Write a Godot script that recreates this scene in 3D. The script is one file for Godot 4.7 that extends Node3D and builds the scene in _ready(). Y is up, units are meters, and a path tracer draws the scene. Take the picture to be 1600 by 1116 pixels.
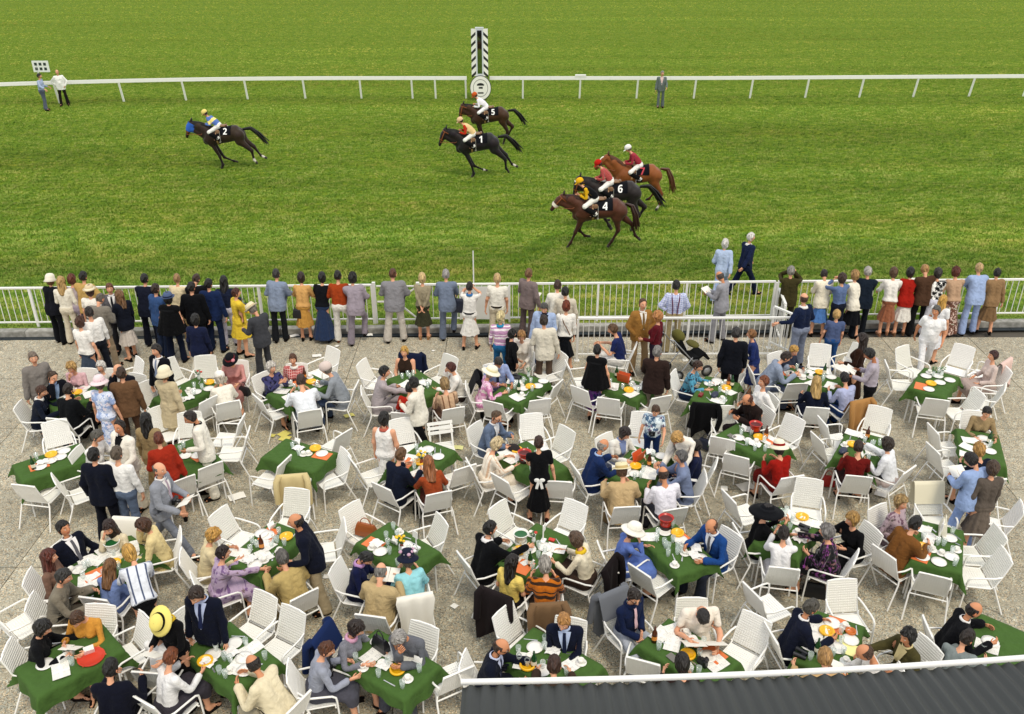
extends Node3D
# A race meeting seen from the stand: terrace tables below, the fence line, the turf and six runners passing the post.

var used := {}
var mats := {}
var texs := {}
var tmpls := {}
var protos := {}
var rng := RandomNumberGenerator.new()

func _ready() -> void:
	rng.seed = 20
	var cam := Camera3D.new()
	cam.name = "viewpoint"
	cam.fov = 43.46
	cam.near = 0.2
	cam.far = 600.0
	cam.position = Vector3(0, 9.2, 0)
	cam.rotation_degrees = Vector3(-27, 0, 0)
	cam.current = true
	add_child(cam)
	var we := WorldEnvironment.new()
	we.name = "world_environment"
	var e := Environment.new()
	e.background_mode = Environment.BG_SKY
	var sm := ProceduralSkyMaterial.new()
	sm.sky_top_color = Color(0.85, 0.86, 0.88)
	sm.sky_horizon_color = Color(0.95, 0.94, 0.91)
	sm.sky_curve = 0.2
	sm.ground_bottom_color = Color(0.36, 0.38, 0.30)
	sm.ground_horizon_color = Color(0.60, 0.62, 0.58)
	sm.sun_angle_max = 1.0
	var sky := Sky.new()
	sky.sky_material = sm
	e.sky = sky
	e.tonemap_mode = Environment.TONE_MAPPER_LINEAR
	e.tonemap_exposure = 1.48
	e.background_energy_multiplier = 1.0
	e.sdfgi_enabled = true
	e.ssao_enabled = true
	e.ssil_enabled = true
	we.environment = e
	add_child(we)
	var sun := DirectionalLight3D.new()
	sun.name = "sun"
	sun.light_energy = 0.42
	sun.light_angular_distance = 14.0
	sun.light_color = Color(1.0, 0.96, 0.88)
	sun.shadow_enabled = true
	sun.rotation_degrees = Vector3(-62, 24, 0)
	add_child(sun)
	setting()
	fences()
	finish_post()
	runners()
	tables()
	people()
	chairs()
	tableware()
	small_things()

# ---------------------------------------------------------------- names, nodes, materials
func numbered(called: String) -> String:
	if not used.has(called):
		used[called] = 0
		return called
	used[called] += 1
	return "%s_%03d" % [called, used[called]]

func thing(called: String, label: String, category: String, group := "", at := Vector3.ZERO, yaw := 0.0) -> Node3D:
	var o := Node3D.new()
	o.name = numbered(called)
	add_child(o)
	o.position = at
	o.rotation_degrees.y = -yaw
	tag(o, label, category, group)
	return o

func tag(o: Node, label: String, category: String, group := "") -> void:
	if label != "":
		o.set_meta("label", label)
	if category != "":
		o.set_meta("category", category)
	if group != "":
		o.set_meta("group", group)

func part(parent: Node, called: String, mesh: Mesh, m: Material, xf := Transform3D.IDENTITY) -> MeshInstance3D:
	var o := MeshInstance3D.new()
	o.name = called if parent != self else numbered(called)
	o.mesh = mesh
	o.material_override = m
	o.transform = xf
	parent.add_child(o, true)
	return o

func struct(called: String, mesh: Mesh, m: Material, xf := Transform3D.IDENTITY) -> MeshInstance3D:
	var o := part(self, called, mesh, m, xf)
	o.set_meta("kind", "structure")
	return o

func copy(o: Node3D, called: String, at: Vector3, yaw: float, label: String) -> Node3D:
	var r: Node3D = o.duplicate()
	r.name = numbered(called)
	add_child(r)
	r.position = at
	r.rotation_degrees.y = -yaw
	r.set_meta("label", label)
	return r

func col(hex: String) -> Color:
	return Color.html(hex)

# cloth and hair colours were read off a faded print; the dye itself is deeper the darker it is
func dye(hex: String) -> Color:
	var c := col(hex).srgb_to_linear()
	var l := 0.2126 * c.r + 0.7152 * c.g + 0.0722 * c.b
	var k := lerpf(0.50, 1.0, clampf(sqrt(l) * 1.15, 0.0, 1.0))
	return (Color(c.r * k, c.g * k, c.b * k)).linear_to_srgb()

func paint(hex: String, rough := 0.5, metal := 0.0) -> StandardMaterial3D:
	var k := "p%s %.2f %.2f" % [hex, rough, metal]
	if not mats.has(k):
		var m := StandardMaterial3D.new()
		m.albedo_color = col(hex)
		m.roughness = rough
		m.metallic = metal
		m.resource_name = "paint"
		mats[k] = m
	return mats[k]

func noise_tex(k: String, freq: float, size := 256, normal := false, bump := 4.0, octaves := 4) -> NoiseTexture2D:
	if not texs.has(k):
		var n := FastNoiseLite.new()
		n.seed = k.hash() % 1000
		n.frequency = freq
		n.fractal_octaves = octaves
		var t := NoiseTexture2D.new()
		t.noise = n
		t.width = size
		t.height = size
		t.seamless = true
		t.as_normal_map = normal
		t.bump_strength = bump
		texs[k] = t
	return texs[k]

func glass_mat() -> StandardMaterial3D:
	if not mats.has("glass"):
		var m := StandardMaterial3D.new()
		m.albedo_color = Color(0.92, 0.97, 0.96, 0.22)
		m.transparency = BaseMaterial3D.TRANSPARENCY_ALPHA
		m.roughness = 0.05
		m.resource_name = "glass"
		mats["glass"] = m
	return mats["glass"]

# cloth: "rrggbb" or "rrggbb.pattern.rrggbb"
func cloth(c: String) -> StandardMaterial3D:
	if mats.has("c" + c):
		return mats["c" + c]
	var w := c.split(".")
	var m := StandardMaterial3D.new()
	m.resource_name = "cloth"
	m.roughness = 0.92
	m.metallic_specular = 0.25
	m.rim_enabled = true
	m.rim = 0.25
	m.rim_tint = 0.6
	m.normal_enabled = true
	m.normal_texture = noise_tex("creases", 0.012, 256, true, 7.0, 3)
	m.normal_scale = 1.3
	m.uv1_scale = Vector3(2.6, 2.6, 1)
	if w.size() > 1:
		m.albedo_texture = pattern(w[1], dye(w[0]), dye(w[2]))
	else:
		m.albedo_color = dye(w[0])
		m.albedo_texture = weave()
	mats["c" + c] = m
	return m

func weave() -> Texture2D:
	# a plain cloth is never one flat tone: slight fading and shine, multiplied by its colour
	if not texs.has("weave"):
		var t := noise_tex("weave", 0.02, 256, false, 1.0, 5)
		var g := Gradient.new()
		g.set_color(0, Color(0.93, 0.93, 0.93))
		g.set_color(1, Color(1, 1, 1))
		t.color_ramp = g
	return texs["weave"]

func pattern(kind: String, a: Color, b: Color) -> Texture2D:
	var n := 96
	var im := Image.create(n, n, false, Image.FORMAT_RGB8)
	im.fill(a)
	var r := RandomNumberGenerator.new()
	r.seed = 7
	match kind:
		"stripe":
			for x in n:
				if (x * 6 / n) % 2 == 0 and (x % 16) < 6:
					for y in n:
						im.set_pixel(x, y, b)
		"bands":
			for y in n:
				var q := y % 48
				if q < 12 or (q > 20 and q < 26):
					for x in n:
						im.set_pixel(x, y, b)
		"band":
			for y in n:
				if y < 30:
					for x in n:
						im.set_pixel(x, y, b)
		"check":
			for y in n:
				for x in n:
					if x % 12 < 2 or y % 12 < 2:
						im.set_pixel(x, y, b)
		"tweed":
			for i in 3200:
				im.set_pixel(r.randi() % n, r.randi() % n, a.lerp(b, r.randf()))
		"floral", "blotch":
			var many := 46 if kind == "floral" else 22
			for i in many:
				var cx := r.randi() % n
				var cy := r.randi() % n
				var rad := r.randf_range(2.5, 6.0) if kind == "floral" else r.randf_range(6.0, 13.0)
				var tone := b
				if i % 3 == 0:
					tone = b.lerp(a.lightened(0.3), 0.6)
				if i % 5 == 0:
					tone = Color(b.b, b.r, b.g).lerp(b, 0.5)
				for y in range(-14, 15):
					for x in range(-14, 15):
						var ang := atan2(y, x)
						if Vector2(x, y).length() < rad * (1.0 + 0.3 * sin(ang * 5.0)):
							im.set_pixel(posmod(cx + x, n), posmod(cy + y, n), tone)
	return ImageTexture.create_from_image(im)

func skin_mat() -> StandardMaterial3D:
	if not mats.has("skin"):
		var m := StandardMaterial3D.new()
		m.vertex_color_use_as_albedo = true
		m.roughness = 0.55
		m.metallic_specular = 0.35
		m.resource_name = "skin"
		mats["skin"] = m
	return mats["skin"]

func hair_mat(hex: String) -> StandardMaterial3D:
	if not mats.has("h" + hex):
		var m := StandardMaterial3D.new()
		m.albedo_color = dye(hex)
		m.roughness = 0.5
		m.normal_enabled = true
		m.normal_texture = noise_tex("strands", 0.05, 128, true, 9.0, 2)
		var streaks := noise_tex("streaks", 0.06, 128, false, 1.0, 3)
		if streaks.color_ramp == null:
			var g := Gradient.new()
			g.set_color(0, Color(0.45, 0.45, 0.45))
			g.set_color(1, Color(1, 1, 1))
			streaks.color_ramp = g
		m.albedo_texture = streaks
		m.albedo_color = m.albedo_color * 1.25
		m.uv1_scale = Vector3(4, 0.5, 1)
		m.resource_name = "hair"
		mats["h" + hex] = m
	return mats["h" + hex]

# ---------------------------------------------------------------- simple shapes
func st() -> SurfaceTool:
	var s := SurfaceTool.new()
	s.begin(Mesh.PRIMITIVE_TRIANGLES)
	return s

func done(s: SurfaceTool) -> ArrayMesh:
	s.generate_normals()
	return s.commit()

func quad(s: SurfaceTool, a: Vector3, b: Vector3, c: Vector3, d: Vector3) -> void:
	# a b c d clockwise seen from outside
	for v in [a, b, c, a, c, d]:
		s.add_vertex(v)

func box(s: SurfaceTool, xf: Transform3D, size: Vector3, bevel := 0.0) -> void:
	s.set_smooth_group(-1)
	var h := size * 0.5
	var p := []
	for i in 8:
		p.append(xf * Vector3(h.x if i & 1 else -h.x, h.y if i & 2 else -h.y, h.z if i & 4 else -h.z))
	for f in [[4, 6, 7, 5], [1, 3, 2, 0], [5, 7, 3, 1], [0, 2, 6, 4], [6, 2, 3, 7], [0, 4, 5, 1]]:
		quad(s, p[f[0]], p[f[1]], p[f[2]], p[f[3]])

func at(x: float, y: float, z: float) -> Transform3D:
	return Transform3D(Basis.IDENTITY, Vector3(x, y, z))

func turn(axis: Vector3, deg: float, p := Vector3.ZERO) -> Transform3D:
	return Transform3D(Basis(axis, deg_to_rad(deg)), p)

func bar(s: SurfaceTool, a: Vector3, b: Vector3, w: float, h: float) -> void:
	var d := b - a
	var up := Vector3.UP if absf(d.normalized().y) < 0.95 else Vector3.FORWARD
	var zb := d.normalized()
	var xb := up.cross(zb).normalized()
	box(s, Transform3D(Basis(xb, zb.cross(xb), zb), (a + b) * 0.5), Vector3(w, h, d.length()))

func tube(s: SurfaceTool, pts: Array, r0: float, r1 := -1.0, sides := 6, cap_ends := true) -> void:
	s.set_smooth_group(0)
	if r1 < 0.0:
		r1 = r0
	var rings := []
	var n := pts.size()
	var side := Vector3.ZERO
	for i in n:
		var d: Vector3 = (pts[mini(i + 1, n - 1)] - pts[maxi(i - 1, 0)]).normalized()
		if i == 0:
			side = d.cross(Vector3(0.31, 0.2, 0.93)).normalized()
			if absf(d.dot(Vector3(0.31, 0.2, 0.93))) > 0.95:
				side = d.cross(Vector3.UP).normalized()
		side = (side - d * side.dot(d)).normalized()
		var other := d.cross(side)
		var r := lerpf(r0, r1, float(i) / maxf(1.0, n - 1))
		var ring := []
		for k in sides:
			var a := TAU * k / sides
			ring.append(pts[i] + side * cos(a) * r + other * sin(a) * r)
		rings.append(ring)
	for i in n - 1:
		for k in sides:
			var k2 := (k + 1) % sides
			quad(s, rings[i][k], rings[i + 1][k], rings[i + 1][k2], rings[i][k2])
	if cap_ends:
		for k in range(1, sides - 1):
			s.set_smooth_group(-1)
			for v in [rings[0][0], rings[0][k], rings[0][k + 1]]:
				s.add_vertex(v)
			for v in [rings[n - 1][0], rings[n - 1][k + 1], rings[n - 1][k]]:
				s.add_vertex(v)

func lathe(s: SurfaceTool, prof: Array, sides := 16, xf := Transform3D.IDENTITY) -> void:
	# prof: Vector2(radius, height) from the bottom of the outside upward
	s.set_smooth_group(0)
	for i in prof.size() - 1:
		for k in sides:
			var a0 := TAU * k / sides
			var a1 := TAU * (k + 1) / sides
			var p := func(q: Vector2, a: float) -> Vector3: return xf * Vector3(q.x * cos(a), q.y, q.x * sin(a))
			quad(s, p.call(prof[i], a1), p.call(prof[i + 1], a1), p.call(prof[i + 1], a0), p.call(prof[i], a0))

func ball(s: SurfaceTool, c: Vector3, r: Vector3, rows := 6, sides := 8) -> void:
	var prof := []
	for i in rows + 1:
		var t := PI * i / rows
		prof.append(Vector2(sin(t), -cos(t)))
	lathe(s, prof, sides, Transform3D(Basis.from_scale(r), c))

# ---------------------------------------------------------------- a surface from joined capsules (surface nets)
class Tmpl:
	var v := PackedVector3Array()
	var n := PackedVector3Array()
	var uv := PackedVector2Array()
	var idx := PackedInt32Array()
	var b0 := PackedInt32Array()
	var b1 := PackedInt32Array()
	var w1 := PackedFloat32Array()
	var b2 := PackedInt32Array()
	var w2 := PackedFloat32Array()

var c_a := PackedVector3Array()
var c_d := PackedVector3Array()
var c_i := PackedFloat32Array()
var c_r := PackedFloat32Array()
var c_s := PackedFloat32Array()
var f_k := 0.05
var f_lo := -9.0
var f_hi := 9.0
var f_wrinkle := 0.0
var f_skirt := []
var folds := FastNoiseLite.new()

func field_clear(k := 0.05) -> void:
	c_a.clear()
	c_d.clear()
	c_i.clear()
	c_r.clear()
	c_s.clear()
	f_k = k
	f_lo = -9.0
	f_hi = 9.0
	f_wrinkle = 0.0
	f_skirt = []

func cap(a: Vector3, b: Vector3, ra: float, rb := -1.0) -> void:
	c_a.append(a)
	c_d.append(b - a)
	c_i.append(1.0 / maxf((b - a).length_squared(), 1e-8))
	c_r.append(ra)
	c_s.append((rb if rb >= 0.0 else ra) - ra)

func cap2(a: Vector3, b: Vector3, ra: float, rb := -1.0) -> void:
	cap(a, b, ra, rb)
	cap(Vector3(-a.x, a.y, a.z), Vector3(-b.x, b.y, b.z), ra, rb)

func cap_d(p: Vector3, i: int) -> float:
	var q := p - c_a[i]
	var t := clampf(q.dot(c_d[i]) * c_i[i], 0.0, 1.0)
	return (q - c_d[i] * t).length() - c_r[i] - c_s[i] * t

func fld(p: Vector3, act: PackedInt32Array) -> float:
	var d := 9.0
	for i in act:
		var q := p - c_a[i]
		var t := clampf(q.dot(c_d[i]) * c_i[i], 0.0, 1.0)
		var e := (q - c_d[i] * t).length() - c_r[i] - c_s[i] * t
		var h := maxf(f_k - absf(d - e), 0.0)
		d = minf(d, e) - h * h * 0.25 / f_k
	if f_skirt.size():
		var hem: float = f_skirt[0]
		var top: float = f_skirt[1]
		var t2 := clampf((top - p.y) / (top - hem), 0.0, 1.0)
		var r: float = lerpf(f_skirt[2], f_skirt[3], pow(t2, 1.2))
		var ang := atan2(p.z, p.x)
		r += f_skirt[4] * t2 * (sin(ang * 9.0) + 0.6 * sin(ang * 14.0 + 1.0))
		var e2: float = (sqrt(p.x * p.x * 0.9 + p.z * p.z * 1.12) - r) * 0.85
		e2 = maxf(e2, maxf(hem - p.y, p.y - top))
		d = minf(d, e2)
	if f_wrinkle > 0.0:
		d += f_wrinkle * (folds.get_noise_3d(p.x * 70.0 + p.y * 30.0, p.y * 34.0, p.z * 70.0) * 1.6 + folds.get_noise_3d(p.x * 130.0, p.y * 160.0, p.z * 130.0 + 50.0) * 0.7)
	if p.y < f_lo + 0.1:
		d = maxf(d, f_lo - p.y)
	if p.y > f_hi - 0.1:
		d = maxf(d, p.y - f_hi)
	return d

func near_caps(p: Vector3, reach: float) -> PackedInt32Array:
	var best := 9.0
	var ds := PackedFloat32Array()
	for i in c_a.size():
		var e := cap_d(p, i)
		ds.append(e)
		best = minf(best, e)
	var out := PackedInt32Array()
	for i in ds.size():
		if ds[i] < best + reach:
			out.append(i)
	return out

func net(lo: Vector3, hi: Vector3, c: float) -> Tmpl:
	var nx := (int(ceil((hi.x - lo.x) / c / 4.0)) * 4) + 1
	var ny := (int(ceil((hi.y - lo.y) / c / 4.0)) * 4) + 1
	var nz := (int(ceil((hi.z - lo.z) / c / 4.0)) * 4) + 1
	var val := PackedFloat32Array()
	val.resize(nx * ny * nz)
	val.fill(1.0)
	var cell := PackedInt32Array()
	cell.resize(nx * ny * nz)
	cell.fill(-1)
	var blocks := []
	var half := c * 2.0 * 1.7321
	for bz in range(0, nz - 1, 4):
		for by in range(0, ny - 1, 4):
			for bx in range(0, nx - 1, 4):
				var mid := lo + Vector3(bx + 2, by + 2, bz + 2) * c
				var act := near_caps(mid, half * 2.0 + f_k)
				var d := fld(mid, act)
				var close := absf(d) < half + 0.02 + f_wrinkle * 2.0 + (0.05 if f_skirt.size() else 0.0)
				if close:
					blocks.append(Vector3i(bx, by, bz))
				for z in range(bz, bz + 5):
					for y in range(by, by + 5):
						for x in range(bx, bx + 5):
							var k := x + nx * (y + ny * z)
							if close:
								if val[k] == 1.0 or absf(val[k]) > half:
									val[k] = fld(lo + Vector3(x, y, z) * c, act)
							elif val[k] == 1.0:
								val[k] = d
	var t := Tmpl.new()
	var off := PackedInt32Array([0, 1, nx, nx + 1, nx * ny, nx * ny + 1, nx * ny + nx, nx * ny + nx + 1])
	var ed := [[0, 1], [2, 3], [4, 5], [6, 7], [0, 2], [1, 3], [4, 6], [5, 7], [0, 4], [1, 5], [2, 6], [3, 7]]
	var cells := []
	var cv := PackedFloat32Array()
	cv.resize(8)
	for b in blocks:
		for z in range(b.z, b.z + 4):
			for y in range(b.y, b.y + 4):
				for x in range(b.x, b.x + 4):
					var k: int = x + nx * (y + ny * z)
					var neg := 0
					for i in 8:
						cv[i] = val[k + off[i]]
						if cv[i] < 0.0:
							neg += 1
					if neg == 0 or neg == 8:
						continue
					var sum := Vector3.ZERO
					var cnt := 0
					for q in ed:
						var va := cv[q[0]]
						var vb := cv[q[1]]
						if (va < 0.0) != (vb < 0.0):
							var f := va / (va - vb)
							var pa := Vector3(q[0] & 1, (q[0] >> 1) & 1, q[0] >> 2)
							var pb := Vector3(q[1] & 1, (q[1] >> 1) & 1, q[1] >> 2)
							sum += pa.lerp(pb, f)
							cnt += 1
					cell[k] = t.v.size()
					cells.append(Vector3i(x, y, z))
					t.v.append(lo + (Vector3(x, y, z) + sum / cnt) * c)
	var sx := 1
	var sy := nx
	var sz := nx * ny
	for q in cells:
		var k: int = q.x + nx * (q.y + ny * q.z)
		var v0 := val[k] < 0.0
		for ax in 3:
			var s1 := [sx, sy, sz][ax] as int
			if (val[k + s1] < 0.0) == v0:
				continue
			var u := [sy, sz, sx][ax] as int
			var w := [sz, sx, sy][ax] as int
			if k - u - w < 0:
				continue
			var a := cell[k]
			var bb := cell[k - u]
			var cc := cell[k - u - w]
			var dd := cell[k - w]
			if a < 0 or bb < 0 or cc < 0 or dd < 0:
				continue
			if v0:
				t.idx.append_array([a, cc, bb, a, dd, cc])
			else:
				t.idx.append_array([a, bb, cc, a, cc, dd])
	# settle on the surface and read the normals
	t.n.resize(t.v.size())
	t.uv.resize(t.v.size())
	var all := PackedInt32Array(range(c_a.size()))
	for i in t.v.size():
		var p := t.v[i]
		var act := near_caps(p, f_k + 0.03) if c_a.size() > 4 else all
		var d0 := fld(p, act)
		var g := Vector3(fld(p + Vector3(0.006, 0, 0), act) - d0, fld(p + Vector3(0, 0.006, 0), act) - d0, fld(p + Vector3(0, 0, 0.006), act) - d0)
		g = g.normalized() if g.length() > 1e-7 else Vector3.UP
		t.n[i] = g
		t.v[i] = p - g * clampf(d0, -0.012, 0.012)
		t.uv[i] = Vector2(p.x, p.y) if absf(g.z) > 0.5 else Vector2(p.z + 0.13, p.y)
	return t

func tmpl_mesh(v: PackedVector3Array, n: PackedVector3Array, idx: PackedInt32Array, uv := PackedVector2Array(), colors := PackedColorArray()) -> ArrayMesh:
	var a := []
	a.resize(Mesh.ARRAY_MAX)
	a[Mesh.ARRAY_VERTEX] = v
	a[Mesh.ARRAY_NORMAL] = n
	a[Mesh.ARRAY_INDEX] = idx
	if uv.size():
		a[Mesh.ARRAY_TEX_UV] = uv
	if colors.size():
		a[Mesh.ARRAY_COLOR] = colors
	var m := ArrayMesh.new()
	m.add_surface_from_arrays(Mesh.PRIMITIVE_TRIANGLES, a)
	return m

# ---------------------------------------------------------------- the figure: joints at rest, standing and seated
# bones: 0 pelvis 1 chest 2 head 3 upper arm 4 forearm 5 hand (6 7 8) 9 thigh 10 shin 11 foot (12 13 14); faces -z, x is its right hand side
const NEAR := [[0, 1, 9, 12], [0, 1, 2, 3, 6], [1, 2], [1, 3, 4], [3, 4, 5], [4, 5], [1, 6, 7], [6, 7, 8], [7, 8], [0, 9, 10, 12], [9, 10, 11], [10, 11], [0, 9, 12, 13], [12, 13, 14], [13, 14]]
const THICK := [0.13, 0.13, 0.06, 0.05, 0.04, 0.04, 0.05, 0.04, 0.04, 0.085, 0.055, 0.04, 0.085, 0.055, 0.04]

func joints(base: String) -> Array:
	var dn := 0.40 if base == "sit" else 0.0
	var a := [Vector3(0, 0.90 - dn, 0), Vector3(0, 1.06 - dn, 0), Vector3(0, 1.47 - dn, 0.01)]
	var b := [Vector3(0, 1.04 - dn, 0), Vector3(0, 1.44 - dn, 0.01), Vector3(0, 1.63 - dn, -0.01)]
	for s in [-1.0, 1.0]:
		var sh := Vector3(0.185 * s, 1.405 - dn, 0.01)
		var el := Vector3(0.262 * s, 1.14 - dn, 0.03)
		var wr := Vector3(0.30 * s, 0.90 - dn, -0.04)
		a.append_array([sh, el, wr])
		b.append_array([el, wr, Vector3(0.315 * s, 0.73 - dn, -0.06)])
	for s in [-1.0, 1.0]:
		var hp := Vector3(0.095 * s, 0.92 - dn, 0)
		var kn := Vector3(0.105 * s, 0.50, -0.012) if base == "stand" else Vector3(0.13 * s, 0.515, -0.43)
		var an := Vector3(0.11 * s, 0.09, 0.02) if base == "stand" else Vector3(0.13 * s, 0.09, -0.40)
		a.append_array([hp, kn, an])
		b.append_array([kn, an, an + Vector3(0.01 * s, -0.055, -0.16)])
	return [a, b]

func trunk(dn: float, o: float, fem: bool, from_y := 0.97, narrow := 1.0) -> void:
	var wx := 0.064 if fem else 0.075
	cap2(Vector3(wx, from_y - dn, 0), Vector3(0.08, 1.30 - dn, 0.0), (0.088 if fem else 0.098) + o, 0.1 + o)
	cap(Vector3(-0.085, 0.93 - dn, 0.01), Vector3(0.085, 0.93 - dn, 0.01), (0.112 if fem else 0.104) + o)
	var sx := (0.125 if fem else 0.15) * narrow
	cap(Vector3(-sx, 1.385 - dn, 0.01), Vector3(sx, 1.385 - dn, 0.01), 0.054 + o)
	if fem:
		cap2(Vector3(0.075, 1.26 - dn, -0.075), Vector3(0.075, 1.25 - dn, -0.085), 0.066 + o)
	else:
		cap(Vector3(0, 1.05 - dn, -0.03), Vector3(0, 1.12 - dn, -0.03), 0.1 + o)

func arms(base: String, o: float, upto: float, cuff := 0.0) -> void:
	var jb := joints(base)
	for k in [3, 6]:
		cap(jb[0][k], jb[1][k], 0.048 + o, 0.038 + o)
		if upto > 1.0:
			var w: Vector3 = jb[0][k + 1].lerp(jb[1][k + 1], upto - 1.0)
			cap(jb[0][k + 1], w, 0.038 + o, 0.026 + o + cuff)
		else:
			# short sleeve: replace the whole arm by its upper piece
			c_d[c_d.size() - 1] *= upto
			c_i[c_i.size() - 1] = 1.0 / c_d[c_d.size() - 1].length_squared()

func legs(base: String, o: float, flare := 0.0) -> void:
	var jb := joints(base)
	for k in [9, 12]:
		cap(jb[0][k], jb[1][k], 0.088 + o, 0.058 + o)
		cap(jb[0][k + 1], jb[1][k + 1], 0.057 + o, 0.036 + o + flare)

func tmpl(kind: String, base: String, fem: bool) -> Tmpl:
	var key := "%s %s %s" % [kind, base, fem]
	if tmpls.has(key):
		return tmpls[key]
	var dn := 0.40 if base == "sit" else 0.0
	var sit := base == "sit"
	var c := 0.029
	field_clear(0.06)
	match kind:
		"body":
			trunk(dn, 0.0, fem)
			cap(Vector3(0, 1.40 - dn, 0.015), Vector3(0, 1.56 - dn, 0.0), 0.056, 0.05)
			arms(base, 0.0, 2.0)
			legs(base, 0.0)
			var jb := joints(base)
			for k in [11, 14]:
				cap(jb[0][k], jb[1][k], 0.036, 0.028)
			c = 0.031
		"jacket", "shirt", "tee", "tank", "vest":
			var o: float = {"jacket": 0.020, "shirt": 0.015, "tee": 0.017, "tank": 0.022, "vest": 0.026}[kind]
			trunk(dn, o, fem, 0.86 if kind == "jacket" else 0.97, 0.62 if kind == "tank" else 1.0)
			if kind == "jacket":
				cap2(Vector3(0.065, 0.80 - dn, 0.01), Vector3(0.078, 1.0 - dn, 0), 0.150, 0.128)
				cap(Vector3(-0.145, 1.395 - dn, 0.01), Vector3(0.145, 1.395 - dn, 0.01), 0.072)
			if kind != "tank" and kind != "vest":
				arms(base, o, 0.6 if kind == "tee" else 1.96, 0.012)
			f_lo = {"jacket": 0.80, "shirt": 0.94, "tee": 0.92, "tank": 0.93, "vest": 0.95}[kind] - dn
			f_hi = (1.53 if kind == "jacket" else 1.50) - dn
			if kind == "tank":
				f_hi = 1.45 - dn
			f_wrinkle = 0.015
			f_k = 0.045
		"coat":
			trunk(dn, 0.026, fem, 0.86)
			arms(base, 0.02, 1.96, 0.014)
			if sit:
				cap2(Vector3(0.1, 0.53, 0), Vector3(0.13, 0.52, -0.42), 0.125, 0.10)
				cap(Vector3(0, 0.52, -0.05), Vector3(0, 0.52, -0.38), 0.10)
				f_lo = 0.40
			else:
				f_skirt = [0.52, 1.05, 0.165, 0.245, 0.008]
				f_lo = 0.52
			f_hi = 1.53 - dn
			f_wrinkle = 0.014
		"trousers":
			cap(Vector3(-0.085, 0.93 - dn, 0.01), Vector3(0.085, 0.93 - dn, 0.01), 0.125 if fem else 0.12)
			cap(Vector3(-0.078, 0.98 - dn, 0.0), Vector3(0.078, 0.98 - dn, 0.0), 0.117)
			legs(base, 0.013, 0.034)
			f_lo = 0.045
			f_hi = 1.02 - dn
			f_wrinkle = 0.014
			f_k = 0.04
		"boots":
			var jq := joints(base)
			for k in [10, 13]:
				cap((jq[0][k] as Vector3).lerp(jq[1][k], 0.18), jq[1][k], 0.086, 0.094)
			c = 0.026
		"skirt", "long_skirt", "dress_skirt":
			if sit:
				cap(Vector3(-0.085, 0.53, 0.01), Vector3(0.085, 0.53, 0.01), 0.135)
				cap(Vector3(-0.06, 0.62, 0), Vector3(0.06, 0.62, 0), 0.105)
				cap2(Vector3(0.1, 0.53, 0), Vector3(0.13, 0.52, -0.42), 0.115, 0.095)
				cap(Vector3(0, 0.53, -0.05), Vector3(0, 0.52, -0.40), 0.10)
				cap(Vector3(-0.13, 0.49, -0.44), Vector3(0.13, 0.49, -0.44), 0.085)
				var low := 0.36 if kind == "skirt" else 0.16
				cap2(Vector3(0.12, 0.49, -0.44), Vector3(0.14, low, -0.44), 0.085, 0.09)
				cap(Vector3(0, 0.49, -0.44), Vector3(0, low, -0.44), 0.085, 0.09)
				f_lo = low
				f_hi = 0.63
			else:
				if kind == "skirt":
					f_skirt = [0.42, 1.0, 0.116, 0.225, 0.013]
					f_lo = 0.42
				elif kind == "dress_skirt":
					f_skirt = [0.30, 1.0, 0.116, 0.195, 0.010]
					f_lo = 0.30
				else:
					f_skirt = [0.10, 1.0, 0.116, 0.30, 0.016]
					f_lo = 0.10
				cap(Vector3(-0.08, 0.93, 0.01), Vector3(0.08, 0.93, 0.01), 0.118)
				f_hi = 1.0
			f_wrinkle = 0.008
		"cape":
			cap(Vector3(-0.15, 1.40 - dn, 0.01), Vector3(0.15, 1.40 - dn, 0.01), 0.09)
			f_skirt = [0.84 - dn, 1.40 - dn, 0.19, 0.31, 0.016]
			f_lo = 0.84 - dn
			f_hi = 1.48 - dn
	var t: Tmpl
	if kind in ["skirt", "long_skirt", "dress_skirt", "trousers", "boots"]:
		t = net(Vector3(-0.46, 0.0, -0.62 if sit else -0.46), Vector3(0.46, 1.12 - dn, 0.30 if sit else 0.46), c)
	elif kind in ["body"]:
		t = net(Vector3(-0.42, -0.06, -0.66 if sit else -0.26), Vector3(0.42, 1.62 - dn, 0.22), c)
	else:
		t = net(Vector3(-0.50, f_lo - 0.08, -0.62 if sit and kind == "coat" else -0.46 if kind in ["cape", "coat"] else -0.24), Vector3(0.50, 1.56 - dn, 0.46 if kind in ["cape", "coat"] else 0.26), c)
	bind(t, base, kind)
	tmpls[key] = t
	return t

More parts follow.
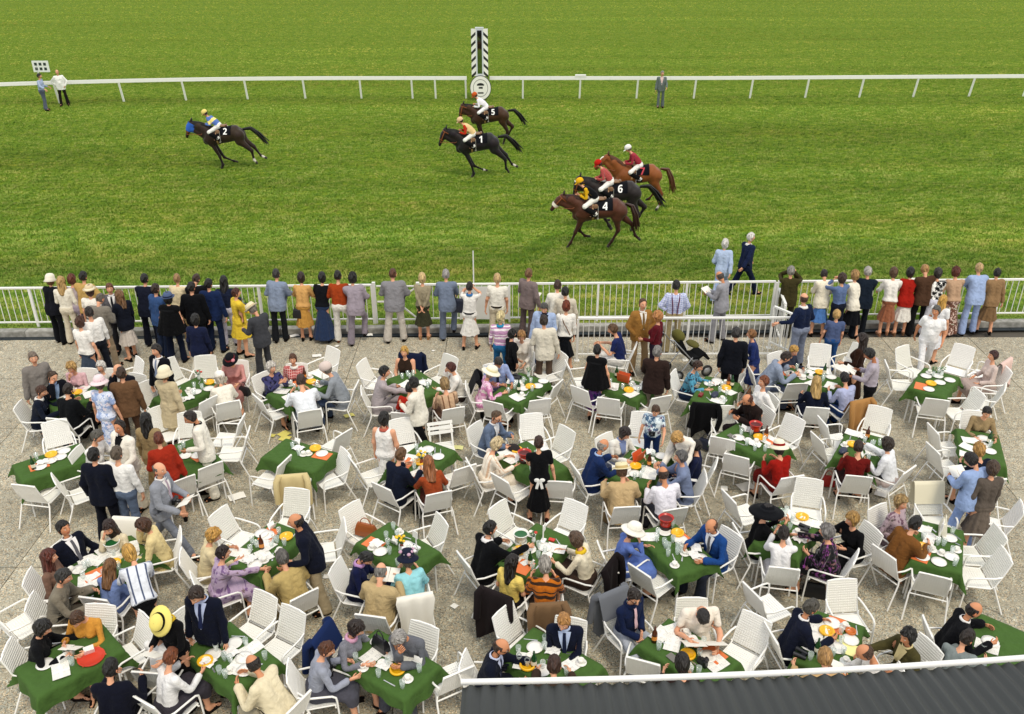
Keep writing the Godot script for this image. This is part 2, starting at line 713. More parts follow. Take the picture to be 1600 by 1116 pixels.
func bind(t: Tmpl, base: String, kind: String) -> void:
	var jb := joints(base)
	var hang := kind in ["skirt", "long_skirt", "dress_skirt", "cape"] and base == "stand"
	for v in t.v:
		var m := PackedFloat32Array()
		var best := 0
		for i in 15:
			var a: Vector3 = jb[0][i]
			var ab: Vector3 = jb[1][i] - a
			var u := clampf((v - a).dot(ab) / ab.length_squared(), 0.0, 1.0)
			m.append((v - a - ab * u).length() / THICK[i])
			if m[i] < m[best]:
				best = i
		if hang:
			if kind == "cape":
				best = 1
				t.b0.append(1)
				t.b1.append(0)
				t.w1.append(clampf((1.25 - v.y) * 1.2, 0.0, 0.5))
			else:
				var q := clampf((0.95 - v.y) / 0.6, 0.0, 1.0)
				t.b0.append(0)
				t.b1.append(9 if v.x < 0.0 else 12)
				t.w1.append(q * 0.55 * clampf(absf(v.x) / 0.12, 0.0, 1.0))
			t.b2.append(0)
			t.w2.append(0.0)
			continue
		if kind in ["skirt", "long_skirt", "dress_skirt", "coat"] and (best == 10 or best == 11 or best == 13 or best == 14) and base == "sit":
			best = 9 if v.x < 0.0 else 12
		var second := -1
		var third := -1
		for j in NEAR[best]:
			if j == best:
				continue
			if second < 0 or m[j] < m[second]:
				third = second
				second = j
			elif third < 0 or m[j] < m[third]:
				third = j
		var e0 := 1.0 / pow(m[best] + 0.25, 4.0)
		var e1 := 1.0 / pow(m[second] + 0.25, 4.0)
		var e2 := 1.0 / pow(m[third] + 0.25, 4.0) if third >= 0 else 0.0
		if kind in ["skirt", "long_skirt", "dress_skirt"] and base == "sit":
			e2 *= 0.3
		var all := e0 + e1 + e2
		t.b0.append(best)
		t.b1.append(second)
		t.b2.append(maxi(third, 0))
		t.w1.append(e1 / all)
		t.w2.append(e2 / all)

func skin(t: Tmpl, xf: Array) -> Array:
	var v := PackedVector3Array()
	var n := PackedVector3Array()
	var cnt := t.v.size()
	v.resize(cnt)
	n.resize(cnt)
	for i in cnt:
		var p := t.v[i]
		var m := t.n[i]
		var w1 := t.w1[i]
		var w2 := t.w2[i]
		var x0: Transform3D = xf[t.b0[i]]
		if w1 < 0.02:
			v[i] = x0 * p
			n[i] = x0.basis * m
		else:
			var x1: Transform3D = xf[t.b1[i]]
			var w0 := 1.0 - w1 - w2
			var q := (x0 * p) * w0 + (x1 * p) * w1
			var r := (x0.basis * m) * w0 + (x1.basis * m) * w1
			if w2 > 0.02:
				var x2: Transform3D = xf[t.b2[i]]
				q += (x2 * p) * w2
				r += (x2.basis * m) * w2
			else:
				q += (x0 * p) * w2
			v[i] = q
			n[i] = r.normalized()
	return [v, n]

# ---------------------------------------------------------------- poses
const V0 := Vector3.ZERO
func pose_table(nm: String) -> Dictionary:
	match nm:
		"lean": return {"b": 16, "l": Vector3(-0.24, 1.04, -0.40), "r": Vector3(0.24, 1.04, -0.40)}
		"akimbo": return {"l": Vector3(-0.19, 1.0, -0.03), "r": Vector3(0.19, 1.0, -0.03), "pole": Vector3(1.0, 0.0, 0.25)}
		"back": return {"l": Vector3(-0.04, 0.93, 0.19), "r": Vector3(0.05, 0.95, 0.21), "pole": Vector3(0.8, 0.0, 0.6)}
		"read": return {"l": Vector3(-0.10, 1.14, -0.32), "r": Vector3(0.10, 1.14, -0.32), "np": 32, "b": 4}
		"camera": return {"l": Vector3(-0.07, 1.55, -0.20), "r": Vector3(0.08, 1.55, -0.20), "pole": Vector3(0.7, -0.7, 0)}
		"walk": return {"l": Vector3(-0.27, 0.90, -0.26), "r": Vector3(0.28, 0.90, 0.20), "lf": Vector3(-0.08, 0.15, 0.40), "rf": Vector3(0.08, 0.09, -0.34), "b": 7, "dy": -0.05, "toe": 28}
		"walkhold": return {"l": Vector3(-0.12, 1.08, -0.32), "r": Vector3(0.20, 1.0, -0.30), "lf": Vector3(-0.08, 0.15, 0.40), "rf": Vector3(0.08, 0.09, -0.34), "b": 7, "dy": -0.05, "toe": 28}
		"stoop": return {"b": 46, "l": Vector3(-0.18, 0.86, -0.62), "r": Vector3(0.18, 0.86, -0.62), "np": 24}
		"hold": return {"l": Vector3(-0.18, 1.06, -0.30), "r": Vector3(0.28, 0.87, -0.05)}
		"fold": return {"l": Vector3(0.08, 1.13, -0.22), "r": Vector3(-0.08, 1.16, -0.24)}
		"reach": return {"l": Vector3(-0.22, 1.05, -0.34), "r": Vector3(0.50, 1.10, -0.26), "b": 5}
		"reachleft": return {"l": Vector3(-0.50, 1.06, -0.22), "r": Vector3(0.26, 1.0, -0.2), "b": 5}
		"foot_up": return {"b": 14, "l": Vector3(-0.24, 1.06, -0.40), "r": Vector3(0.24, 1.06, -0.40), "rf": Vector3(0.13, 0.23, -0.22)}
		"sit": return {"l": Vector3(-0.14, 0.63, -0.27), "r": Vector3(0.14, 0.63, -0.27), "b": 4}
		"sitclasp": return {"l": Vector3(-0.05, 0.68, -0.31), "r": Vector3(0.06, 0.70, -0.31), "b": 8, "np": 15}
		"sittable": return {"l": Vector3(-0.19, 0.80, -0.42), "r": Vector3(0.19, 0.80, -0.42), "b": 16, "np": 14}
		"sitlean": return {"l": Vector3(-0.20, 0.80, -0.52), "r": Vector3(0.16, 0.80, -0.54), "b": 32, "np": 22}
		"sitchin": return {"l": Vector3(-0.12, 0.80, -0.38), "r": Vector3(0.06, 1.05, -0.27), "b": 14, "np": 12}
		"sitface": return {"l": Vector3(-0.12, 0.80, -0.40), "r": Vector3(-0.02, 1.06, -0.34), "b": 22, "np": 34}
		"sitread": return {"l": Vector3(-0.15, 0.84, -0.38), "r": Vector3(0.15, 0.84, -0.38), "np": 36, "b": 12}
		"sitreach": return {"l": Vector3(-0.20, 0.78, -0.36), "r": Vector3(0.22, 0.86, -0.62), "b": 16}
		"sithands": return {"l": Vector3(-0.07, 1.0, -0.40), "r": Vector3(0.07, 1.02, -0.40), "b": 12}
		"sitback": return {"l": Vector3(-0.34, 0.66, -0.12), "r": Vector3(0.34, 0.66, -0.12), "b": -8}
		"ride": return {"b": 54, "l": Vector3(-0.09, 0.60, -0.52), "r": Vector3(0.09, 0.62, -0.52), "lf": Vector3(-0.31, 0.10, 0.02), "rf": Vector3(0.31, 0.10, 0.02), "np": 8, "kneepole": Vector3(0.3, 0.2, -1.0)}
		"rideup": return {"b": 43, "l": Vector3(-0.09, 0.60, -0.50), "r": Vector3(0.09, 0.62, -0.50), "lf": Vector3(-0.31, 0.10, 0.02), "rf": Vector3(0.31, 0.10, 0.02), "np": 12, "kneepole": Vector3(0.3, 0.2, -1.0)}
	return {"l": Vector3(-0.27, 0.87, -0.06), "r": Vector3(0.27, 0.87, -0.06), "b": 2}

func aim(r: Basis, d0: Vector3, d1: Vector3) -> Basis:
	var f := (r * d0).normalized()
	var t := d1.normalized()
	var ax := f.cross(t)
	if ax.length() < 1e-5:
		return r
	return Basis(ax.normalized(), f.angle_to(t)) * r

func bend_two(a: Vector3, t: Vector3, l1: float, l2: float, pole: Vector3) -> Array:
	var dv := t - a
	var dist := clampf(dv.length(), 0.06, (l1 + l2) * 0.998)
	var u := dv.normalized()
	var c := (l1 * l1 + dist * dist - l2 * l2) / (2.0 * dist)
	var h := sqrt(maxf(0.0, l1 * l1 - c * c))
	var w := (pole - u * pole.dot(u)).normalized()
	return [a + u * c + w * h, a + u * dist]

func pose(base: String, nm: String, bend_more: float, head_yaw: float, head_pitch: float, jit: float) -> Array:
	var p := pose_table(nm)
	var jb := joints(base)
	var a: Array = jb[0]
	var b: Array = jb[1]
	var xf := []
	xf.resize(15)
	var dy := Vector3(0, p.get("dy", 0.0), 0)
	xf[0] = Transform3D(Basis.IDENTITY, dy)
	var bend: float = p.get("b", 0.0) + bend_more
	var r1 := Basis(Vector3.UP, jit * 0.16) * Basis(Vector3.RIGHT, deg_to_rad(-bend)) * Basis(Vector3.BACK, sin(jit * 23.0) * 0.055)
	var w0: Vector3 = a[1] + dy
	if bend > 25.0:
		# the hips go with a deep bend
		var rp := Basis(Vector3.RIGHT, deg_to_rad(-bend * 0.45))
		xf[0] = Transform3D(rp, a[0] + dy - rp * a[0])
		w0 = xf[0] * (a[1] as Vector3)
	xf[1] = Transform3D(r1, w0 - r1 * a[1])
	var neck: Vector3 = xf[1] * (a[2] as Vector3)
	var r2 := Basis(Vector3.UP, deg_to_rad(-head_yaw)) * Basis(Vector3.RIGHT, deg_to_rad(-(p.get("np", 0.0) + head_pitch + bend * 0.35)))
	xf[2] = Transform3D(r2, neck - r2 * a[2])
	for s in 2:
		var k := 3 + 3 * s
		var sg := -1.0 if s == 0 else 1.0
		var sh: Vector3 = xf[1] * (a[k] as Vector3)
		var tgt: Vector3 = p.get("l" if s == 0 else "r", V0)
		tgt += Vector3(0.035, 0.03, 0.045) * sin(jit * 40.0 + s * 2.0)
		var pole: Vector3 = p.get("pole", Vector3(0.45, -0.75, 0.5))
		pole.x *= sg
		var q := bend_two(sh, tgt, (b[k] - a[k]).length(), (b[k + 1] - a[k + 1]).length(), pole)
		var ru := aim(r1, b[k] - a[k], q[0] - sh)
		xf[k] = Transform3D(ru, sh - ru * a[k])
		var rf := aim(ru, b[k + 1] - a[k + 1], q[1] - q[0])
		xf[k + 1] = Transform3D(rf, q[0] - rf * a[k + 1])
		xf[k + 2] = Transform3D(rf, q[1] - rf * a[k + 2])
	for s in 2:
		var k := 9 + 3 * s
		var sg := -1.0 if s == 0 else 1.0
		var hp: Vector3 = xf[0] * (a[k] as Vector3)
		var key := "lf" if s == 0 else "rf"
		var tgt: Vector3 = p.get(key, b[k + 1] + Vector3(0.025 * sg + 0.03 * jit * sg, 0, 0.07 * sin(jit * 60.0 + s * 2.0)))
		var pole: Vector3 = p.get("kneepole", Vector3(0.15, 0.1, -1.0) if base == "stand" else Vector3(0.12, 1.0, -0.5))
		pole.x *= sg
		var q := bend_two(hp, tgt, (b[k] - a[k]).length(), (b[k + 1] - a[k + 1]).length(), pole)
		var ru := aim(Basis.IDENTITY, b[k] - a[k], q[0] - hp)
		xf[k] = Transform3D(ru, hp - ru * a[k])
		var rf := aim(ru, b[k + 1] - a[k + 1], q[1] - q[0])
		xf[k + 1] = Transform3D(rf, q[0] - rf * a[k + 1])
		var foot := Basis(Vector3.UP, -sg * 0.16)
		if p.has("toe") and s == 0:
			foot = foot * Basis(Vector3.RIGHT, deg_to_rad(-float(p.toe)))
		xf[k + 2] = Transform3D(foot, q[1] - foot * a[k + 2])
	return xf

# ---------------------------------------------------------------- heads, hands, hair, hats, shoes
func head_point(d: Vector3) -> Vector3:
	var p := Vector3(d.x * 0.076, d.y * 0.118, d.z * 0.096)
	if d.y < 0.0:
		var t := -d.y
		p.x *= 1.0 - 0.30 * t * t
		p.z *= (1.0 - 0.10 * t) if d.z < 0.0 else (1.0 - 0.38 * t)
	if d.z < 0.0:
		var f := -d.z
		var x := p.x
		var y := p.y
		p.z -= 0.027 * exp(-pow(x / 0.013, 2) - pow((y + 0.024) / 0.022, 2)) * f
		p.z -= 0.010 * exp(-pow(x / 0.010, 2) - pow((y - 0.002) / 0.026, 2)) * f
		p.z -= 0.006 * exp(-pow(x / 0.05, 2) - pow((y - 0.026) / 0.012, 2)) * f
		p.z += 0.010 * exp(-pow((absf(x) - 0.030) / 0.016, 2) - pow((y - 0.004) / 0.013, 2)) * f
		p.z -= 0.007 * exp(-pow(x / 0.022, 2) - pow((y + 0.056) / 0.011, 2)) * f
		p.z -= 0.010 * exp(-pow(x / 0.026, 2) - pow((y + 0.098) / 0.016, 2)) * f
	return p

var head_tmpl := []
func head_arrays() -> Array:
	if head_tmpl.size():
		return head_tmpl
	var rows := 22
	var cols := 26
	var v := PackedVector3Array()
	var kind := PackedInt32Array()      # 0 skin 1 lips 2 brow 3 white of the eye 4 iris 5 cheek
	for i in rows + 1:
		var th := PI * i / rows
		for j in cols:
			var a := TAU * j / cols
			var ph := a + 0.42 * sin(a)      # columns gather at the face (ph = PI is -z)
			var d := Vector3(sin(th) * sin(ph), cos(th), sin(th) * cos(ph))
			var p := head_point(d)
			v.append(p)
			var k := 0
			if d.z < 0.0:
				if absf(p.y + 0.056) < 0.010 and absf(p.x) < 0.026:
					k = 1
				elif absf(p.y - 0.027) < 0.007 and absf(absf(p.x) - 0.030) < 0.018:
					k = 2
				elif absf(p.y + 0.03) < 0.016 and absf(absf(p.x) - 0.042) < 0.018:
					k = 5
			kind.append(k)
	var idx := PackedInt32Array()
	for i in rows:
		for j in cols:
			var j2 := (j + 1) % cols
			var q := [i * cols + j, i * cols + j2, (i + 1) * cols + j2, (i + 1) * cols + j]
			idx.append_array([q[0], q[1], q[2], q[0], q[2], q[3]])
	var n := PackedVector3Array()
	n.resize(v.size())
	for t in range(0, idx.size(), 3):
		var nn := (v[idx[t + 2]] - v[idx[t]]).cross(v[idx[t + 1]] - v[idx[t]])
		for q in 3:
			n[idx[t + q]] += nn
	for i in n.size():
		n[i] = n[i].normalized() if n[i].length() > 1e-12 else Vector3.UP
		if n[i].dot(v[i]) < 0.0 and i > cols:
			n[i] = -n[i]
	var s := st()
	for sg in [-1.0, 1.0]:
		ball(s, Vector3(0.075 * sg, -0.012, 0.008), Vector3(0.012, 0.032, 0.019), 5, 6)
	var ears := s.commit_to_arrays()
	add_piece(v, n, idx, kind, ears, 5)
	for sg in [-1.0, 1.0]:
		s = st()
		ball(s, Vector3(0.030 * sg, 0.003, -0.0795), Vector3(0.0135, 0.0085, 0.0075), 5, 7)
		add_piece(v, n, idx, kind, s.commit_to_arrays(), 3)
		s = st()
		ball(s, Vector3(0.030 * sg, 0.003, -0.0845), Vector3(0.0062, 0.0065, 0.004), 4, 6)
		add_piece(v, n, idx, kind, s.commit_to_arrays(), 4)
	head_tmpl = [v, n, idx, kind]
	return head_tmpl

func add_piece(v: PackedVector3Array, n: PackedVector3Array, idx: PackedInt32Array, kind: PackedInt32Array, arr: Array, k: int) -> void:
	var pv: PackedVector3Array = arr[Mesh.ARRAY_VERTEX]
	var s := SurfaceTool.new()
	s.create_from_arrays(arr)
	s.index()
	s.generate_normals()
	var got := s.commit_to_arrays()
	pv = got[Mesh.ARRAY_VERTEX]
	var at0 := v.size()
	v.append_array(pv)
	n.append_array(got[Mesh.ARRAY_NORMAL])
	if got[Mesh.ARRAY_INDEX]:
		for i in got[Mesh.ARRAY_INDEX]:
			idx.append(at0 + i)
	else:
		for i in pv.size():
			idx.append(at0 + i)
	for i in pv.size():
		kind.append(k)

var hand_tmpl := {}
func hand_arrays(side: float) -> Array:
	# from the wrist down -y, palm towards the body; four unequal curled fingers and a thumb off the side of the palm
	if hand_tmpl.has(side):
		return hand_tmpl[side]
	var s := st()
	var xs := -side
	tube(s, [Vector3(0, 0.02, 0), Vector3(0, -0.02, 0), Vector3(0, -0.06, 0), Vector3(xs * 0.004, -0.088, 0)], 0.026, 0.030, 8)
	var i := 0
	for f in [[-0.030, 0.070], [-0.010, 0.082], [0.011, 0.076], [0.030, 0.060]]:
		var z: float = f[0]
		var l: float = f[1]
		tube(s, [Vector3(0, -0.070, z * 0.8), Vector3(xs * 0.004, -0.088 - l * 0.36, z), Vector3(xs * 0.022, -0.088 - l * 0.70, z * 1.05), Vector3(xs * 0.046, -0.088 - l * 0.86, z * 1.05)], 0.0098, 0.0072, 6)
		i += 1
	tube(s, [Vector3(xs * 0.006, -0.024, -0.018), Vector3(xs * 0.018, -0.052, -0.044), Vector3(xs * 0.030, -0.080, -0.050)], 0.0115, 0.0085, 6)
	var v := PackedVector3Array()
	var n := PackedVector3Array()
	var idx := PackedInt32Array()
	var kind := PackedInt32Array()
	add_piece(v, n, idx, kind, s.commit_to_arrays(), 0)
	for q in v.size():
		# flatten the palm
		v[q].x *= 0.62 if v[q].y > -0.09 else 1.0
	hand_tmpl[side] = [v, n, idx, kind]
	return hand_tmpl[side]

func hair_mesh(style: String) -> ArrayMesh:
	if protos.has("hair" + style):
		return protos["hair" + style]
	var rows := 28
	var cols := 44
	var v := PackedVector3Array()
	var uv := PackedVector2Array()
	var idx := PackedInt32Array()
	for i in rows + 1:
		var th := PI * i / rows
		for j in cols:
			var a := TAU * j / cols
			var d := Vector3(sin(th) * sin(a), cos(th), sin(th) * cos(a))
			var p := head_point(Vector3(d.x, d.y, maxf(d.z, -0.93)))
			var face := clampf(-d.z * 1.5, 0.0, 1.0)       # 1 at the face
			var side := clampf(absf(d.x) * 1.3, 0.0, 1.0)
			var line := 0.0                                   # hair above this height
			var thick := 0.016
			match style:
				"short":
					line = lerpf(-0.065, 0.062, face)
					thick = 0.017
				"bald":
					line = lerpf(-0.065, 0.30, face)
					thick = 0.012 if p.y < 0.052 else -0.03
				"receding":
					line = lerpf(-0.065, 0.095, face)
					thick = 0.013
				"bob":
					line = lerpf(-0.105, 0.058, clampf(face * 1.2 - 0.25, 0.0, 1.0))
					thick = 0.034
				"curly":
					line = lerpf(-0.085, 0.055, clampf(face * 1.2 - 0.2, 0.0, 1.0))
					thick = 0.034 + 0.010 * sin(a * 7.0 + th * 3.0) * sin(th * 9.0)
				"updo":
					line = lerpf(-0.06, 0.058, face)
					thick = 0.024
				"long":
					line = lerpf(-0.30, 0.06, clampf(face * 1.4 - 0.3, 0.0, 1.0))
					thick = 0.032
			var wob := 0.016 * folds.get_noise_3d(d.x * 190.0, d.y * 60.0, d.z * 190.0) + 0.007 * folds.get_noise_3d(d.x * 70.0 + 9.0, d.y * 70.0, d.z * 70.0)
			var y := p.y
			if style == "long" and d.y < 0.0 and d.z > -0.35:
				y = p.y - 0.24 * pow(-d.y, 1.4)
				var keep := Vector3(d.x, 0, d.z)
				if keep.length() > 0.02 and i < rows:
					keep = keep.normalized()
					p = Vector3(keep.x * (0.082 + 0.02 * -d.y), y, keep.z * 0.088 + 0.028 * -d.y)
			if y > line and thick > 0.0:
				var lift := thick * (0.75 + 0.4 * clampf(d.y, 0.0, 1.0)) + wob
				p += Vector3(d.x, d.y * 0.8, d.z).normalized() * lift
			else:
				p *= 0.86
			v.append(p)
			uv.append(Vector2(float(j) / cols, float(i) / rows))
	for i in rows:
		for j in cols:
			var j2 := (j + 1) % cols
			var q := [i * cols + j, i * cols + j2, (i + 1) * cols + j2, (i + 1) * cols + j]
			idx.append_array([q[0], q[1], q[2], q[0], q[2], q[3]])
	var n := PackedVector3Array()
	n.resize(v.size())
	for t in range(0, idx.size(), 3):
		var nn := (v[idx[t + 2]] - v[idx[t]]).cross(v[idx[t + 1]] - v[idx[t]])
		for q in 3:
			n[idx[t + q]] += nn
	for i in n.size():
		n[i] = n[i].normalized() if n[i].length() > 1e-12 else Vector3.UP
	var m := tmpl_mesh(v, n, idx, uv)
	if style == "updo":
		var s := st()
		s.append_from(m, 0, Transform3D.IDENTITY)
		ball(s, Vector3(0, 0.07, 0.10), Vector3(0.05, 0.045, 0.045), 7, 9)
		s.generate_normals()
		m = s.commit()
	protos["hair" + style] = m
	return m

# hats: [crown profile, band profile]
func hat(parent: Node, spec: String, xf: Transform3D) -> void:
	var w := spec.split(".")
	var style := w[0]
	var main := cloth(w[1]) if w.size() > 1 else cloth("eeeeee")
	var crown := []
	var band := []
	match style:
		"wide":
			crown = [Vector2(0.10, 0.030), Vector2(0.165, 0.008), Vector2(0.186, -0.008), Vector2(0.19, -0.001), Vector2(0.165, 0.018), Vector2(0.112, 0.046), Vector2(0.105, 0.10), Vector2(0.085, 0.135), Vector2(0.045, 0.15), Vector2(0.0, 0.152)]
			band = [Vector2(0.116, 0.047), Vector2(0.112, 0.085), Vector2(0.104, 0.086)]
		"huge":
			crown = [Vector2(0.10, 0.030), Vector2(0.21, 0.014), Vector2(0.262, -0.014), Vector2(0.268, -0.005), Vector2(0.21, 0.028), Vector2(0.112, 0.046), Vector2(0.105, 0.09), Vector2(0.085, 0.115), Vector2(0.045, 0.125), Vector2(0.0, 0.127)]
			band = [Vector2(0.116, 0.047), Vector2(0.112, 0.085), Vector2(0.104, 0.086)]
		"cloche":
			crown = [Vector2(0.11, 0.01), Vector2(0.16, -0.035), Vector2(0.168, -0.030), Vector2(0.122, 0.022), Vector2(0.12, 0.06), Vector2(0.108, 0.11), Vector2(0.075, 0.145), Vector2(0.03, 0.155), Vector2(0.0, 0.156)]
			band = [Vector2(0.126, 0.024), Vector2(0.124, 0.052), Vector2(0.116, 0.054)]
		"boater":
			crown = [Vector2(0.10, 0.045), Vector2(0.165, 0.045), Vector2(0.166, 0.052), Vector2(0.108, 0.054), Vector2(0.104, 0.128), Vector2(0.09, 0.132), Vector2(0.0, 0.130)]
			band = [Vector2(0.112, 0.055), Vector2(0.109, 0.095), Vector2(0.10, 0.096)]
		"fedora":
			crown = [Vector2(0.10, 0.035), Vector2(0.15, 0.03), Vector2(0.165, 0.05), Vector2(0.168, 0.055), Vector2(0.115, 0.045), Vector2(0.108, 0.10), Vector2(0.085, 0.145), Vector2(0.05, 0.15), Vector2(0.03, 0.135), Vector2(0.0, 0.13)]
			band = [Vector2(0.119, 0.046), Vector2(0.115, 0.078), Vector2(0.105, 0.08)]
		"turban":
			crown = [Vector2(0.09, -0.01), Vector2(0.112, 0.01), Vector2(0.122, 0.045), Vector2(0.115, 0.085), Vector2(0.10, 0.12), Vector2(0.06, 0.148), Vector2(0.0, 0.155)]
		"helmet":
			crown = [Vector2(0.095, -0.01), Vector2(0.112, 0.0), Vector2(0.118, 0.035), Vector2(0.110, 0.08), Vector2(0.085, 0.12), Vector2(0.045, 0.142), Vector2(0.0, 0.148)]
	var s := st()
	lathe(s, crown, 20, Transform3D(Basis.from_scale(Vector3(0.93, 1, 1.08)), V0))
	if style == "helmet":
		# the peak
		for k in 6:
			var a0 := PI * (1.0 + 0.22 + 0.56 * k / 6.0)
			var a1 := PI * (1.0 + 0.22 + 0.56 * (k + 1) / 6.0)
			var q := [Vector3(cos(a0) * 0.105, 0.018, sin(a0) * 0.122), Vector3(cos(a0) * 0.11, -0.002, sin(a0) * 0.195), Vector3(cos(a1) * 0.11, -0.002, sin(a1) * 0.195), Vector3(cos(a1) * 0.105, 0.018, sin(a1) * 0.122)]
			quad(s, q[0], q[3], q[2], q[1])
			var dn := Vector3(0, -0.006, 0)
			quad(s, q[0] + dn, q[1] + dn, q[2] + dn, q[3] + dn)
	var h := part(parent, "hat", done(s), main, xf)
	if band.size() and w.size() > 2 and w[2] != "flowers":
		s = st()
		lathe(s, band, 20, Transform3D(Basis.from_scale(Vector3(0.93, 1, 1.08)), V0))
		part(h, "hat_band", done(s), cloth(w[2]))
	if w.size() > 2 and w[2] == "flowers":
		var r := RandomNumberGenerator.new()
		r.seed = 3
		for k in 9:
			s = st()
			var a := TAU * k / 9.0
			var rad := 0.115 if k % 2 == 0 else 0.08
			ball(s, Vector3(cos(a) * rad, 0.075 + 0.05 * r.randf(), sin(a) * rad), Vector3(0.034, 0.026, 0.034), 4, 6)
			part(h, "flower", done(s), cloth(w[3] if w.size() > 3 and k % 3 else "f4f0f4"))
	if w.size() > 3 and w[2] != "flowers":
		s = st()
		ball(s, Vector3(-0.10, 0.06, -0.07), Vector3(0.045, 0.035, 0.045), 5, 7)
		part(h, "flower", done(s), cloth(w[3]))

func shoe_mesh(fem: bool) -> ArrayMesh:
	var k := "shoe%s" % fem
	if protos.has(k):
		return protos[k]
	var s := st()
	ball(s, Vector3(0, -0.045, -0.055), Vector3(0.042 if fem else 0.05, 0.042, 0.135 if fem else 0.150), 7, 10)
	ball(s, Vector3(0, -0.025, 0.02), Vector3(0.04, 0.05, 0.055), 6, 8)
	box(s, at(0, -0.082, -0.06), Vector3(0.07, 0.012, 0.22))
	box(s, at(0, -0.075, 0.035), Vector3(0.05, 0.03, 0.06))
	protos[k] = done(s)
	return protos[k]

const TONES := {"a": "d9a180", "b": "c68a66", "c": "a86d4c", "d": "e6b597"}

func person(x: float, z: float, yaw: float, spec: String, who: String, context: String, group: String, y := 0.0) -> Node3D:
	var d := {}
	for w in spec.split(" ", false):
		var i := w.find(":")
		d[w.substr(0, i)] = w.substr(i + 1)
	var fem: bool = d.has("f")
	var s := float(d.get("s", "0.945" if fem else "1.0"))
	var nm: String = d.get("p", "stand")
	var sit := nm.begins_with("sit") or nm.begins_with("ride")
	var base := "sit" if sit else "stand"
	var o := thing("person", (who + " " + context).strip_edges(), "person", group, Vector3(x, y, z), yaw)
	var wide := float(d.get("wd", "1.0"))
	o.scale = Vector3(s * wide * (0.92 if fem else 0.97), s, s * wide)
	var look: PackedStringArray = d.get("n", "0,0").split(",")
	var jit := sin(x * 12.9 + z * 78.2)
	var xf := pose(base, nm, float(d.get("b", "0")), float(look[0]) + jit * 7.0, float(look[1]), jit)
	# the body: trunk and limbs, head and hands in one mesh
	var tone := col(TONES[d.get("c", "a")]).srgb_to_linear()
	var t := tmpl("body", base, fem)
	var got := skin(t, xf)
	var v: PackedVector3Array = got[0]
	var n: PackedVector3Array = got[1]
	# what the clothes cover lies a little deeper
	var deep := PackedFloat32Array()
	deep.resize(15)
	if d.has("j") or d.has("o") or d.has("w") or d.has("e") or d.has("q"):
		deep[0] = 0.016
		deep[1] = 0.016
		deep[3] = 0.016
		deep[6] = 0.016
		if not d.has("e"):
			deep[4] = 0.012
			deep[7] = 0.012
	elif d.has("v"):
		deep[0] = 0.016
		deep[1] = 0.014
	if d.has("t"):
		for k in [0, 9, 10, 12, 13]:
			deep[k] = 0.014
	elif d.has("k") or d.has("K") or d.has("M") or d.has("o"):
		for k in [0, 9, 12]:
			deep[k] = 0.016
	for i in v.size():
		var dp := deep[t.b0[i]]
		if dp > 0.0:
			v[i] -= n[i] * dp
	var idx := t.idx.duplicate()
	var cl := PackedColorArray()
	cl.resize(v.size())
	cl.fill(tone)
	var jb := joints(base)
	var hc: Vector3 = jb[1][2]
	var hs := float(d.get("hs", "1.0"))
	var hx: Transform3D = xf[2] * Transform3D(Basis.from_scale(Vector3(hs / sqrt(wide), hs, hs / sqrt(wide))), hc)
	var tones := [tone, tone * Color(0.80, 0.50, 0.48), col(d.get("h", "short.4a3526").split(".")[1]).srgb_to_linear().lerp(tone, 0.35), Color(0.72, 0.70, 0.66), Color(0.03, 0.025, 0.02), tone * Color(1.02, 0.84, 0.80)]
	var pieces := [[head_arrays(), hx]]
	for k in 2:
		var w5: Vector3 = jb[0][5 + 3 * k]
		pieces.append([hand_arrays(-1.0 if k == 0 else 1.0), (xf[5 + 3 * k] as Transform3D) * Transform3D(aim(Basis.IDENTITY, Vector3.DOWN, jb[1][5 + 3 * k] - w5), w5)])
	for q in pieces:
		var arr: Array = q[0]
		var qx: Transform3D = q[1]
		var at0 := v.size()
		v.append_array(qx * (arr[0] as PackedVector3Array))
		n.append_array(Transform3D(qx.basis.orthonormalized(), V0) * (arr[1] as PackedVector3Array))
		for i in arr[2]:
			idx.append(at0 + i)
		for k in arr[3]:
			cl.append(tones[k])
	part(o, "body", tmpl_mesh(v, n, idx, PackedVector2Array(), cl), skin_mat())
	# clothes
	for g in [["t", "trousers", "trousers"], ["B", "boots", "boots"], ["k", "skirt", "skirt"], ["K", "long_skirt", "skirt"], ["M", "dress_skirt", "skirt"], ["v", "tank", "top"], ["e", "tee", "shirt"], ["w", "shirt", "shirt"], ["V", "vest", "waistcoat"], ["j", "jacket", "jacket"], ["o", "coat", "coat"], ["q", "cape", "cape"]]:
		if d.has(g[0]):
			var gt := tmpl(g[1], base, fem)
			var sk := skin(gt, xf)
			part(o, g[2], tmpl_mesh(sk[0], sk[1], gt.idx, gt.uv), cloth(d[g[0]]))
	if d.has("j") or d.has("o"):
		if d.has("u"):
			shirt_front(o, xf[1], base, fem, d["u"], d.get("i", ""))
	elif d.has("i"):
		shirt_front(o, xf[1], base, fem, "", d["i"])
	if d.has("y"):
		# an open collar or a scarf round the neck
		var sc := st()
		lathe(sc, [Vector2(0.078, -0.03), Vector2(0.092, -0.022), Vector2(0.080, 0.012), Vector2(0.062, 0.03), Vector2(0.055, 0.02)], 12, Transform3D(Basis.from_scale(Vector3(1.1, 1, 1)), (jb[0][2] as Vector3) + Vector3(0, -0.02, 0)))
		part(o, "collar", done(sc), cloth(d["y"]), xf[1])
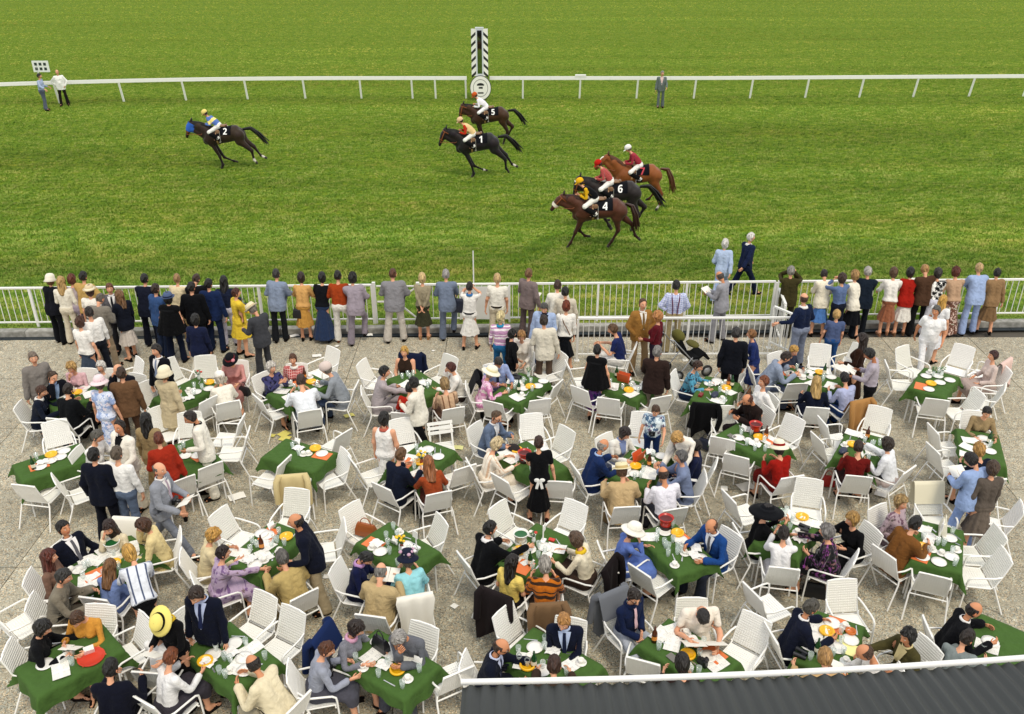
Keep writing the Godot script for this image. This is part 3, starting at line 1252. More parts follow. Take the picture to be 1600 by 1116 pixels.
	if d.has("z"):
		# a belt, sash or bow at the waist
		var sb := st()
		lathe(sb, [Vector2(0.170, -0.022), Vector2(0.176, 0.0), Vector2(0.170, 0.022)], 16, Transform3D(Basis.from_scale(Vector3(1.05, 1, 0.88)), jb[1][0] + Vector3(0, -0.04, 0)))
		part(o, "belt", done(sb), cloth(d["z"]), xf[0])
	if d.has("bow"):
		var sb := st()
		for sg in [-1.0, 1.0]:
			ball(sb, Vector3(0.05 * sg, 0.99, 0.165), Vector3(0.055, 0.04, 0.02), 5, 7)
			box(sb, turn(Vector3.BACK, 14.0 * sg, Vector3(0.035 * sg, 0.90, 0.175)), Vector3(0.05, 0.16, 0.012))
		part(o, "apron_bow", done(sb), cloth(d["bow"]), xf[0])
	for k in 2:
		part(o, "shoe", shoe_mesh(fem), cloth(d.get("sh", "1c1512")), (xf[11 + 3 * k] as Transform3D) * Transform3D(Basis.IDENTITY, jb[0][11 + 3 * k] + Vector3(0, 0.0, 0)))
	if d.has("h") and not d["h"].begins_with("none"):
		var hw: PackedStringArray = d["h"].split(".")
		part(o, "hair", hair_mesh(hw[0]), hair_mat(hw[1]), hx)
	if d.has("a"):
		hat(o, d["a"], hx * Transform3D(Basis(Vector3.RIGHT, deg_to_rad(-4.0 + 4.0 * jit)), Vector3(0, 0.012, 0.0)))
	if d.has("x"):
		for q in d["x"].split("+"):
			extra(o, q, xf, hx, jb, who)
	return o

func shirt_front(o: Node3D, x1: Transform3D, base: String, fem: bool, shirt: String, tie: String) -> void:
	var key := "front %s %s" % [base, fem]
	if not protos.has(key):
		tmpl("jacket", base, fem)
		var dn := 0.40 if base == "sit" else 0.0
		field_clear(0.045)
		trunk(dn, 0.020, fem, 0.86)
		cap(Vector3(-0.145, 1.395 - dn, 0.01), Vector3(0.145, 1.395 - dn, 0.01), 0.072)
		var all := PackedInt32Array(range(c_a.size()))
		var find := func(px: float, py: float) -> Vector3:
			var z := -0.30
			for k in 26:
				var e := fld(Vector3(px, py, z), all)
				if e < 0.002:
					break
				z += maxf(e * 0.8, 0.001)
			return Vector3(px, py, z)
		var mk := func(top: float, low: float, w_top: float, w_low: float, lift: float) -> ArrayMesh:
			var s := st()
			var rows := 7
			var cols := 4
			var g := []
			for r in rows + 1:
				var u := float(r) / rows
				var yy := lerpf(top, low, u) - dn
				var ww := lerpf(w_top, w_low, u)
				var line := []
				for c in cols + 1:
					var px := lerpf(-ww, ww, float(c) / cols)
					line.append(find.call(px, yy) + Vector3(0, 0, -lift))
				g.append(line)
			for r in rows:
				for c in cols:
					quad(s, g[r + 1][c + 1], g[r][c + 1], g[r][c], g[r + 1][c])
			return done(s)
		protos[key] = [mk.call(1.455, 1.10, 0.085, 0.006, 0.006), mk.call(1.445, 1.12, 0.020, 0.030, 0.012)]
	if shirt == "":
		part(o, "tie", protos[key][1], cloth(tie), x1)
		return
	part(o, "shirt_front", protos[key][0], cloth(shirt), x1)
	if tie != "":
		part(o, "tie", protos[key][1], cloth(tie), x1)
	var s2 := st()
	var jb := joints(base)
	lathe(s2, [Vector2(0.064, -0.02), Vector2(0.070, -0.012), Vector2(0.060, 0.016), Vector2(0.054, 0.014)], 12, Transform3D(Basis.from_scale(Vector3(1.08, 1, 1.05)), jb[0][2]))
	part(o, "collar", done(s2), cloth(shirt), x1)

func held(o: Node3D, called: String, label: String, category: String, group: String) -> Node3D:
	var h := thing(called, label, category, group)
	h.transform = o.transform
	return h

func extra(o: Node3D, q: String, xf: Array, hx: Transform3D, jb: Array, who: String) -> void:
	var s := st()
	match q:
		"sunglasses", "glasses":
			var up := 0.085 if q == "sunglasses" else 0.004
			var back := -0.068 if q == "sunglasses" else -0.094
			for sg in [-1.0, 1.0]:
				ball(s, Vector3(0.033 * sg, up, back), Vector3(0.026, 0.022, 0.006), 5, 8)
				bar(s, Vector3(0.058 * sg, up, back), Vector3(0.082 * sg, up, 0.0), 0.005, 0.005)
			bar(s, Vector3(-0.012, up + 0.004, back), Vector3(0.012, up + 0.004, back), 0.004, 0.004)
			part(o, "sunglasses", done(s), paint("1b1410", 0.2), hx)
		"braces":
			for sg in [-1.0, 1.0]:
				var a := Vector3(0.05 * sg, 1.0, 0.135)
				tube(s, [a, Vector3(0.06 * sg, 1.2, 0.138), Vector3(0.085 * sg, 1.36, 0.11), Vector3(0.09 * sg, 1.455, 0.03)], 0.014, 0.014, 4)
			part(o, "braces", done(s), cloth("7a3f5e"), xf[1])
		"strap":
			tube(s, [Vector3(-0.14, 1.47, 0.02), Vector3(-0.05, 1.28, 0.145), Vector3(0.12, 1.0, 0.13)], 0.012, 0.012, 4)
			part(o, "shoulder_strap", done(s), paint("6b4a2c", 0.6), xf[1])
		"camera":
			# hangs on the chest
			box(s, at(0, jb[1][0].y + 0.06, -0.20), Vector3(0.14, 0.09, 0.05))
			lathe(s, [Vector2(0.03, 0.0), Vector2(0.03, 0.06), Vector2(0.0, 0.06)], 10, turn(Vector3.RIGHT, -90, Vector3(0, jb[1][0].y + 0.06, -0.22)))
			part(held(o, "camera", "camera on the chest of the " + who, "camera", ""), "camera_body", done(s), paint("15161a", 0.35), xf[1])
		"binoculars":
			for sg in [-1.0, 1.0]:
				tube(s, [Vector3(0.035 * sg, 0.0, -0.10), Vector3(0.038 * sg, 0.0, -0.20)], 0.02, 0.027, 8)
			part(held(o, "binoculars", "black binoculars at the eyes of the " + who, "binoculars", ""), "barrel", done(s), paint("15161a", 0.4), hx)
		"paper":
			# a race card held in both hands
			var w: Vector3 = ((xf[5] as Transform3D) * (jb[0][5] as Vector3) + (xf[8] as Transform3D) * (jb[0][8] as Vector3)) * 0.5
			box(s, turn(Vector3.RIGHT, 32, w + Vector3(-0.06, 0.06, -0.07)), Vector3(0.13, 0.006, 0.20))
			box(s, turn(Vector3.RIGHT, 26, w + Vector3(0.075, 0.06, -0.07)), Vector3(0.13, 0.006, 0.20))
			part(held(o, "race_card", "race card held by the " + who, "race card", "race cards held in the hands"), "page", done(s), paint("e9e6dc", 0.8))
		"bigpaper":
			var w: Vector3 = ((xf[5] as Transform3D) * (jb[0][5] as Vector3) + (xf[8] as Transform3D) * (jb[0][8] as Vector3)) * 0.5
			box(s, turn(Vector3.RIGHT, 40, w + Vector3(-0.125, 0.05, -0.06)), Vector3(0.25, 0.005, 0.36))
			box(s, turn(Vector3.RIGHT, 36, w + Vector3(0.125, 0.05, -0.06)), Vector3(0.25, 0.005, 0.36))
			part(held(o, "newspaper", "open newspaper held by the " + who, "newspaper", ""), "page", done(s), paint("e4e0d4", 0.85))

# ---------------------------------------------------------------- terrace, kerb, turf, roof
func terrace_mat(tone: float) -> StandardMaterial3D:
	var k := "terrace%.3f" % tone
	if mats.has(k):
		return mats[k]
	var m := StandardMaterial3D.new()
	m.resource_name = "aggregate"
	m.albedo_color = Color(tone, tone * 0.985, tone * 0.96)
	if not texs.has("agg"):
		var n := 1024
		var cell := FastNoiseLite.new()
		cell.noise_type = FastNoiseLite.TYPE_CELLULAR
		cell.cellular_return_type = FastNoiseLite.RETURN_CELL_VALUE
		cell.frequency = 0.085
		cell.fractal_type = FastNoiseLite.FRACTAL_NONE
		var edge := cell.duplicate()
		edge.cellular_return_type = FastNoiseLite.RETURN_DISTANCE2_SUB
		var soft := FastNoiseLite.new()
		soft.frequency = 0.006
		var ca: PackedByteArray = cell.get_seamless_image(n, n).get_data()
		var cb: PackedByteArray = edge.get_seamless_image(n, n).get_data()
		var cs: PackedByteArray = soft.get_seamless_image(n, n).get_data()
		var out := PackedByteArray()
		var hgt := PackedByteArray()
		out.resize(n * n * 3)
		hgt.resize(n * n)
		for i in n * n:
			var v := ca[i]
			var e := mini(255, cb[i] * 2)
			var lum := 160.0 + 52.0 * v / 255.0 + (cs[i] - 128.0) * 0.14
			if v % 7 == 0:
				lum -= 56.0
			if v % 11 == 1:
				lum += 34.0
			lum *= 0.80 + 0.20 * e / 255.0
			var warm := 1.0 + 0.05 * sin(v * 0.9)
			out[i * 3] = clampi(int(lum * 1.02 * warm), 0, 255)
			out[i * 3 + 1] = clampi(int(lum * 0.99), 0, 255)
			out[i * 3 + 2] = clampi(int(lum * 0.89 / warm), 0, 255)
			hgt[i] = e
		texs["agg"] = ImageTexture.create_from_image(Image.create_from_data(n, n, false, Image.FORMAT_RGB8, out))
		var hi := Image.create_from_data(n, n, false, Image.FORMAT_L8, hgt)
		hi.convert(Image.FORMAT_RGBA8)
		hi.bump_map_to_normal_map(1.6)
		texs["aggn"] = ImageTexture.create_from_image(hi)
	m.albedo_texture = texs["agg"]
	m.normal_enabled = true
	m.normal_texture = texs["aggn"]
	m.normal_scale = 0.6
	m.roughness = 0.9
	m.uv1_triplanar = true
	m.uv1_world_triplanar = true
	m.uv1_scale = Vector3(0.74, 0.74, 0.74)
	mats[k] = m
	return m

func line_z(z0: float, x: float) -> float:
	return z0 - 0.0227 * x

func setting() -> void:
	# bed of the terrace, then the cast slabs with open joints
	var s := st()
	box(s, at(0, -0.14, -10.0), Vector3(44, 0.16, 22.0))
	var bed := struct("terrace", done(s), paint("4f4a42", 0.95))
	s = st()
	box(s, at(0, -0.028, 0), Vector3(2.036, 0.056, 2.036))
	var slab := done(s)
	for iz in 9:
		for ix in 17:
			var t: float = 0.97 + 0.05 * sin(ix * 12.7 + iz * 7.3) * sin(ix * 3.1 - iz * 5.7)
			part(bed, "slab", slab, terrace_mat(snappedf(t, 0.02)), at((ix - 8) * 2.05 - 0.5, 0.002 * sin(ix * 5.0 + iz), -18.06 + iz * 2.05))
	# kerb stones, drain channel
	s = st()
	box(s, at(0, 0.05, 0), Vector3(0.99, 0.16, 0.21))
	box(s, at(0, 0.136, -0.005), Vector3(0.985, 0.012, 0.19))
	var stone := done(s)
	var km := concrete("b4b2ac")
	var km2 := concrete("a4a39e")
	var kerb := Node3D.new()
	kerb.name = "kerb"
	kerb.set_meta("kind", "structure")
	add_child(kerb)
	for i in 30:
		var x := -15.0 + i
		part(kerb, "kerb_stone", stone, km if (i * 7) % 3 else km2, turn(Vector3.UP, 1.3, Vector3(x, 0, line_z(-19.45, x))))
	s = st()
	for i in 60:
		var x := -14.75 + i * 0.5
		box(s, turn(Vector3.UP, 1.3, Vector3(x, 0.004, line_z(-19.26, x))), Vector3(0.49, 0.012, 0.15))
	struct("drain_channel", done(s), paint("2b3338", 0.55, 0.3))
	lawn()
	# corrugated roof below the viewpoint
	s = st()
	var rows := [Vector2(-3.92, 4.975), Vector2(-2.4, 5.34), Vector2(-0.7, 5.75)]
	var nx := 330
	for r in 2:
		for i in nx:
			var p := []
			for q in [[r, i], [r, i + 1], [r + 1, i + 1], [r + 1, i]]:
				var x: float = -0.30 + 7.3 * q[1] / nx
				var w: Vector2 = rows[q[0]]
				p.append(Vector3(x, w.y + 0.014 * sin(x * TAU / 0.09), w.x - 0.012 * x * absf(x) - 0.02 * x))
			s.set_smooth_group(0)
			quad(s, p[0], p[3], p[2], p[1])
	var rf := part(self, "corrugated_roof", done(s), paint("3a3d3d", 0.5, 0.5))
	tag(rf, "grey corrugated metal canopy roof below the viewpoint at the terrace's near edge", "roof")
	s = st()
	var pts := []
	for i in 17:
		var x := -0.31 + i * 0.456
		pts.append(Vector3(x, 4.985, -3.945 - 0.012 * x * absf(x) - 0.02 * x))
	tube(s, pts, 0.021, 0.021, 6)
	part(rf, "edge_trim", done(s), paint("e4e4e2", 0.4))

func concrete(hex: String) -> StandardMaterial3D:
	if mats.has("k" + hex):
		return mats["k" + hex]
	var m := StandardMaterial3D.new()
	m.albedo_color = col(hex)
	var t := noise_tex("stain", 0.03, 256, false, 1.0, 5)
	if t.color_ramp == null:
		var g := Gradient.new()
		g.set_color(0, Color(0.70, 0.70, 0.68))
		g.set_color(1, Color(1, 1, 1))
		t.color_ramp = g
	m.albedo_texture = t
	m.uv1_triplanar = true
	m.uv1_world_triplanar = true
	m.uv1_scale = Vector3(0.7, 0.7, 0.7)
	m.roughness = 0.92
	m.resource_name = "concrete"
	mats["k" + hex] = m
	return m

const TURF_Y := 0.06
func lawn() -> void:
	var n := 512
	var fine := FastNoiseLite.new()
	fine.frequency = 0.09
	fine.fractal_octaves = 3
	var streak := FastNoiseLite.new()
	streak.frequency = 0.022
	streak.fractal_octaves = 4
	streak.seed = 5
	var fa := fine.get_seamless_image(n, n).get_data()
	var fb := streak.get_seamless_image(n, n).get_data()
	var out := PackedByteArray()
	out.resize(n * n * 3)
	for i in n * n:
		var x := i % n
		var yy := i / n
		var a := fa[i] / 255.0
		var b := fb[((yy * 3) % n) * n + x] / 255.0
		var k := clampf(0.45 * a + 0.75 * b - 0.10, 0.0, 1.0)
		var dry := clampf((b - 0.60) * 3.0, 0.0, 1.0) * a
		out[i * 3] = int(lerpf(66.0, 116.0, k) + 46.0 * dry)
		out[i * 3 + 1] = int(lerpf(92.0, 138.0, k) + 14.0 * dry)
		out[i * 3 + 2] = int(lerpf(16.0, 36.0, k) + 18.0 * dry)
	var m := StandardMaterial3D.new()
	m.albedo_texture = ImageTexture.create_from_image(Image.create_from_data(n, n, false, Image.FORMAT_RGB8, out))
	m.vertex_color_use_as_albedo = true
	m.roughness = 0.95
	m.metallic_specular = 0.2
	m.resource_name = "turf"
	var xs := []
	var zs := []
	var x := -230.0
	while x < 230.0:
		xs.append(x)
		x += 1.0 if absf(x) < 36.0 else 12.0
	xs.append(230.0)
	var z := 0.0
	while z < 240.0:
		zs.append(z)
		z += 0.8 if z < 60.0 else 12.0
	var big := FastNoiseLite.new()
	big.frequency = 0.05
	big.fractal_octaves = 3
	var v := PackedVector3Array()
	var nn := PackedVector3Array()
	var uv := PackedVector2Array()
	var cl := PackedColorArray()
	var idx := PackedInt32Array()
	for zz in zs:
		for xx in xs:
			var wz: float = line_z(-19.54, xx) - zz
			v.append(Vector3(xx, TURF_Y + 0.015 * big.get_noise_2d(xx * 4.0, zz * 4.0), wz))
			nn.append(Vector3.UP)
			uv.append(Vector2(xx, wz) / 7.0)
			cl.append(turf_tint(big, xx, wz))
	var w := xs.size()
	for j in zs.size() - 1:
		for i in w - 1:
			var a := j * w + i
			idx.append_array([a, a + w, a + w + 1, a, a + w + 1, a + 1])
	struct("lawn", tmpl_mesh(v, nn, idx, uv, cl), m)
	# tufts of blades over the turf in view
	var s := st()
	var r := RandomNumberGenerator.new()
	r.seed = 11
	for k in 7:
		var a := r.randf() * TAU
		var p := Vector3(r.randf_range(-0.06, 0.06), -0.005, r.randf_range(-0.05, 0.05))
		var d := Vector3(cos(a), 0, sin(a))
		var side := Vector3(-d.z, 0, d.x) * 0.006
		var tip := p + d * r.randf_range(0.02, 0.05) + Vector3(0, r.randf_range(0.03, 0.06), 0)
		var mid := p.lerp(tip, 0.5) + Vector3(0, 0.012, 0)
		quad(s, p - side, mid - side * 0.8, mid + side * 0.8, p + side)
		for q in [mid - side * 0.8, tip, mid + side * 0.8]:
			s.add_vertex(q)
	var mm := MultiMesh.new()
	mm.transform_format = MultiMesh.TRANSFORM_3D
	mm.use_colors = true
	mm.mesh = done(s)
	var spots := []
	var many := 400000
	mm.instance_count = many
	for i in many:
		var u := r.randf()
		var far := 82.0 * u * u * (0.35 + 0.65 * u)
		var wz2 := -19.56 - far
		var half := (16.0 + far * 0.72) * (0.75 + 0.5 * r.randf())
		var px := r.randf_range(-half, half)
		wz2 -= 0.0227 * px
		var sc := r.randf_range(0.7, 1.5)
		mm.set_instance_transform(i, Transform3D(Basis(Vector3.UP, r.randf() * TAU).scaled(Vector3(sc, sc * r.randf_range(0.6, 1.2), sc)), Vector3(px, TURF_Y, wz2)))
		var t := turf_tint(big, px, wz2)
		var q := big.get_noise_2d(px * 16.0, wz2 * 40.0)
		var c := Color(0.134, 0.238, 0.028).lerp(Color(0.36, 0.38, 0.108), clampf(q * 0.7 + pow(r.randf(), 2.4) * 0.75, 0.0, 1.0))
		if q < -0.12:
			c = c.lerp(Color(0.100, 0.186, 0.026), r.randf())
		mm.set_instance_color(i, c * t)
	var gm := StandardMaterial3D.new()
	gm.vertex_color_use_as_albedo = true
	gm.roughness = 0.8
	gm.metallic_specular = 0.2
	gm.backlight_enabled = true
	gm.backlight = Color(0.12, 0.2, 0.03)
	gm.resource_name = "grass"
	var g := MultiMeshInstance3D.new()
	g.name = "grass"
	g.multimesh = mm
	g.material_override = gm
	g.set_meta("kind", "stuff")
	tag(g, "short mown green turf of the racecourse beyond the white fence", "grass")
	add_child(g)

func turf_tint(big: FastNoiseLite, x: float, z: float) -> Color:
	var k := 1.16 + 0.50 * big.get_noise_2d(x * 0.10 + 30.0, z * 5.0) + 0.14 * big.get_noise_2d(x * 0.5, z * 1.6) + 0.16 * big.get_noise_2d(x * 0.9 + 40.0, z * 6.0)
	var dry := clampf(big.get_noise_2d(x * 1.4 - 90.0, z * 4.5) * 1.6, 0.0, 1.0) * 0.35
	var sunny := clampf((-z - 40.0) / 50.0, 0.0, 1.0)      # the far side of the course is drier, yellower turf
	return Color(k * (1.0 + dry + 0.40 * sunny), k * (1.0 + dry * 0.35 + 0.20 * sunny), k * (1.0 + dry * 0.4 + 0.04 * sunny))

# ---------------------------------------------------------------- fences and running rail
func run_of_fence(label: String, a: Vector3, b: Vector3, step := 0.145, post_every := 2.4, category := "fence", called := "fence", top := 1.05) -> Node3D:
	var o := thing(called, label, category, "", a)
	var wm := paint("e6e6e2", 0.45)
	var d := b - a
	var l := d.length()
	var u := d / l
	var s := st()
	bar(s, V0 + Vector3(0, top, 0), d + Vector3(0, top, 0), 0.055, 0.04)
	part(o, "top_rail", done(s), wm)
	s = st()
	bar(s, Vector3(0, 0.17, 0), d + Vector3(0, 0.17, 0), 0.035, 0.03)
	part(o, "bottom_rail", done(s), wm)
	s = st()
	tube(s, [Vector3(0, 0.18, 0), Vector3(0, top - 0.02, 0)], 0.0095, 0.0095, 5, false)
	var bm := done(s)
	s = st()
	box(s, at(0, top * 0.5 - 0.012, 0), Vector3(0.05, top - 0.022, 0.05))
	box(s, at(0, 0.012, 0), Vector3(0.11, 0.024, 0.11))
	var pm := done(s)
	var n := int(l / step)
	for i in range(1, n):
		part(o, "baluster", bm, wm, Transform3D(Basis.IDENTITY, u * (l * i / n)))
	var np := maxi(1, int(round(l / post_every)))
	for i in np + 1:
		part(o, "post", pm, wm, Transform3D(Basis.IDENTITY, u * (l * i / np)))
	return o

func fences() -> void:
	var f := func(x: float) -> Vector3: return Vector3(x, TURF_Y, line_z(-19.70, x))
	run_of_fence("long white railing with thin uprights along the kerb, west of the gate", f.call(-14.0), f.call(-3.32))
	run_of_fence("white railing with thin uprights between the gate and the fenced corner", f.call(-2.18), f.call(6.29))
	run_of_fence("white railing with thin uprights beyond the fenced corner, under the red jacket", f.call(6.35), f.call(14.5))
	run_of_fence("low white railing across the terrace behind the man in the tan jacket", Vector3(1.45, 0, -17.86), Vector3(6.32, 0, -17.90), 0.12, 2.43)
	run_of_fence("short white railing running from the turf fence towards the terrace", Vector3(6.30, 0, -19.55), Vector3(6.20, 0, -18.62), 0.12, 1.0)
	run_of_fence("white barred gate standing ajar beside the man in the navy sweater", Vector3(5.92, 0, -18.50), Vector3(6.28, 0, -17.98), 0.085, 1.0, "gate", "gate")
	var g := thing("gate", "white tubular gate with a diagonal brace in the kerbside railing", "gate", "", f.call(-3.27))
	var wm := paint("e2e2de", 0.45)
	for x in [0.0, 1.04]:
		var s := st()
		box(s, at(x, 0.56, 0), Vector3(0.075, 1.12, 0.06))
		part(g, "post", done(s), wm)
	for q in [[Vector3(0.06, 1.02, 0), Vector3(1.0, 1.02, 0)], [Vector3(0.06, 0.16, 0), Vector3(1.0, 0.16, 0)], [Vector3(0.52, 0.16, 0), Vector3(0.52, 1.02, 0)], [Vector3(0.06, 0.62, 0), Vector3(0.52, 0.62, 0)], [Vector3(0.54, 0.62, 0), Vector3(1.0, 1.0, 0)], [Vector3(0.54, 0.60, 0), Vector3(1.0, 0.18, 0)]]:
		var s := st()
		bar(s, q[0], q[1], 0.032, 0.032)
		part(g, "rail", done(s), wm)
	var b := thing("notice_board", "blank white board fixed to the kerbside railing by the woman in white", "board", "", f.call(-0.66) + Vector3(0, 0, 0.045))
	var s := st()
	box(s, at(0, 0.58, 0), Vector3(1.14, 0.84, 0.022))
	part(b, "panel", done(s), paint("dcdcd8", 0.5))
	s = st()
	for q in [[Vector3(-0.58, 0.15, 0.004), Vector3(-0.58, 1.02, 0.004)], [Vector3(0.58, 0.15, 0.004), Vector3(0.58, 1.02, 0.004)]]:
		bar(s, q[0], q[1], 0.03, 0.034)
	part(b, "frame", done(s), wm)
	var pole := part(self, "pole", null, wm, Transform3D(Basis.IDENTITY, f.call(-0.91) + Vector3(0, 0, -0.06)))
	s = st()
	tube(s, [V0, Vector3(0, 1.86, 0)], 0.018, 0.014, 8)
	pole.mesh = done(s)
	tag(pole, "slim white pole standing behind the blank board on the railing", "pole")
	running_rail()

func rail_z(x: float) -> float:
	return -47.25 + (0.0 if x > -8.0 else pow((-8.0 - x) / 18.0, 2.0) * 1.9) - (0.0 if x < 10.0 else (x - 10.0) * 0.035)

func running_rail() -> void:
	var wm := paint("ececea", 0.4)
	for run in [[[-25.9, -22.85, -19.8, -16.75, -13.65, -10.7, -7.8, -5.15, -3.95, -2.38], "white running rail on posts left of the finishing post's gap"], [[0.56, 3.5, 6.45, 9.42, 12.35, 15.25, 18.1, 20.95, 23.9, 26.8, 29.7], "white running rail on posts beside the man carrying his jacket"]]:
		var xs: Array = run[0]
		var x0: float = xs[0] - (3.2 if xs[0] < -20 else 1.70)
		var x1: float = xs[xs.size() - 1] + (0.06 if xs[0] < -20 else 3.0)
		var o := thing("running_rail", run[1], "rail", "running rail round the course", Vector3(x0, TURF_Y, rail_z(x0)))
		var n := int((x1 - x0) / 1.5)
		var s := st()
		var pts := []
		for i in n + 1:
			var x := lerpf(x0, x1, float(i) / n)
			pts.append(Vector3(x - x0, 1.06, rail_z(x) - rail_z(x0)))
		for i in n:
			bar(s, pts[i], pts[i + 1] + (pts[i + 1] - pts[i]).normalized() * 0.006, 0.07, 0.17)
		part(o, "rail", done(s), wm)
		s = st()
		bar(s, Vector3(0, 0, -0.22), Vector3(0, 0.99, 0), 0.09, 0.06)
		var pm := done(s)
		for x in xs:
			part(o, "post", pm, wm, at(x - x0, 0, rail_z(x) - rail_z(x0)))
		if xs[0] > -20:
			s = st()
			box(s, at(3.5 - x0, 1.19, 0), Vector3(0.55, 0.09, 0.12))
			part(o, "rail_box", done(s), wm)

func finish_post() -> void:
	var o := thing("finishing_post", "black and white chevron finishing post with a mirror column and a round target", "finishing post", "", Vector3(-1.62, TURF_Y, -46.9))
	var wm := paint("ecebe6", 0.45)
	var bk := paint("14181a", 0.5)
	var s := st()
	box(s, at(0, 1.66, -0.10), Vector3(0.14, 3.3, 0.10))
	part(o, "pole", done(s), paint("b8bcc0", 0.4, 0.3))
	s = st()
	box(s, at(0, 2.36, 0), Vector3(0.36, 2.30, 0.08))
	box(s, at(0, 3.53, 0), Vector3(0.42, 0.06, 0.12))
	part(o, "column", done(s), paint("d5dae2", 0.4))
	s = st()
	box(s, at(0, 2.38, 0.042), Vector3(0.235, 2.08, 0.008))
	part(o, "mirror", done(s), paint("b9c2c6", 0.04, 1.0))
	for sg in [-1.0, 1.0]:
		var wing := turn(Vector3.UP, sg * 18.0, Vector3(sg * 0.30, 2.36, 0.03))
		s = st()
		box(s, wing, Vector3(0.24, 2.26, 0.03))
		var w := part(o, "wing", done(s), wm)
		for k in 6:
			s = st()
			var y0 := 0.90 - k * 0.375
			var p := []
			for q in [Vector2(-0.118, -0.02), Vector2(0.118, 0.20), Vector2(0.118, 0.345), Vector2(-0.118, 0.125)]:
				p.append(wing * Vector3(-q.x * sg, y0 + q.y - 0.25, 0.0185))
			if sg < 0.0:
				quad(s, p[0], p[3], p[2], p[1])
			else:
				quad(s, p[0], p[1], p[2], p[3])
			part(w, "chevron", done(s), bk)
	var dx := turn(Vector3.RIGHT, 90, Vector3(0.02, 0.64, 0.05)) * Transform3D(Basis.from_scale(Vector3(1, 1, 1.14)), V0)
	s = st()
	lathe(s, [Vector2(0, -0.03), Vector2(0.545, -0.03), Vector2(0.545, 0.02), Vector2(0.0, 0.02)], 36, dx)
	part(o, "target_rim", done(s), bk)
	s = st()
	s.set_smooth_group(-1)
	for k in 40:
		var a0 := TAU * k / 40.0
		var a1 := TAU * (k + 1) / 40.0
		for q in [V0, Vector3(cos(a1) * 0.515, 0, sin(a1) * 0.515), Vector3(cos(a0) * 0.515, 0, sin(a0) * 0.515)]:
			s.add_vertex(dx * (q + Vector3(0, 0.026, 0)))
	part(o, "target", done(s), wm)
	s = st()
	for k in 10:
		var a0 := PI * (0.14 + 0.72 * k / 10.0)
		var a1 := PI * (0.14 + 0.72 * (k + 1) / 10.0)
		var z := 0.082
		quad(s, Vector3(cos(a1) * 0.20 + 0.02, 0.76, z), Vector3(cos(a1) * 0.20 + 0.02, 0.76 + sin(a1) * 0.13, z), Vector3(cos(a0) * 0.20 + 0.02, 0.76 + sin(a0) * 0.13, z), Vector3(cos(a0) * 0.20 + 0.02, 0.76, z))
	box(s, at(0.03, 0.655, 0.081), Vector3(0.20, 0.085, 0.004))
	box(s, at(0.02, 0.40, 0.081), Vector3(0.30, 0.07, 0.004))
	for k in 36:
		var a0 := TAU * k / 36.0
		var a1 := TAU * (k + 1) / 36.0
		var p := []
		for q in [[a1, 0.36], [a1, 0.378], [a0, 0.378], [a0, 0.36]]:
			p.append(Vector3(cos(q[0]) * q[1] + 0.02, 0.64 + sin(q[0]) * q[1] * 1.14, 0.082))
		quad(s, p[0], p[1], p[2], p[3])
	part(o, "target_mark", done(s), bk)
	# number board by the rail
	o = thing("number_board", "white board with two rows of dark squares behind the rail's far end", "board", "", Vector3(-23.1, TURF_Y, -45.2))
	s = st()
	tube(s, [V0, Vector3(0, 2.0, 0)], 0.035, 0.035, 6)
	part(o, "pole", done(s), paint("c9ccca", 0.5))
	s = st()
	box(s, at(0.2, 1.96, 0), Vector3(0.78, 0.52, 0.05))
	part(o, "board_panel", done(s), paint("dfe4e0", 0.5))
	for i in 6:
		s = st()
		box(s, at(0.2 + (i % 3 - 1) * 0.22, 1.96 + (0.11 if i < 3 else -0.11), 0.027), Vector3(0.13, 0.13, 0.01))
		part(o, "square", done(s), paint("20302a", 0.6))

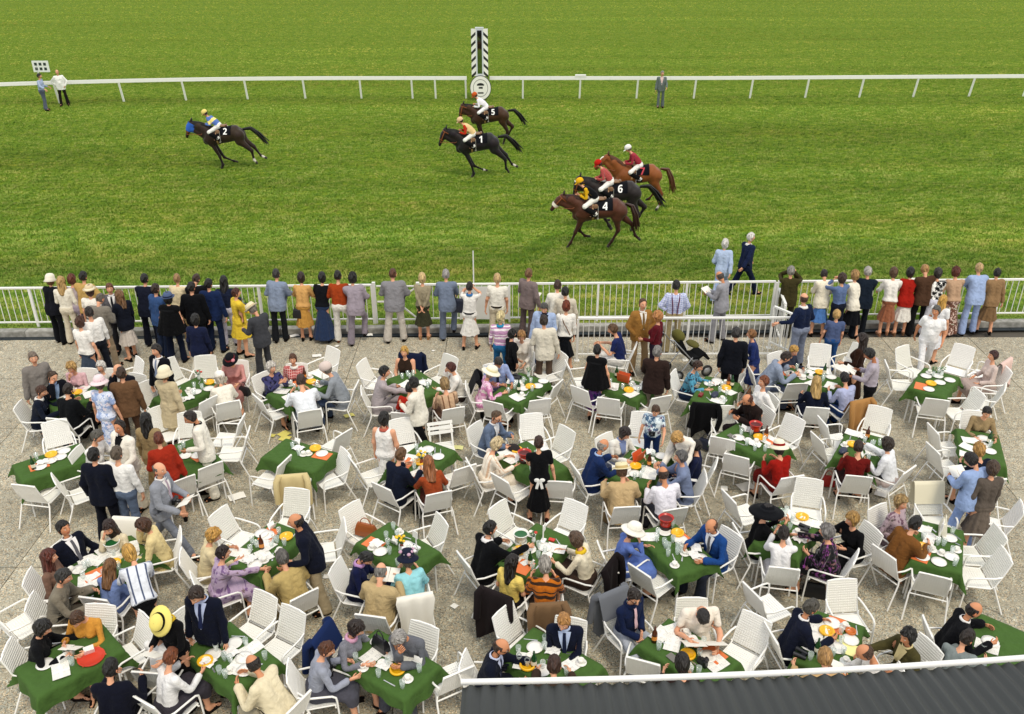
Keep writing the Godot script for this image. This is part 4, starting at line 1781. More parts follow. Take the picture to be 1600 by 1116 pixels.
# ---------------------------------------------------------------- horses and riders
const GAITS := {
	"stretch": {"neck": [0.60, 1.36], "poll": [1.22, 1.66], "nose": [1.46, 1.17], "tail": [[-0.93, 1.42], [-1.25, 1.44], [-1.55, 1.20], [-1.78, 0.93]],
		"fa": [[0.46, 0.98], [0.20, 0.46], [0.12, 0.14], [0.18, 0.03]], "fb": [[0.50, 0.98], [0.10, 0.36], [-0.28, 0.22], [-0.44, 0.19]], "ha": [[-0.72, 1.02], [-1.16, 0.66], [-1.20, 0.32], [-1.30, 0.20]], "hb": [[-0.80, 1.02], [-1.20, 0.74], [-1.44, 0.42], [-1.66, 0.32]]},
	"gather": {"neck": [0.62, 1.36], "poll": [1.16, 1.62], "nose": [1.30, 1.10], "tail": [[-0.93, 1.40], [-1.22, 1.40], [-1.48, 1.15], [-1.66, 0.86]],
		"fa": [[0.46, 0.98], [0.30, 0.52], [0.10, 0.20], [0.02, 0.10]], "fb": [[0.50, 0.98], [0.42, 0.48], [0.20, 0.28], [0.06, 0.30]], "ha": [[-0.62, 1.00], [-0.86, 0.58], [-0.72, 0.24], [-0.66, 0.05]], "hb": [[-0.72, 1.00], [-1.10, 0.72], [-0.92, 0.42], [-0.80, 0.34]]},
	"reach": {"neck": [0.60, 1.36], "poll": [1.14, 1.60], "nose": [1.48, 1.20], "tail": [[-0.93, 1.40], [-1.10, 1.28], [-1.22, 0.95], [-1.24, 0.62]],
		"fa": [[0.52, 0.96], [0.70, 0.52], [0.84, 0.18], [0.95, 0.03]], "fb": [[0.48, 0.98], [0.58, 0.50], [0.38, 0.32], [0.22, 0.30]], "ha": [[-0.58, 1.02], [-0.66, 0.60], [-0.48, 0.24], [-0.36, 0.06]], "hb": [[-0.72, 1.02], [-1.12, 0.70], [-1.24, 0.36], [-1.40, 0.22]]},
	"high": {"neck": [0.60, 1.40], "poll": [1.05, 1.80], "nose": [1.42, 1.42], "tail": [[-0.93, 1.42], [-1.16, 1.36], [-1.30, 1.02], [-1.36, 0.66]],
		"fa": [[0.50, 0.96], [0.60, 0.52], [0.62, 0.18], [0.70, 0.03]], "fb": [[0.48, 0.98], [0.50, 0.50], [0.22, 0.36], [0.08, 0.38]], "ha": [[-0.66, 1.02], [-0.94, 0.60], [-0.92, 0.24], [-0.80, 0.05]], "hb": [[-0.60, 1.02], [-0.78, 0.66], [-0.56, 0.36], [-0.44, 0.32]]},
}

func sp(q: Array, x := 0.0) -> Vector3:
	return Vector3(x, q[1], -q[0])

func horse(at_p: Vector3, yaw: float, gait: String, coat: String, dark: String, tail_hex: String, number: String, number_hex: String, sock: String, head: String, label: String) -> Node3D:
	var o := thing("horse", label, "horse", "runners in the race", at_p, yaw)
	o.scale = Vector3(1.0, {"stretch": 1.03, "gather": 1.0, "reach": 0.95, "high": 0.98}[gait], 0.91)
	var g: Dictionary = GAITS[gait]
	field_clear(0.065)
	f_wrinkle = 0.014
	cap2(Vector3(0.05, 1.17, -0.40), Vector3(0.07, 1.23, 0.40), 0.27, 0.235)
	cap(Vector3(0, 1.09, -0.36), Vector3(0, 1.17, 0.25), 0.25, 0.20)
	cap(Vector3(0, 1.40, -0.40), Vector3(0, 1.35, 0.10), 0.145, 0.15)
	cap(Vector3(0, 1.35, 0.10), Vector3(0, 1.40, 0.55), 0.15, 0.16)
	cap2(Vector3(0.09, 1.30, 0.52), Vector3(0.10, 1.20, 0.74), 0.245, 0.19)
	cap2(Vector3(0.12, 1.22, -0.48), Vector3(0.15, 0.96, -0.50), 0.17, 0.10)
	cap2(Vector3(0.17, 1.24, 0.58), Vector3(0.17, 1.02, 0.66), 0.15, 0.12)
	cap2(Vector3(0.15, 1.30, -0.40), Vector3(0.17, 1.08, -0.62), 0.10, 0.10)
	cap(Vector3(0, 1.02, -0.66), Vector3(0, 1.12, -0.60), 0.15, 0.15)
	var poll := sp(g.poll)
	var nose := sp(g.nose)
	cap(sp(g.neck), sp(g.neck).lerp(poll, 0.5) + Vector3(0, 0.03, 0.02), 0.21, 0.15)
	cap(sp(g.neck).lerp(poll, 0.5) + Vector3(0, 0.03, 0.02), poll + Vector3(0, -0.04, 0.03), 0.15, 0.095)
	cap(Vector3(0, 1.20, -0.60), poll + Vector3(0, -0.20, -0.03), 0.18, 0.085)
	cap(poll, poll.lerp(nose, 0.55), 0.088, 0.07)
	cap(poll.lerp(nose, 0.3) + (nose - poll).cross(Vector3.RIGHT).normalized() * -0.03, nose, 0.085, 0.060)
	for leg in [["fa", -0.14], ["fb", 0.14], ["ha", -0.14], ["hb", 0.14]]:
		var p: Array = g[leg[0]]
		var x: float = leg[1]
		if leg[0].begins_with("f"):
			cap(Vector3(x, 1.04, -0.50), sp(p[0], x), 0.15, 0.11)
			cap(sp(p[0], x), sp(p[1], x * 0.9), 0.105, 0.055)
			cap(sp(p[1], x * 0.9), sp(p[2], x * 0.85), 0.050, 0.038)
		else:
			cap(Vector3(x, 1.22, 0.70), sp(p[0], x), 0.21, 0.16)
			cap(sp(p[0], x), sp(p[1], x * 0.95), 0.145, 0.062)
			cap(sp(p[1], x * 0.95), sp(p[2], x * 0.85), 0.058, 0.040)
		cap(sp(p[2], x * 0.85), sp(p[3], x * 0.85), 0.042, 0.048)
	var t := net(Vector3(-0.46, -0.05, -1.70), Vector3(0.46, 1.98, 1.75), 0.042)
	var all := PackedInt32Array(range(c_a.size()))
	var cc := col(coat).srgb_to_linear()
	var dk := col(dark).srgb_to_linear()
	var cl := PackedColorArray()
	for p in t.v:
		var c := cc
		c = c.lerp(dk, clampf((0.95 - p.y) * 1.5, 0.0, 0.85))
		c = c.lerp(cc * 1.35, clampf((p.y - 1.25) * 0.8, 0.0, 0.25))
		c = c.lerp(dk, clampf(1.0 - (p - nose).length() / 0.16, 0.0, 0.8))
		c = c * (1.0 + 0.30 * folds.get_noise_3d(p.x * 110.0, p.y * 110.0, p.z * 110.0))
		for leg in ["fa", "fb", "ha", "hb"]:
			var hoof := sp(g[leg][3], p.x)
			var dd := p.distance_to(hoof)
			if dd < 0.075:
				c = Color(0.035, 0.03, 0.026)
			elif dd < 0.19 and sock.contains(leg) and p.distance_to(sp(g[leg][2], p.x)) < 0.22:
				c = Color(0.62, 0.58, 0.52)
		cl.append(c)
	var m := StandardMaterial3D.new()
	m.vertex_color_use_as_albedo = true
	m.roughness = 0.55
	m.metallic_specular = 0.3
	m.rim_enabled = true
	m.rim = 0.2
	m.resource_name = "coat"
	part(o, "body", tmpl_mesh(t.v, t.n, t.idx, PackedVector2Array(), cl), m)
	for sg in [-1.0, 1.0]:
		var s := st()
		lathe(s, [Vector2(0.0, 0.0), Vector2(0.034, 0.02), Vector2(0.026, 0.09), Vector2(0.0, 0.155)], 7, turn(Vector3.RIGHT, 12, poll + Vector3(sg * 0.055, 0.055, 0.03)))
		part(o, "ear", done(s), paint(dark, 0.6))
		s = st()
		ball(s, poll.lerp(nose, 0.36) + Vector3(sg * 0.083, 0.02, 0.0), Vector3(0.016, 0.022, 0.026), 5, 7)
		part(o, "eye", done(s), paint("0c0a08", 0.15))
	var hm := hair_mat(tail_hex)
	var s := st()
	var tp: Array = g.tail
	var r := RandomNumberGenerator.new()
	r.seed = 4
	for k in 24:
		var sw := Vector3(r.randf_range(-0.05, 0.05), r.randf_range(-0.07, 0.06), r.randf_range(-0.08, 0.08))
		tube(s, [sp(tp[0]) + Vector3(0, 0, -0.06), sp(tp[0]).lerp(sp(tp[1]), 0.85) + sw * 0.6 + Vector3(0, 0.02, 0), sp(tp[1]).lerp(sp(tp[2]), 0.75) + sw, sp(tp[2]).lerp(sp(tp[3]), 0.5) + sw * 1.2, sp(tp[3]) + sw * 1.6], 0.042, 0.008, 5)
	part(o, "tail", done(s), hm)
	s = st()
	var na := Vector3(0, 1.53, -0.42)
	var nb := poll + Vector3(0, 0.07, 0.06)
	for k in 17:
		var u := k / 16.0
		var a := na.lerp(nb, u) + Vector3(0, 0.05 * sin(u * PI) - 0.02, 0.02)
		var sg := -1.0
		tube(s, [a + Vector3(0.01, 0.0, 0), a + Vector3(0.05 * sg, 0.015, 0.02), a + Vector3(0.11 * sg, -0.07, 0.05), a + Vector3(0.125 * sg, -0.16 - 0.03 * sin(k * 2.0), 0.06)], 0.034, 0.01, 5)
	part(o, "mane", done(s), hm)
	# tack
	var leather := paint("8a4a22", 0.5)
	var hd := nose - poll
	var fore := hd.cross(Vector3.RIGHT).normalized()      # out of the forehead
	if fore.z > 0.0:
		fore = -fore
	# a band or sleeve laid on the head between two points of its length, over an arc of degrees from the forehead
	var sleeve := func(sx: SurfaceTool, t0: float, t1: float, a0: float, a1: float, lift: float) -> void:
		var nt := maxi(1, int((t1 - t0) / 0.09))
		var narc := maxi(2, int((a1 - a0) / 20.0))
		var net_rows := []
		for it in nt + 1:
			var line := []
			for ia in narc + 1:
				var ang := deg_to_rad(lerpf(a0, a1, float(ia) / narc))
				var dir := fore * cos(ang) + Vector3.RIGHT * sin(ang)
				var c := poll.lerp(nose, lerpf(t0, t1, float(it) / nt)) - fore * 0.01
				var rr := 0.28
				for k in 24:
					var e := fld(c + dir * rr, all)
					if e < 0.002:
						break
					rr -= maxf(e * 0.7, 0.001)
				line.append(c + dir * (rr + lift))
			net_rows.append(line)
		sx.set_smooth_group(0)
		for it in nt:
			for ia in narc:
				quad(sx, net_rows[it][ia], net_rows[it][ia + 1], net_rows[it + 1][ia + 1], net_rows[it + 1][ia])
	s = st()
	sleeve.call(s, 0.02, 0.07, -180.0, 180.0, 0.010)
	sleeve.call(s, 0.62, 0.67, -180.0, 180.0, 0.010)
	sleeve.call(s, 0.05, 0.85, 70.0, 84.0, 0.010)
	sleeve.call(s, 0.05, 0.85, -84.0, -70.0, 0.010)
	part(o, "bridle", done(s), leather)
	s = st()
	for sg in [-1.0, 1.0]:
		tube(s, [poll.lerp(nose, 0.82) + Vector3(sg * 0.075, 0, 0), (poll.lerp(nose, 0.9) + Vector3(sg * 0.24, 1.55, -0.30)) * 0.5 + Vector3(sg * 0.05, -0.12, 0.05), Vector3(sg * 0.08, 1.62, -0.42)], 0.009, 0.009, 4)
	part(o, "rein", done(s), leather)
	s = st()
	match head:
		"hood":
			sleeve.call(s, -0.04, 0.58, -180.0, 180.0, 0.014)
			part(o, "hood", done(s), cloth("3f74e0"))
		"noseband":
			sleeve.call(s, 0.56, 0.76, -180.0, 180.0, 0.026)
			part(o, "noseband", done(s), cloth("efe6d6"))
		"blaze":
			sleeve.call(s, 0.14, 0.96, -26.0, 26.0, 0.006)
			part(o, "blaze", done(s), paint("e8e2d6", 0.6))
		"browband":
			sleeve.call(s, 0.13, 0.20, -100.0, 100.0, 0.014)
			part(o, "browband", done(s), paint("e6e4de", 0.6))
	# saddle cloth laid over the barrel, number on either side, girth, saddle
	var wrap := func(a_deg: float, z: float, lift: float) -> Vector3:
		var d := Vector3(sin(deg_to_rad(a_deg)), cos(deg_to_rad(a_deg)), 0)
		var c := Vector3(0, 1.18, z)
		var rr := 0.62
		for k in 26:
			var e := fld(c + d * rr, all)
			if e < 0.002:
				break
			rr -= maxf(e * 0.7, 0.001)
		return c + d * (rr + lift)
	s = st()
	s.set_smooth_group(0)
	for i in 16:
		for j in 6:
			var p := []
			for q in [[i, j], [i, j + 1], [i + 1, j + 1], [i + 1, j]]:
				p.append(wrap.call(-72.0 + 144.0 * q[0] / 16.0, -0.16 + 0.60 * q[1] / 6.0, 0.014))
			quad(s, p[0], p[1], p[2], p[3])
	var sc := part(o, "saddle_cloth", done(s), cloth("15171f"))
	for sg in [-1.0, 1.0]:
		var tm := TextMesh.new()
		var fo := SystemFont.new()
		fo.font_names = PackedStringArray(["Droid Sans"])
		fo.font_weight = 700
		tm.font = fo
		tm.text = number
		tm.font_size = 48
		tm.pixel_size = 0.0068
		tm.depth = 0.012
		var p: Vector3 = wrap.call(50.0 * sg, 0.20, 0.020)
		var nrm := Vector3(sin(deg_to_rad(62.0 * sg)), cos(deg_to_rad(62.0 * sg)), 0)
		var bx := Vector3(0, 0, -sg)
		part(sc, "number", tm, paint(number_hex, 0.6), Transform3D(Basis(bx, nrm.cross(bx), nrm), p))
	s = st()
	for j in 12:
		for w in 2:
			var p := []
			for q in [[j, w], [j, w + 1], [j + 1, w + 1], [j + 1, w]]:
				p.append(wrap.call(-180.0 + 30.0 * q[0], -0.20 + 0.035 * q[1], 0.008))
			quad(s, p[0], p[1], p[2], p[3])
	part(o, "girth", done(s), paint("a9825a", 0.6))
	s = st()
	ball(s, Vector3(0, 1.555, 0.02), Vector3(0.15, 0.05, 0.24), 6, 10)
	ball(s, Vector3(0, 1.585, 0.20), Vector3(0.11, 0.03, 0.05), 5, 8)
	for sg in [-1.0, 1.0]:
		ball(s, wrap.call(58.0 * sg, -0.10, -0.005), Vector3(0.03, 0.13, 0.10), 6, 8)
	part(o, "saddle", done(s), paint("7a5a3c", 0.45))
	for sg in [-1.0, 1.0]:
		s = st()
		tube(s, [Vector3(sg * 0.30, 1.40, -0.02), Vector3(sg * 0.325, 1.06, -0.01)], 0.012, 0.012, 4)
		box(s, at(sg * 0.335, 1.035, -0.02), Vector3(0.11, 0.02, 0.06))
		part(o, "stirrup", done(s), paint("b9b6ae", 0.35, 0.6))
	return o

# ---------------------------------------------------------------- tables, cloths, chairs
const TOP := 0.735
func table_proto() -> Node3D:
	var o := Node3D.new()
	var wm := paint("e2e2df", 0.45)
	var s := st()
	box(s, at(0, TOP - 0.017, 0), Vector3(1.05, 0.022, 0.65))
	part(o, "tabletop", done(s), wm)
	s = st()
	for q in [[Vector3(-0.48, 0.69, -0.28), Vector3(0.48, 0.69, -0.28)], [Vector3(-0.48, 0.69, 0.28), Vector3(0.48, 0.69, 0.28)]]:
		bar(s, q[0], q[1], 0.022, 0.035)
	part(o, "frame", done(s), wm)
	for a in [-1.0, 1.0]:
		for b in [-1.0, 1.0]:
			s = st()
			tube(s, [Vector3(a * 0.49, 0.0, b * 0.29), Vector3(a * 0.475, 0.71, b * 0.275)], 0.0145, 0.0145, 7)
			part(o, "leg", done(s), wm)
	return o

func cloth_mesh(seed_n: int) -> ArrayMesh:
	var r := RandomNumberGenerator.new()
	r.seed = seed_n
	var a := 0.53
	var b := 0.33
	var ha := r.randf_range(0.17, 0.24)
	var hb := r.randf_range(0.17, 0.24)
	var sx := r.randf_range(-0.04, 0.04)
	var sz := r.randf_range(-0.04, 0.04)
	var nu := 40
	var nv := 30
	var ph := r.randf() * 6.0
	var g := []
	for j in nv + 1:
		var line := []
		for i in nu + 1:
			var u := lerpf(-a - ha + sx, a + ha + sx, float(i) / nu)
			var v := lerpf(-b - hb + sz, b + hb + sz, float(j) / nv)
			var du := maxf(absf(u) - a, 0.0)
			var dv := maxf(absf(v) - b, 0.0)
			var l := sqrt(du * du + dv * dv)
			var p := Vector3(clampf(u, -a, a), TOP + 0.002, clampf(v, -b, b))
			if l > 0.0:
				var out := Vector3(signf(u) * du, 0, signf(v) * dv) / l
				var along := (v * 17.0 if du > dv else u * 17.0) + ph
				var flare := 0.016 + l * 0.10 + 0.018 * sin(along) * l / 0.2
				if du > 0.0 and dv > 0.0:
					flare += minf(du, dv) * 0.55
				p += out * flare
				p.y = TOP + 0.002 - maxf(0.0, l - 0.008) * 0.97
			else:
				p.y += 0.0012 * sin(u * 31.0 + v * 22.0 + ph)
			line.append(p)
		g.append(line)
	var s := st()
	for j in nv:
		for i in nu:
			quad(s, g[j + 1][i], g[j][i], g[j][i + 1], g[j + 1][i + 1])
	return done(s)

func green_cloth() -> StandardMaterial3D:
	if not mats.has("green"):
		var m: StandardMaterial3D = cloth("527438").duplicate()
		m.uv1_triplanar = true
		m.uv1_scale = Vector3(1.4, 1.4, 1.4)
		m.rim = 0.12
		m.normal_scale = 1.1
		m.uv1_scale = Vector3(1.4, 1.4, 1.4)
		mats["green"] = m
	return mats["green"]

func table(x: float, z: float, yaw: float, which: String, seed_n: int) -> void:
	var o: Node3D
	if protos.has("table"):
		o = copy(protos["table"], "garden_table", Vector3(x, 0, z), yaw, "")
	else:
		o = table_proto()
		o.name = numbered("garden_table")
		add_child(o)
		o.position = Vector3(x, 0, z)
		o.rotation_degrees.y = -yaw
		protos["table"] = o
	tag(o, "white metal table under the green cloth " + which, "table", "tables on the terrace")
	var c := part(self, "tablecloth", cloth_mesh(seed_n), green_cloth(), o.transform)
	tag(c, "green cloth hanging over the table " + which, "tablecloth", "green tablecloths")

func chair_proto() -> Node3D:
	var o := Node3D.new()
	var wm := paint("f2f1ed", 0.42)
	var wv := paint("e9e8e2", 0.5)
	var s := st()
	for sg in [-1.0, 1.0]:
		tube(s, [Vector3(sg * 0.235, 0.455, -0.245), Vector3(sg * 0.235, 0.43, 0.12), Vector3(sg * 0.235, 0.47, 0.175), Vector3(sg * 0.225, 0.70, 0.265), Vector3(sg * 0.215, 0.915, 0.335)], 0.0125, 0.0125, 6)
	tube(s, [Vector3(-0.27, 0.435, -0.23), Vector3(0.27, 0.435, -0.23)], 0.0125, 0.0125, 6)
	tube(s, [Vector3(-0.255, 0.40, 0.19), Vector3(0.255, 0.40, 0.19)], 0.0125, 0.0125, 6)
	tube(s, [Vector3(-0.215, 0.915, 0.335), Vector3(-0.10, 0.93, 0.345), Vector3(0.10, 0.93, 0.345), Vector3(0.215, 0.915, 0.335)], 0.0125, 0.0125, 6)
	part(o, "frame", done(s), wm)
	for sg in [-1.0, 1.0]:
		s = st()
		tube(s, [Vector3(sg * 0.285, 0.0, -0.275), Vector3(sg * 0.275, 0.56, -0.255)], 0.0135, 0.0135, 7)
		part(o, "leg", done(s), wm)
		s = st()
		tube(s, [Vector3(sg * 0.295, 0.0, 0.36), Vector3(sg * 0.265, 0.40, 0.19), Vector3(sg * 0.245, 0.47, 0.165)], 0.0135, 0.0135, 7)
		part(o, "leg", done(s), wm)
		s = st()
		tube(s, [Vector3(sg * 0.275, 0.555, -0.255), Vector3(sg * 0.275, 0.615, -0.245), Vector3(sg * 0.275, 0.645, -0.20), Vector3(sg * 0.275, 0.65, -0.12), Vector3(sg * 0.265, 0.65, 0.12), Vector3(sg * 0.24, 0.66, 0.235)], 0.0145, 0.0145, 7)
		part(o, "armrest", done(s), wm)
	s = st()
	for i in 14:
		var x := -0.215 + 0.43 * i / 13.0
		bar(s, Vector3(x, 0.455, -0.25), Vector3(x, 0.428, -0.06), 0.0275, 0.004)
		bar(s, Vector3(x, 0.428, -0.06), Vector3(x, 0.432, 0.12), 0.0275, 0.004)
	for i in 11:
		var z := -0.235 + 0.36 * i / 10.0
		var y := lerpf(0.452, 0.428, clampf((z + 0.25) / 0.19, 0, 1))
		bar(s, Vector3(-0.228, y + 0.005, z), Vector3(0.228, y + 0.005, z), 0.027, 0.004)
	part(o, "seat", done(s), wv)
	s = st()
	var b0 := Vector3(0, 0.475, 0.172)
	var b1 := Vector3(0, 0.70, 0.26)
	var b2 := Vector3(0, 0.915, 0.33)
	for i in 13:
		var x := -0.20 + 0.40 * i / 12.0
		bar(s, b0 + Vector3(x * 1.05, 0, 0), b1 + Vector3(x, 0, 0), 0.028, 0.004)
		bar(s, b1 + Vector3(x, 0, 0), b2 + Vector3(x * 0.98, 0, 0), 0.028, 0.004)
	for i in 14:
		var u := i / 13.0
		var p := b0.lerp(b1, u * 2.0) if u < 0.5 else b1.lerp(b2, u * 2.0 - 1.0)
		bar(s, p + Vector3(-0.222, 0.002, -0.005), p + Vector3(0.222, 0.002, -0.005), 0.004, 0.029)
	part(o, "backrest", done(s), wv)
	return o

func chair(x: float, z: float, yaw: float, label: String) -> Node3D:
	var group := "armchairs with a guest seated" if label.contains(" under the ") else "empty white armchairs"
	var o: Node3D
	if protos.has("chair"):
		o = copy(protos["chair"], "armchair", Vector3(x, 0, z), yaw, label)
	else:
		o = chair_proto()
		o.name = numbered("armchair")
		add_child(o)
		o.position = Vector3(x, 0, z)
		o.rotation_degrees.y = -yaw
		protos["chair"] = o
	tag(o, label, "chair", group)
	o.scale = Vector3.ONE * 0.95
	# no two have weathered alike
	var worn := paint(["f3f2ee", "ecebe5", "f1efe8", "e8e7df"][int(absf(x * 7.3 + z * 3.1) * 10.0) % 4], 0.5)
	for q in ["seat", "backrest"]:
		(o.get_node(q) as MeshInstance3D).material_override = worn
	return o

func slat_chair(x: float, z: float, yaw: float, label: String) -> void:
	var o := thing("folding_chair", label, "chair", "", Vector3(x, 0, z), yaw)
	var wm := paint("ecebe6", 0.45)
	for sg in [-1.0, 1.0]:
		var s := st()
		bar(s, Vector3(sg * 0.20, 0.0, -0.22), Vector3(sg * 0.20, 0.88, 0.20), 0.03, 0.025)
		part(o, "side_frame", done(s), wm)
		s = st()
		bar(s, Vector3(sg * 0.175, 0.0, 0.22), Vector3(sg * 0.175, 0.45, -0.16), 0.03, 0.025)
		part(o, "leg", done(s), wm)
	for i in 7:
		var s := st()
		box(s, at(0, 0.455, -0.17 + i * 0.055), Vector3(0.42, 0.016, 0.042))
		part(o, "seat_slat", done(s), wm)
	for i in 3:
		var s := st()
		box(s, turn(Vector3.RIGHT, 20, Vector3(0, 0.72 + i * 0.075, 0.11 + i * 0.036)), Vector3(0.46, 0.058, 0.016))
		part(o, "back_slat", done(s), wm)

func drape(x: float, z: float, yaw: float, hex: String, label: String, length := 0.62) -> void:
	var s := st()
	var nu := 12
	var prof := []
	for k in 6:
		prof.append(Vector2(lerpf(0.62, 0.90, k / 5.0), lerpf(0.19, 0.308, k / 5.0)))
	prof.append(Vector2(0.945, 0.335))
	prof.append(Vector2(0.935, 0.372))
	for k in 9:
		prof.append(Vector2(lerpf(0.90, 0.93 - length, k / 8.0), lerpf(0.392, 0.43, k / 8.0)))
	var r := RandomNumberGenerator.new()
	r.seed = hex.hash()
	var ph := r.randf() * 6.0
	var g := []
	for j in prof.size():
		var line := []
		for i in nu + 1:
			var u := float(i) / nu * 2.0 - 1.0
			var out := 1.0 if j > 7 else 0.0
			var q: Vector2 = prof[j]
			var fold := 0.034 * sin(u * 8.0 + ph + j * 0.12) * out * (j - 6) / 9.0
			var hem := 0.09 * sin(u * 3.6 + ph) * (1.0 if j == prof.size() - 1 else 0.0)
			line.append(Vector3(u * (0.245 + 0.03 * out * sin(j * 0.5 + ph)), q.x + hem - 0.03 * u * u * out, q.y + fold))
		g.append(line)
	for lift in [0.0, 0.012]:
		for j in prof.size() - 1:
			for i in nu:
				var o := Vector3(0, 0, lift)
				quad(s, g[j][i + 1] + o, g[j + 1][i + 1] + o, g[j + 1][i] + o, g[j][i] + o)
	if label.contains("coat") or label.contains("jacket"):
		for sg in [-1.0, 1.0]:
			tube(s, [Vector3(sg * 0.20, 0.93, 0.36), Vector3(sg * 0.245, 0.86, 0.425), Vector3(sg * 0.255 + 0.02 * sin(ph), 0.66, 0.455), Vector3(sg * 0.25 + 0.03 * sin(ph * 2.0), 0.45 + 0.03 * sin(ph + sg), 0.47)], 0.055, 0.05, 8)
	var o2 := part(self, "draped_coat", done(s), cloth(hex), Transform3D(Basis(Vector3.UP, deg_to_rad(-yaw)), Vector3(x, 0, z)))
	tag(o2, label, "coat", "clothes hung over chair backs")

# ---------------------------------------------------------------- things on the tables
func put(called: String, category: String, label: String, group: String, x: float, z: float, yaw := 0.0, y := TOP + 0.003) -> Node3D:
	return thing(called, label, category, group, Vector3(x, y, z), yaw)

func shape(k: String, mk: Callable) -> Mesh:
	if not protos.has(k):
		var s := st()
		mk.call(s)
		protos[k] = done(s)
	return protos[k]

func wares(which: String, rows: Array) -> void:
	var many := {}
	var nth := {}
	for r in rows:
		many[r[0]] = many.get(r[0], 0) + 1
	for r in rows:
		var w := "on the table " + which
		if many[r[0]] > 1:
			nth[r[0]] = nth.get(r[0], -1) + 1
			w = ["first", "second", "third", "fourth", "fifth", "sixth", "seventh", "eighth", "ninth", "tenth", "eleventh", "twelfth"][mini(nth[r[0]], 11)] + " from the railing, " + w
		ware(r[0], r[1], r[2], r[3], w)

